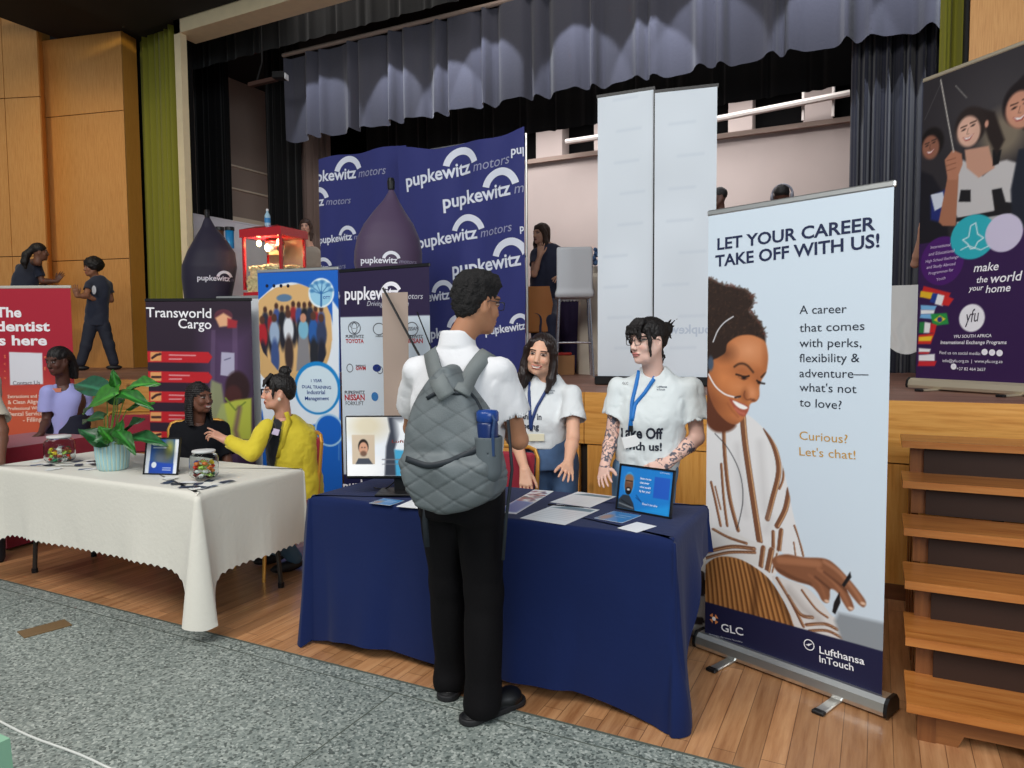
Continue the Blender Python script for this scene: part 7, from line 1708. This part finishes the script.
# nurse in lilac scrubs
def nurse():
    Y0 = 3.72; o = V3(*A0_(68, 440, Y0)); o[2] = 0; cd = -away(o); A_ = plane_pt(o, cd, 3.72); f = rotz(R(-20))@cd; rt = V3(f[1], -f[0], 0); yaw = math.atan2(rt[1], rt[0]); hc = A_(58, 361, Y0-.05); nb = A_(63, 384, Y0)
    root = person('', 'dark-skinned woman in lilac medical scrubs standing behind the maroon table', tuple(o)); look = rotz(R(-45))@cd+V3(0, 0, -.2); hm = frame(look); sk = (84, 54, 44)
    sh = (A_(48, 392, Y0-.05), A_(84, 396, Y0+.05)); el = (A_(47, 420, Y0-.05), A_(86, 424, Y0+.03)); wr = (A_(41, 434, Y0-.2), A_(78, 440, Y0-.05))
    a1 = arm_solid(sh[0], el[0], wr[0], V3(-.3, -.4, -.25), V3(0, 0, 1), V3(1, 0, 0), (.044, .038, .034, .025), 1, .007); a2 = arm_solid(sh[1], el[1], wr[1], V3(-.2, -.1, -1), cd, V3(-1, 0, 0), (.044, .038, .034, .025), 1, .007)
    H_ = head_solid(hc, hm, .98, .005, nb); t = Solid(o+V3(-.3, -.3, .8), o+V3(.3, .3, nb[2]+.1), .01); t.loft([(.85, o[0], o[1], .12, .10, yaw), (1.1, o[0], o[1], .11, .08, yaw), (nb[2], nb[0], nb[1], .05, .05, yaw)])
    skin_obj('body', merge(t, H_, a1, a2), SKIN, root, face_col(hc, hm, .98, sk, (110, 56, 54), (20, 14, 12), (20, 14, 12)))
    s = Solid(o+V3(-.42, -.34, .62), o+V3(.42, .34, 1.45), .007); secs = []
    for py, xl, xr, dp in ((442, 48, 84, .13), (425, 48, 82, .125), (410, 48, 84, .13), (398, 48, 86, .12), (390, 50, 82, .09), (384, 56, 74, .065)):
        a, b = A_(xl, py, Y0), A_(xr, py, Y0); m_ = (a+b)/2; secs.append((m_[2], m_[0], m_[1], np.linalg.norm(b-a)/2*.95, dp, yaw))
    s.loft(secs, .03)
    for i in range(2): sleeve(s, sh[i], el[i], .72, .058, .078, nb+V3(0, 0, -.06))
    s.cone(nb+V3(0, 0, -.02)+cd*.06, nb+V3(0, 0, .1)+cd*.02, .04, .07, .004, 's'); s.disp(folds(.008, 9, 101, .6)); hollow(s); t = skin_obj('scrub_top', s, CLO, root, (158, 160, 214)); bv = bvh_of(t); dv = Vector(-cd)
    h = drape(bv, Vector(A_(56, 391, Y0-.2)), dv, .006)
    if h: MB().box(h, (.075, .004, .035), yaw+.3, bev=.002).build('name_badge', mat('badge_orange', (206, 120, 90), .4), root, True)
    s = Solid(o+V3(-.3, -.3, 0), o+V3(.3, .3, .95), .012); s.loft([(.72, o[0], o[1], .17, .13, yaw), (.9, o[0], o[1], .15, .12, yaw)], .03)
    for q in (-1, 1): s.chain([o+rt*q*.08+V3(0, 0, .8), o+rt*q*.09+V3(0, 0, .45), o+rt*q*.09+V3(0, 0, .04)], [.09, .07, .06], .03)
    skin_obj('trousers', s, mat('navy_trousers', (24, 26, 44), .8), root)
    T = lambda x, y, z: hc+hm@V3(x, y, z)*.98; s = Solid(hc-V3(.24, .24, .26), hc+V3(.24, .24, .2), .006)
    s.ell(T(0, -.022, .046), V3(.079, .094, .079), .02, rot=hm); s.ell(T(0, .112, -.03), V3(.066, .064, .09), .008, 's', rot=hm); s.ell(T(0, -.10, .01), V3(.055, .05, .06), .03, rot=hm)
    for q in (-.03, 0, .03): s.chain([T(q, -.11, .0), T(q*1.2, -.12, -.09), T(q*1.3, -.11, -.17)], [.03, .028, .018], .01)
    s.disp(lambda P: .003*np.sin(((P-hc)@hm)[:, 0]*260)+.002*vnoise(P, 60, 9)); skin_obj('hair', s, HAIRM, root)
nurse()
q = A_(100, 452, 3.75); chair('red chair right of the woman in lilac scrubs', q[0], 3.95, R(35))
# person cut by the left edge of the photo
def edge_person():
    Y0 = 2.62; o = V3(*A_(-30, 440, Y0)); o[2] = 0; cd = -away(o); rt = V3(cd[1], -cd[0], 0); rt = rt if rt[0] > 0 else -rt; yaw = math.atan2(rt[1], rt[0])
    root = person('', 'person in a beige top and dark trousers cut off by the left edge', tuple(o)); sh = A_(-12, 396, Y0); el = A_(1, 430, Y0-.02); wr = A_(0, 462, Y0-.1)
    hc = A_(-30, 330, Y0); hm = frame(rotz(R(150))@cd); nb = A_(-30, 366, Y0)
    a1 = arm_solid(sh, el, wr, V3(0, -.1, -1), -cd, cd, (.05, .042, .038, .026), 1, .006); a2 = arm_solid(sh-rt*.36, el-rt*.42, wr-rt*.42, V3(0, -.1, -1), -cd, cd, (.05, .042, .038, .026), 1, .006)
    t = Solid(o+V3(-.3, -.3, .8), o+V3(.3, .3, 1.5), .01); t.loft([(.9, o[0], o[1], .12, .10, yaw), (nb[2], nb[0], nb[1], .05, .05, yaw)]); skin_obj('body', merge(t, head_solid(hc, hm, 1, .007, nb), a1, a2), SKIN, root, face_col(hc, hm, 1, (110, 74, 58)))
    s = Solid(o+V3(-.45, -.35, .8), o+V3(.45, .35, 1.55), .008); s.loft([(.88, o[0], o[1], .17, .13, yaw), (1.1, o[0], o[1], .18, .13, yaw), (1.28, o[0], o[1], .18, .12, yaw), (1.38, o[0], o[1], .10, .08, yaw), (1.42, o[0], o[1], .06, .06, yaw)], .03)
    for q, e in ((sh, el), (sh-rt*.36, el-rt*.42)): sleeve(s, q, e, .75, .062, .082, nb-V3(0, 0, .06))
    s.disp(folds(.007, 9, 111)); hollow(s); skin_obj('top', s, CLO, root, (176, 166, 150))
    s = Solid(o+V3(-.4, -.3, 0), o+V3(.4, .3, 1.0), .012); s.loft([(.8, o[0], o[1], .18, .14, yaw), (.95, o[0], o[1], .17, .13, yaw)], .03)
    for q in (-1, 1): s.chain([o+rt*q*.09+V3(0, 0, .85), o+rt*q*.1+V3(0, 0, .45), o+rt*q*.1+V3(0, 0, .04)], [.1, .08, .065], .03)
    skin_obj('trousers', s, mat('charcoal_trousers', (26, 26, 32), .8), root); s = Solid(hc-.16, hc+.16, .007); s.ell(hc+V3(0, 0, .04), (.085, .09, .08)); skin_obj('hair', s, HAIRM, root)
edge_person()

# ---------------------------------------------------------------- on the stage, far left: a boy and a girl
def far_person(label, Y0, foot, headpx, skin, top, topm, bot, look_deg, torso_rows, sh, el, wr, hip, knees, feet, hair='afro', sc=.95, hd=None, z0=STG, vox=.009, sleeve_t=.55, face_kw={}, hairm=None):
    o = V3(*A_(*foot, Y0)); o[2] = z0; cd = -away(o); right = V3(-cd[1], cd[0], 0); right = right if right[0] > 0 else -right; yaw = math.atan2(right[1], right[0]); hc = A_(*headpx, Y0); hm = frame(rotz(R(look_deg))@cd+V3(0, 0, -.05)); root = person('', label, tuple(o))
    K_ = plane_pt(o, cd, 0); W = lambda p, dy=0: K_(p[0], p[1], dy); nb = hc+V3(0, 0, -.145*sc)-hm[:, 1]*.03
    hds = hd or [None, None]; arms = []
    for i in range(2):
        S_, E_, R_ = W(*sh[i]), W(*el[i]), W(*wr[i]); dd = (R_-E_) if hds[i] is None else (W(*hds[i])-R_); arms.append(arm_solid(S_, E_, R_, dd, cd+V3(0, 0, .4), V3(0, 0, 1) if abs(dd[2]) < .1 else -right*(1 if i else -1), (.042, .036, .033, .024), sc, vox*.7))
    t = Solid(o+V3(-.35, -.3, -.02), hc+V3(.35, .3, .1), .012) if False else Solid(np.minimum(o, hc)-.35, np.maximum(o, hc)+.35, .012)
    secs = []
    for py, xl, xr, dp in torso_rows: a, b = W((xl, py)), W((xr, py)); m_ = (a+b)/2; secs.append((m_[2], m_[0], m_[1], np.linalg.norm(b-a)/2, dp, yaw))
    t.loft([(q[0], q[1], q[2], q[3]*.75, q[4]*.75, q[5]) for q in secs]); t.cone((secs[-1][1], secs[-1][2], secs[-1][0]-.03), tuple(nb), .05, .048, .02)
    skin_obj('body', merge(t, head_solid(hc, hm, sc, vox*.7, nb), *arms), SKIN, root, face_col(hc, hm, sc, skin, **face_kw))
    s = Solid(np.minimum(o, hc)-.4, np.maximum(o, hc)+.4, vox); s.loft(secs, .03)
    for i in range(2): sleeve(s, W(*sh[i]), W(*el[i]), sleeve_t, .052, .066, V3(secs[-1][1], secs[-1][2], secs[-1][0]-.05))
    s.disp(folds(.006, 9, 121)); hollow(s); skin_obj(top, s, topm, root)
    if knees:
        s = Solid(np.minimum(o, hc)-.45, np.maximum(o, hc)+.45, vox); 
        for i in range(2): s.chain([W(*hip[i]), W(*knees[i]), W(*feet[i])+V3(0, 0, .05)], [.088, .07, .062], .03)
        s.disp(folds(.006, 9, 131)); skin_obj('trousers', s, bot, root)
        for i in range(2): m = MB(); p = W(*feet[i]); m.ell(V3(p[0], p[1], z0+.035), (.10, .045, .035), rot=Matrix.Rotation(yaw, 3, 'Z')); m.build('shoe', mat('dark_shoe', (30, 28, 30), .5), root, True, True)
    T = lambda x, y, z: hc+hm@V3(x, y, z)*sc; s = Solid(hc-.30, hc+.26, vox*.7)
    if hair == 'afro': s.ell(T(0, -.03, .055), V3(.118, .125, .108), .02, rot=hm); s.ell(T(0, .118, -.04), V3(.08, .07, .085), .008, 's', rot=hm); s.disp(lambda P: .008*vnoise(P, 40, 9))
    else:
        s.ell(T(0, -.022, .046), V3(.080, .095, .080), .02, rot=hm); s.ell(T(0, .112, -.03), V3(.066, .064, .09), .008, 's', rot=hm)
        if hair == 'tail': s.chain([T(0, -.10, .02), T(0, -.16, -.06), T(0, -.18, -.16), T(0, -.17, -.24)], [.045, .05, .045, .02], .02)
        if hair == 'long':
            for q in (-1, 1): s.chain([T(q*.05, .03, .08), T(q*.08, .01, .0), T(q*.085, .01, -.10), T(q*.08, .03, -.2)], [.02, .024, .03, .02], .02)
            s.ell(T(0, -.06, -.04), V3(.07, .05, .1), .03, rot=hm)
        s.disp(lambda P: .003*vnoise(P, 40, 9))
    skin_obj('hair', s, hairm or HAIRM, root); return root
NAVYP = mat('navy_polo', (30, 36, 54), .8, sheen=.2); 
b = far_person('boy with a dark afro in a navy school polo and trousers standing on the stage', 6.1, (98, 369), (92, 268), (140, 94, 70), 'polo_shirt', NAVYP, mat('navy_school_trousers', (38, 42, 56), .8), -70,
    [(326, 84, 110, .10), (310, 85, 109, .10), (295, 87, 110, .11), (284, 88, 110, .10), (279, 90, 107, .08), (276, 94, 104, .06)],
    [((90, 284), -.05), ((108, 285), .05)], [((86, 296), -.15), ((111, 300), .05)], [((77, 296), -.2), ((93, 299), -.1)], [((91, 325), 0), ((103, 325), 0)], [((86, 346), 0), ((109, 345), 0)], [((81, 366), 0), ((114, 366), 0)], hd=[((75, 288), -.22), ((88, 296), -.15)])
m = MB(); p = Vector(A_(94, 290, 5.99)); m.ell(p, (.045, .01, .06)); m.build('shirt_crest', ink((190, 192, 200)), b, True)
far_person('girl with a long dark ponytail in a navy top leaning forward on the stage', 5.8, (30, 372), (40, 252), (110, 74, 58), 'top', NAVYP, mat('navy_school_trousers', (38, 42, 56), .8), -100+190,
    [(330, 8, 34, .11), (310, 8, 36, .11), (290, 10, 38, .11), (272, 14, 42, .11), (264, 20, 42, .09), (260, 26, 40, .06)],
    [((20, 268), .1), ((38, 268), -.1)], [((24, 290), .1), ((42, 281), -.12)], [((40, 286), .05), ((57, 281), -.15)], [((16, 328), 0), ((28, 328), 0)], [((18, 350), 0), ((28, 350), 0)], [((18, 368), 0), ((29, 368), 0)], hair='tail', hd=[((50, 284), .0), ((64, 271), -.15)], sleeve_t=.7)
# woman seated on the stage behind the white chair
far_person('woman with brown hair and dark blue top sitting on the stage, hand to her cheek', 7.2, (546, 352), (541, 234), (206, 158, 132), 'top', mat('slate_top', (44, 50, 74), .8, sheen=.2), mat('slate_top', (44, 50, 74)), -50,
    [(300, 529, 562, .14), (284, 530, 563, .14), (266, 531, 566, .14), (254, 532, 566, .12), (248, 538, 562, .09), (244, 544, 556, .06)],
    [((536, 254), -.05), ((561, 253), .05)], [((534, 274), -.2), ((566, 268), .05)], [((540, 255), -.25), ((560, 276), -.2)], [((540, 300), 0), ((552, 300), 0)], [((536, 320), -.4), ((552, 320), -.4)], [((538, 350), -.4), ((552, 350), -.4)], hair='long', hd=[((541, 244), -.22), None], hairm=HAIRB, vox=.008)
# woman behind the popcorn machine
far_person('brown-haired woman with sunglasses on her head behind the popcorn machine', 8.0, (308, 366), (306, 227), (206, 160, 138), 'top', mat('taupe_top', (150, 140, 128), .8), mat('taupe_top', (150, 140, 128)), -18,
    [(300, 297, 322, .11), (280, 298, 322, .11), (262, 298, 322, .11), (252, 300, 321, .09), (247, 304, 318, .06)],
    [((300, 255), 0), ((319, 255), 0)], [((296, 272), 0), ((323, 272), 0)], [((295, 286), -.1), ((322, 288), -.1)], [((304, 300), 0), ((314, 300), 0)], [((304, 330), 0), ((314, 330), 0)], [((304, 364), 0), ((314, 364), 0)], hair='long', hairm=HAIRB)
# two people whose heads show above the career banner
for lab, Y0, hp, fx, mt, lk in (('dark-haired person whose head shows above the left end of the career banner', 8.6, (718, 198), 722, mat('grey_top', (80, 80, 88), .8), -60), ('person with a headset on braided hair, seen above the career banner', 8.2, (782, 197), 782, mat('plum_top', (60, 40, 60), .8), 170)):
    y = hp[1]
    rt_ = far_person(lab, Y0, (fx, 372), hp, (84, 54, 44), 'top', mt, mt, lk, [(y+62, fx-12, fx+12, .11), (y+40, fx-13, fx+13, .11), (y+24, fx-13, fx+13, .10), (y+16, fx-7, fx+7, .07)],
        [((fx-11, y+26), 0), ((fx+11, y+26), 0)], [((fx-15, y+45), 0), ((fx+15, y+45), 0)], [((fx-14, y+62), -.1), ((fx+14, y+62), -.1)], [((fx-7, y+62), 0), ((fx+7, y+62), 0)], [((fx-8, 320), 0), ((fx+8, 320), 0)], [((fx-9, 366), 0), ((fx+9, 366), 0)], hair='x', sc=1.0, vox=.01)
    if fx == 782:
        c0 = Vector(A_(782, 196, 8.2)); m = MB(); m.tube([c0+Vector((.105*math.cos(t), .02, .115*math.sin(t)+.01)) for t in np.linspace(0, PI, 14)], .012, 8); m.ell(c0+Vector((-.1, .0, -.01)), (.02, .04, .045)); m.ell(c0+Vector((.1, 0, -.01)), (.02, .04, .045)); o = m.build('headset', mat('headset_grey', (130, 130, 140), .4)); tag(o, 'grey headset on the braided hair above the career banner', 'headset')
# person half hidden by the purple banner: bent arm
far_person('person mostly hidden behind the purple banner, only a bent elbow showing', 7.6, (960, 380), (958, 180), (196, 150, 128), 'top', mat('dark_top', (40, 34, 44), .8), mat('dark_top', (40, 34, 44), .8), 10,
    [(330, 940, 982, .12), (300, 938, 984, .12), (260, 938, 984, .12), (230, 938, 984, .12), (215, 950, 972, .07)],
    [((938, 232), 0), ((980, 232), 0)], [((915, 264), -.1), ((990, 270), 0)], [((921, 236), -.25), ((985, 300), -.1)], [((952, 330), 0), ((968, 330), 0)], [((952, 350), 0), ((968, 350), 0)], [((952, 376), 0), ((968, 376), 0)], hair='long', sleeve_t=.3, vox=.01)

# ---------------------------------------------------------------- furniture and things on the stage
# white partition behind the plum pop-up banner, running away from the reader
c0 = Vector(atY(184, 213, 7.0)); wz = c0.z-STG; Lc = 1.55
wc = thing('white_partition', 'large white partition behind the plum onion-shaped banner on the stage', 'partition', (c0.x, c0.y, STG), 0)
WM = mat('white_laminate', (206, 206, 214), .5)
MB().box2((-.05, 0, 0), (0, Lc, wz)).build('panel', WM, wc); MB().box2((-.06, -.01, wz), (.01, Lc+.01, wz+.02)).build('cap_rail', WM, wc); MB().box2((-.2, .2, 0), (.14, .26, .03)).build('foot', WM, wc); MB().box2((-.2, Lc-.3, 0), (.14, Lc-.24, .03)).build('foot', WM, wc)
MB().lathe([(.001, .02), (.035, .018), (.04, 0), (.03, -.01), (.001, -.01)], n=14).xf(Matrix.Translation((.005, .08, wz-.22)) @ Matrix.Rotation(R(90), 4, 'Y')).build('round_fitting', mat('steel_dark', (130, 130, 136), .3, .6), wc)
# popcorn machine
def popcorn():
    Yp = 6.55; q = A_(238, 298, Yp); q2 = A_(303, 298, Yp); zt = A_(270, 226, Yp)[2]; zb = A_(270, 298, Yp)[2]
    w = .60; dpt = .55; H = zt-zb; cx = (q[0]+q2[0])/2; ang = R(4)
    dpt = .46
    tb = thing('popcorn_counter', 'plain counter on the stage carrying the red popcorn machine', 'counter', (cx, Yp+.1, STG), ang); MB().box2((-w/2-.1, -dpt/2-.08, 0), (w/2+.1, dpt/2+.08, zb-STG-.002)).build('body', mat('counter_tan', (170, 130, 110), .6), tb)
    t = thing('popcorn_machine', 'red glass-sided popcorn machine full of popcorn, lit from inside', 'popcorn machine', (cx, Yp+.1, zb), ang); RM = mat('red_enamel', (196, 22, 34), .25, coat=.5); x, y = w/2, dpt/2
    MB().box2((-x, -y, 0), (x, y, .07)).build('base', RM, t)
    m = MB()
    for (a, b, z) in ((-x-.02, -y-.02, 0),): m.add([(-x-.02, -y-.02, H-.14), (x+.02, -y-.02, H-.14), (x+.02, y+.02, H-.14), (-x-.02, y+.02, H-.14), (-x-.02, -y-.02, H-.04), (x+.02, -y-.02, H-.04), (x+.02, y+.02, H-.04), (-x-.02, y+.02, H-.04), (-x*.6, -y*.6, H), (x*.6, -y*.6, H), (x*.6, y*.6, H), (-x*.6, y*.6, H)], [(3, 2, 1, 0), (0, 1, 5, 4), (1, 2, 6, 5), (2, 3, 7, 6), (3, 0, 4, 7), (4, 5, 9, 8), (5, 6, 10, 9), (6, 7, 11, 10), (7, 4, 8, 11), (8, 9, 10, 11)])
    m.build('roof', RM, t)
    for sx in (-1, 1):
        for sy in (-1, 1): MB().box((sx*(x-.015), sy*(y-.015), H/2), (.03, .03, H-.2)).build('post', RM, t)
    g = mat('pane_glass', (240, 240, 236), .03, trans=1, ior=1.02)
    MB().box((0, -y+.01, H/2-.03), (2*x-.06, .004, H-.22)).build('glass_pane', g, t); MB().box((x-.01, 0, H/2-.03), (.004, 2*y-.06, H-.22)).build('glass_pane', g, t); MB().box((-x+.01, 0, H/2-.03), (.004, 2*y-.06, H-.22)).build('glass_pane', g, t)
    MB().box((0, y-.02, H/2-.03), (2*x-.06, .006, H-.22)).build('back_panel', mat('tin', (200, 190, 176), .35, .7), t)
    s = Solid((-x, -y, .03), (x, y, H*.62), .009); s.box((0, 0, .07+H*.19), (x-.03, y-.03, H*.19), rad=.02); s.disp(lambda P: .012*vnoise(P, 32, 5)+.012*vnoise(P, 60, 6)+.03*vnoise(P, 5, 7)*(P[:, 2] > H*.3)); 
    o = skin_obj('popcorn', s, mat('popcorn', (240, 226, 176), .8, var=.2, vscale=60), t, world=False); o['kind'] = 'stuff'
    MB().lathe([(.001, 0), (.10, 0), (.12, .10), (.12, .16), (.001, .16)], (0, .02, H-.34), 24).build('kettle', mat('steel_pan', (200, 196, 190), .25, .9), t, smooth=True)
    lm = mat('warm_lamp', (255, 214, 140), .5, emit=14)
    for sx in (-.5, .55): MB().ell((sx*x, -.1, H-.20), (.03, .03, .04)).build('lamp', lm, t)
    l = bpy.data.lights.new('popcorn_glow', 'POINT'); l.energy = 34; l.color = (1, .8, .5); l.shadow_soft_size = .05; lo = bpy.data.objects.new('popcorn_glow', l); C.objects.link(lo); lo.parent = t; lo.location = (0, -.1, H-.26)
    b = thing('water_bottle', 'small clear water bottle with a blue label on top of the popcorn machine', 'bottle', (cx-.05, Yp+.05, zb+H)); 
    MB().lathe([(.001, 0), (.035, 0), (.036, .02), (.036, .14), (.014, .18), (.014, .20), (.001, .20)], n=16).build('flask', mat('pale_plastic', (170, 206, 224), .2), b, smooth=True); MB().lathe([(.0365, .05), (.0365, .11)], n=16).build('label_band', mat('label_blue', (60, 140, 200), .5), b); MB().lathe([(.016, .195), (.016, .22), (.001, .22)], n=12).build('cap', mat('cap_white', (230, 230, 230), .4), b)
popcorn()
# two lidded tubs behind
for i, px in enumerate((220.5, 230.5)):
    p = A_(px, 262, 7.1); zt = A_(px, 227, 7.1)[2]; zb = A_(px, 250, 7.1)[2]
    if i == 0:
        sv = thing('side_shelf', 'small shelf unit between the plum banner and the popcorn machine', 'shelf', (p[0]+.06, 7.1, STG)); MB().box2((-.2, -.12, 0), (.22, .16, zb-STG)).build('body', WM, sv); z_sv = zb
    zb = z_sv
    t = thing('lidded_tub', ('brown-filled' if i == 0 else 'blue')+' tub with a black lid beside the popcorn machine, %s of two' % ('left' if i == 0 else 'right'), 'tub', (p[0], 7.1, zb)); Ht = zt-zb
    MB().lathe([(.001, 0), (.05, 0), (.056, .02), (.056, Ht-.05), (.001, Ht-.05)], n=20).build('body', mat('tub_%d' % i, [(92, 60, 46), (30, 130, 190)][i], .4), t, smooth=True); MB().lathe([(.06, Ht-.05), (.063, Ht-.045), (.063, Ht), (.001, Ht)], n=20).build('lid', mat('tub_lid', (26, 26, 28), .4), t)
# white moulded chair on steel legs, brown chair, table with dark cloth
def stage_chair():
    Yc = 6.6; a = A_(556, 292, Yc); b = A_(592, 292, Yc); w = (b-a)[0]*.95; cx = (a+b)[0]/2; zs = A_(575, 296, Yc)[2]; zt = A_(575, 249, Yc)[2]; zf = STG
    t = thing('white_chair', 'tall white moulded chair on thin steel legs beside the pale display backs', 'chair', (cx, Yc, zf), R(25)); WMc = mat('white_shell', (196, 200, 206), .35)
    s = Solid((-w*.75, -w, zs-zf-.06), (w*.75, w*.8, zt-zf+.04), .008); s.box((0, .0, zs-zf), (w*.5, w*.48, .025), rad=.02); s.box((0, -w*.47, (zs+zt)/2-zf), (w*.48, .02, (zt-zs)/2), rad=.02, k=.06); skin_obj('shell', s, WMc, t, world=False)
    ch = mat('chrome', (190, 190, 196), .2, .9)
    for sx in (-1, 1):
        for sy in (-1, 1): MB().tube([(sx*w*.4, sy*w*.36, zs-zf-.02), (sx*w*.5, sy*w*.46, 0)], .012, 8).build('leg', ch, t)
    m = MB(); zz = (zs-zf)*.42; q = [(-w*.46, -w*.42, zz), (w*.46, -w*.42, zz), (w*.46, w*.42, zz), (-w*.46, w*.42, zz), (-w*.46, -w*.42, zz)]; m.tube(q, .009, 8); m.build('foot_rail', ch, t)
stage_chair()
def brown_chair():
    Yc = 7.0; p = A_(540, 312, Yc); t = thing('wooden_chair', 'chair with a tan plywood back on the stage beside the blue backdrop', 'chair', (p[0], Yc-.25, STG), R(20)); zt = A_(540, 288, Yc)[2]-STG; wz_ = .24
    m = MB(); m.prism([(-wz_*.8, .45), (wz_*.8, .45), (wz_, .8*zt), (wz_*.85, zt), (-wz_*.85, zt), (-wz_, .8*zt)], -.012, .012); m.build('backrest', mat('ply_orange', (190, 118, 50), .4), t); MB().box((0, .22, .45), (.42, .42, .025), bev=.01).build('seat', mat('ply_orange', (190, 118, 50), .4), t)
    for sx in (-1, 1):
        for y_ in (.02, .4): MB().tube([(sx*.18, y_, .44), (sx*.2, y_, 0)], .012, 8).build('leg', mat('chrome', (190, 190, 196), .2, .9), t)
brown_chair()
a, b = A_(536, 300, 7.35), A_(588, 300, 7.35); t = thing('stage_table', 'table under a dark cloth with a white lace edge behind the white chair', 'table', ((a+b)[0]/2, 7.6, STG), 0); wt = (b-a)[0]; ht = A_(560, 300, 7.35)[2]-STG
MB().grid(lambda u, v: ((u-.5)*wt, -.3+.012*math.sin(50*u)*(1-v), v*ht), 60, 6).build('dark_cloth', mat('violet_cloth', (58, 46, 84), .8), t, smooth=True)
MB().box2((-wt/2, -.295, ht-.03), (wt/2, .3, ht)).build('tabletop', mat('cobalt_cloth', (30, 40, 120), .7), t)
m = MB()
for i in range(16): m.ell((-wt/2+wt*(i+.5)/16, -.31, ht-.005), (.02, .012, .022), 8)
m.build('lace_edge', mat('lace_white', (226, 226, 230), .7), t)
for sx in (-1, 1):
    for y_ in (-.25, .25): MB().tube([(sx*(wt/2-.06), y_, ht-.03), (sx*(wt/2-.06), y_, 0)], .014, 8).build('leg', mat('grey_steel', (70, 66, 62), .45, .6), t)
# flower pot left of the display backs, boxes under the table
p = A_(593, 268, 6.9); 
p = A_(596, 300, 7.3); fz = A_(593, 262, 7.0)[2]
t = thing('cream_stand', 'cream draped stand with a small blue flower arrangement, half hidden by the display backs', 'stand', (p[0]+.02, 7.15, STG)); MB().lathe([(.001, 1.05), (.13, 1.05), (.14, 1.0), (.15, .6), (.17, 0)], n=24, wob=lambda th, z: 1+.05*math.sin(8*th)).build('drape', mat('cream_drape', (206, 196, 180), .8), t, smooth=True)
f_ = thing('flower_arrangement', 'small blue and green flower arrangement on the cream draped stand', 'flowers', (p[0]+.02, 7.15, STG+1.05)); MB().lathe([(.001, 0), (.05, 0), (.06, .08), (.001, .08)], n=14).build('pot', mat('tin', (200, 190, 176), .35, .7), f_); m = MB(); rg = np.random.default_rng(9)
for i in range(26): m.ell((rg.uniform(-.08, .08), rg.uniform(-.06, .06), .1+rg.uniform(0, .16)), (.022, .022, .022), 8)
m.build('blossoms', mat('blossom_blue', (70, 100, 140), .7), f_, smooth=True)
t = thing('cardboard_box', 'small open cardboard box on the stage floor under the dark-clothed table', 'box', (A_(565, 350, 7.0)[0], 6.95, STG), R(20)); MB().box((0, 0, .10), (.24, .2, .2)).build('carton', mat('cardboard', (176, 130, 88), .8), t); MB().box((0, 0, .215), (.18, .1, .03), bev=.01).build('red_packet', mat('packet_red', (190, 50, 44), .5), t)
t = thing('camera_bag', 'black bag standing on the stage behind the steel chair legs', 'bag', (A_(556, 350, 7.3)[0], 7.12, STG), R(10)); MB().box((0, 0, .13), (.3, .2, .26), bev=.04).build('body', BLK, t); MB().tube([(-.1, 0, .25), (-.06, 0, .33), (.06, 0, .33), (.1, 0, .25)], .01, 8).build('handle', BLK, t)
# white-clothed table left of the purple banner
p0, p1 = A_(899, 287, 6.6), A_(919, 287, 6.6); t = thing('stage_table', 'table with a white cloth standing behind and left of the purple banner', 'table', (p1[0]+.15, 6.75, STG), 0); wt = .9; ht = p0[2]-STG
MB().grid(lambda u, v: (-wt/2+.02*math.sin(14*v)-.01+u*wt, -.32-.03*(1-v)+.012*math.sin(60*u)*(1-v), ht-(1-v)*(.36+.18*math.sin(PI*min(1, u*2)))), 50, 8).build('cloth', mat('white_linen', (206, 206, 204), .8), t, smooth=True)
MB().box2((-wt/2, -.32, ht-.02), (wt/2, .32, ht+.002)).build('tabletop', mat('white_linen', (206, 206, 204), .8), t)
for sx in (-1, 1):
    for y_ in (-.25, .25): MB().tube([(sx*(wt/2-.08), y_, ht-.02), (sx*(wt/2-.08), y_, 0)], .014, 8).build('leg', mat('dark_oak', (70, 48, 38), .5), t)
# picture panel leaning behind the career banner top right
q = A_(852, 184, 6.2);
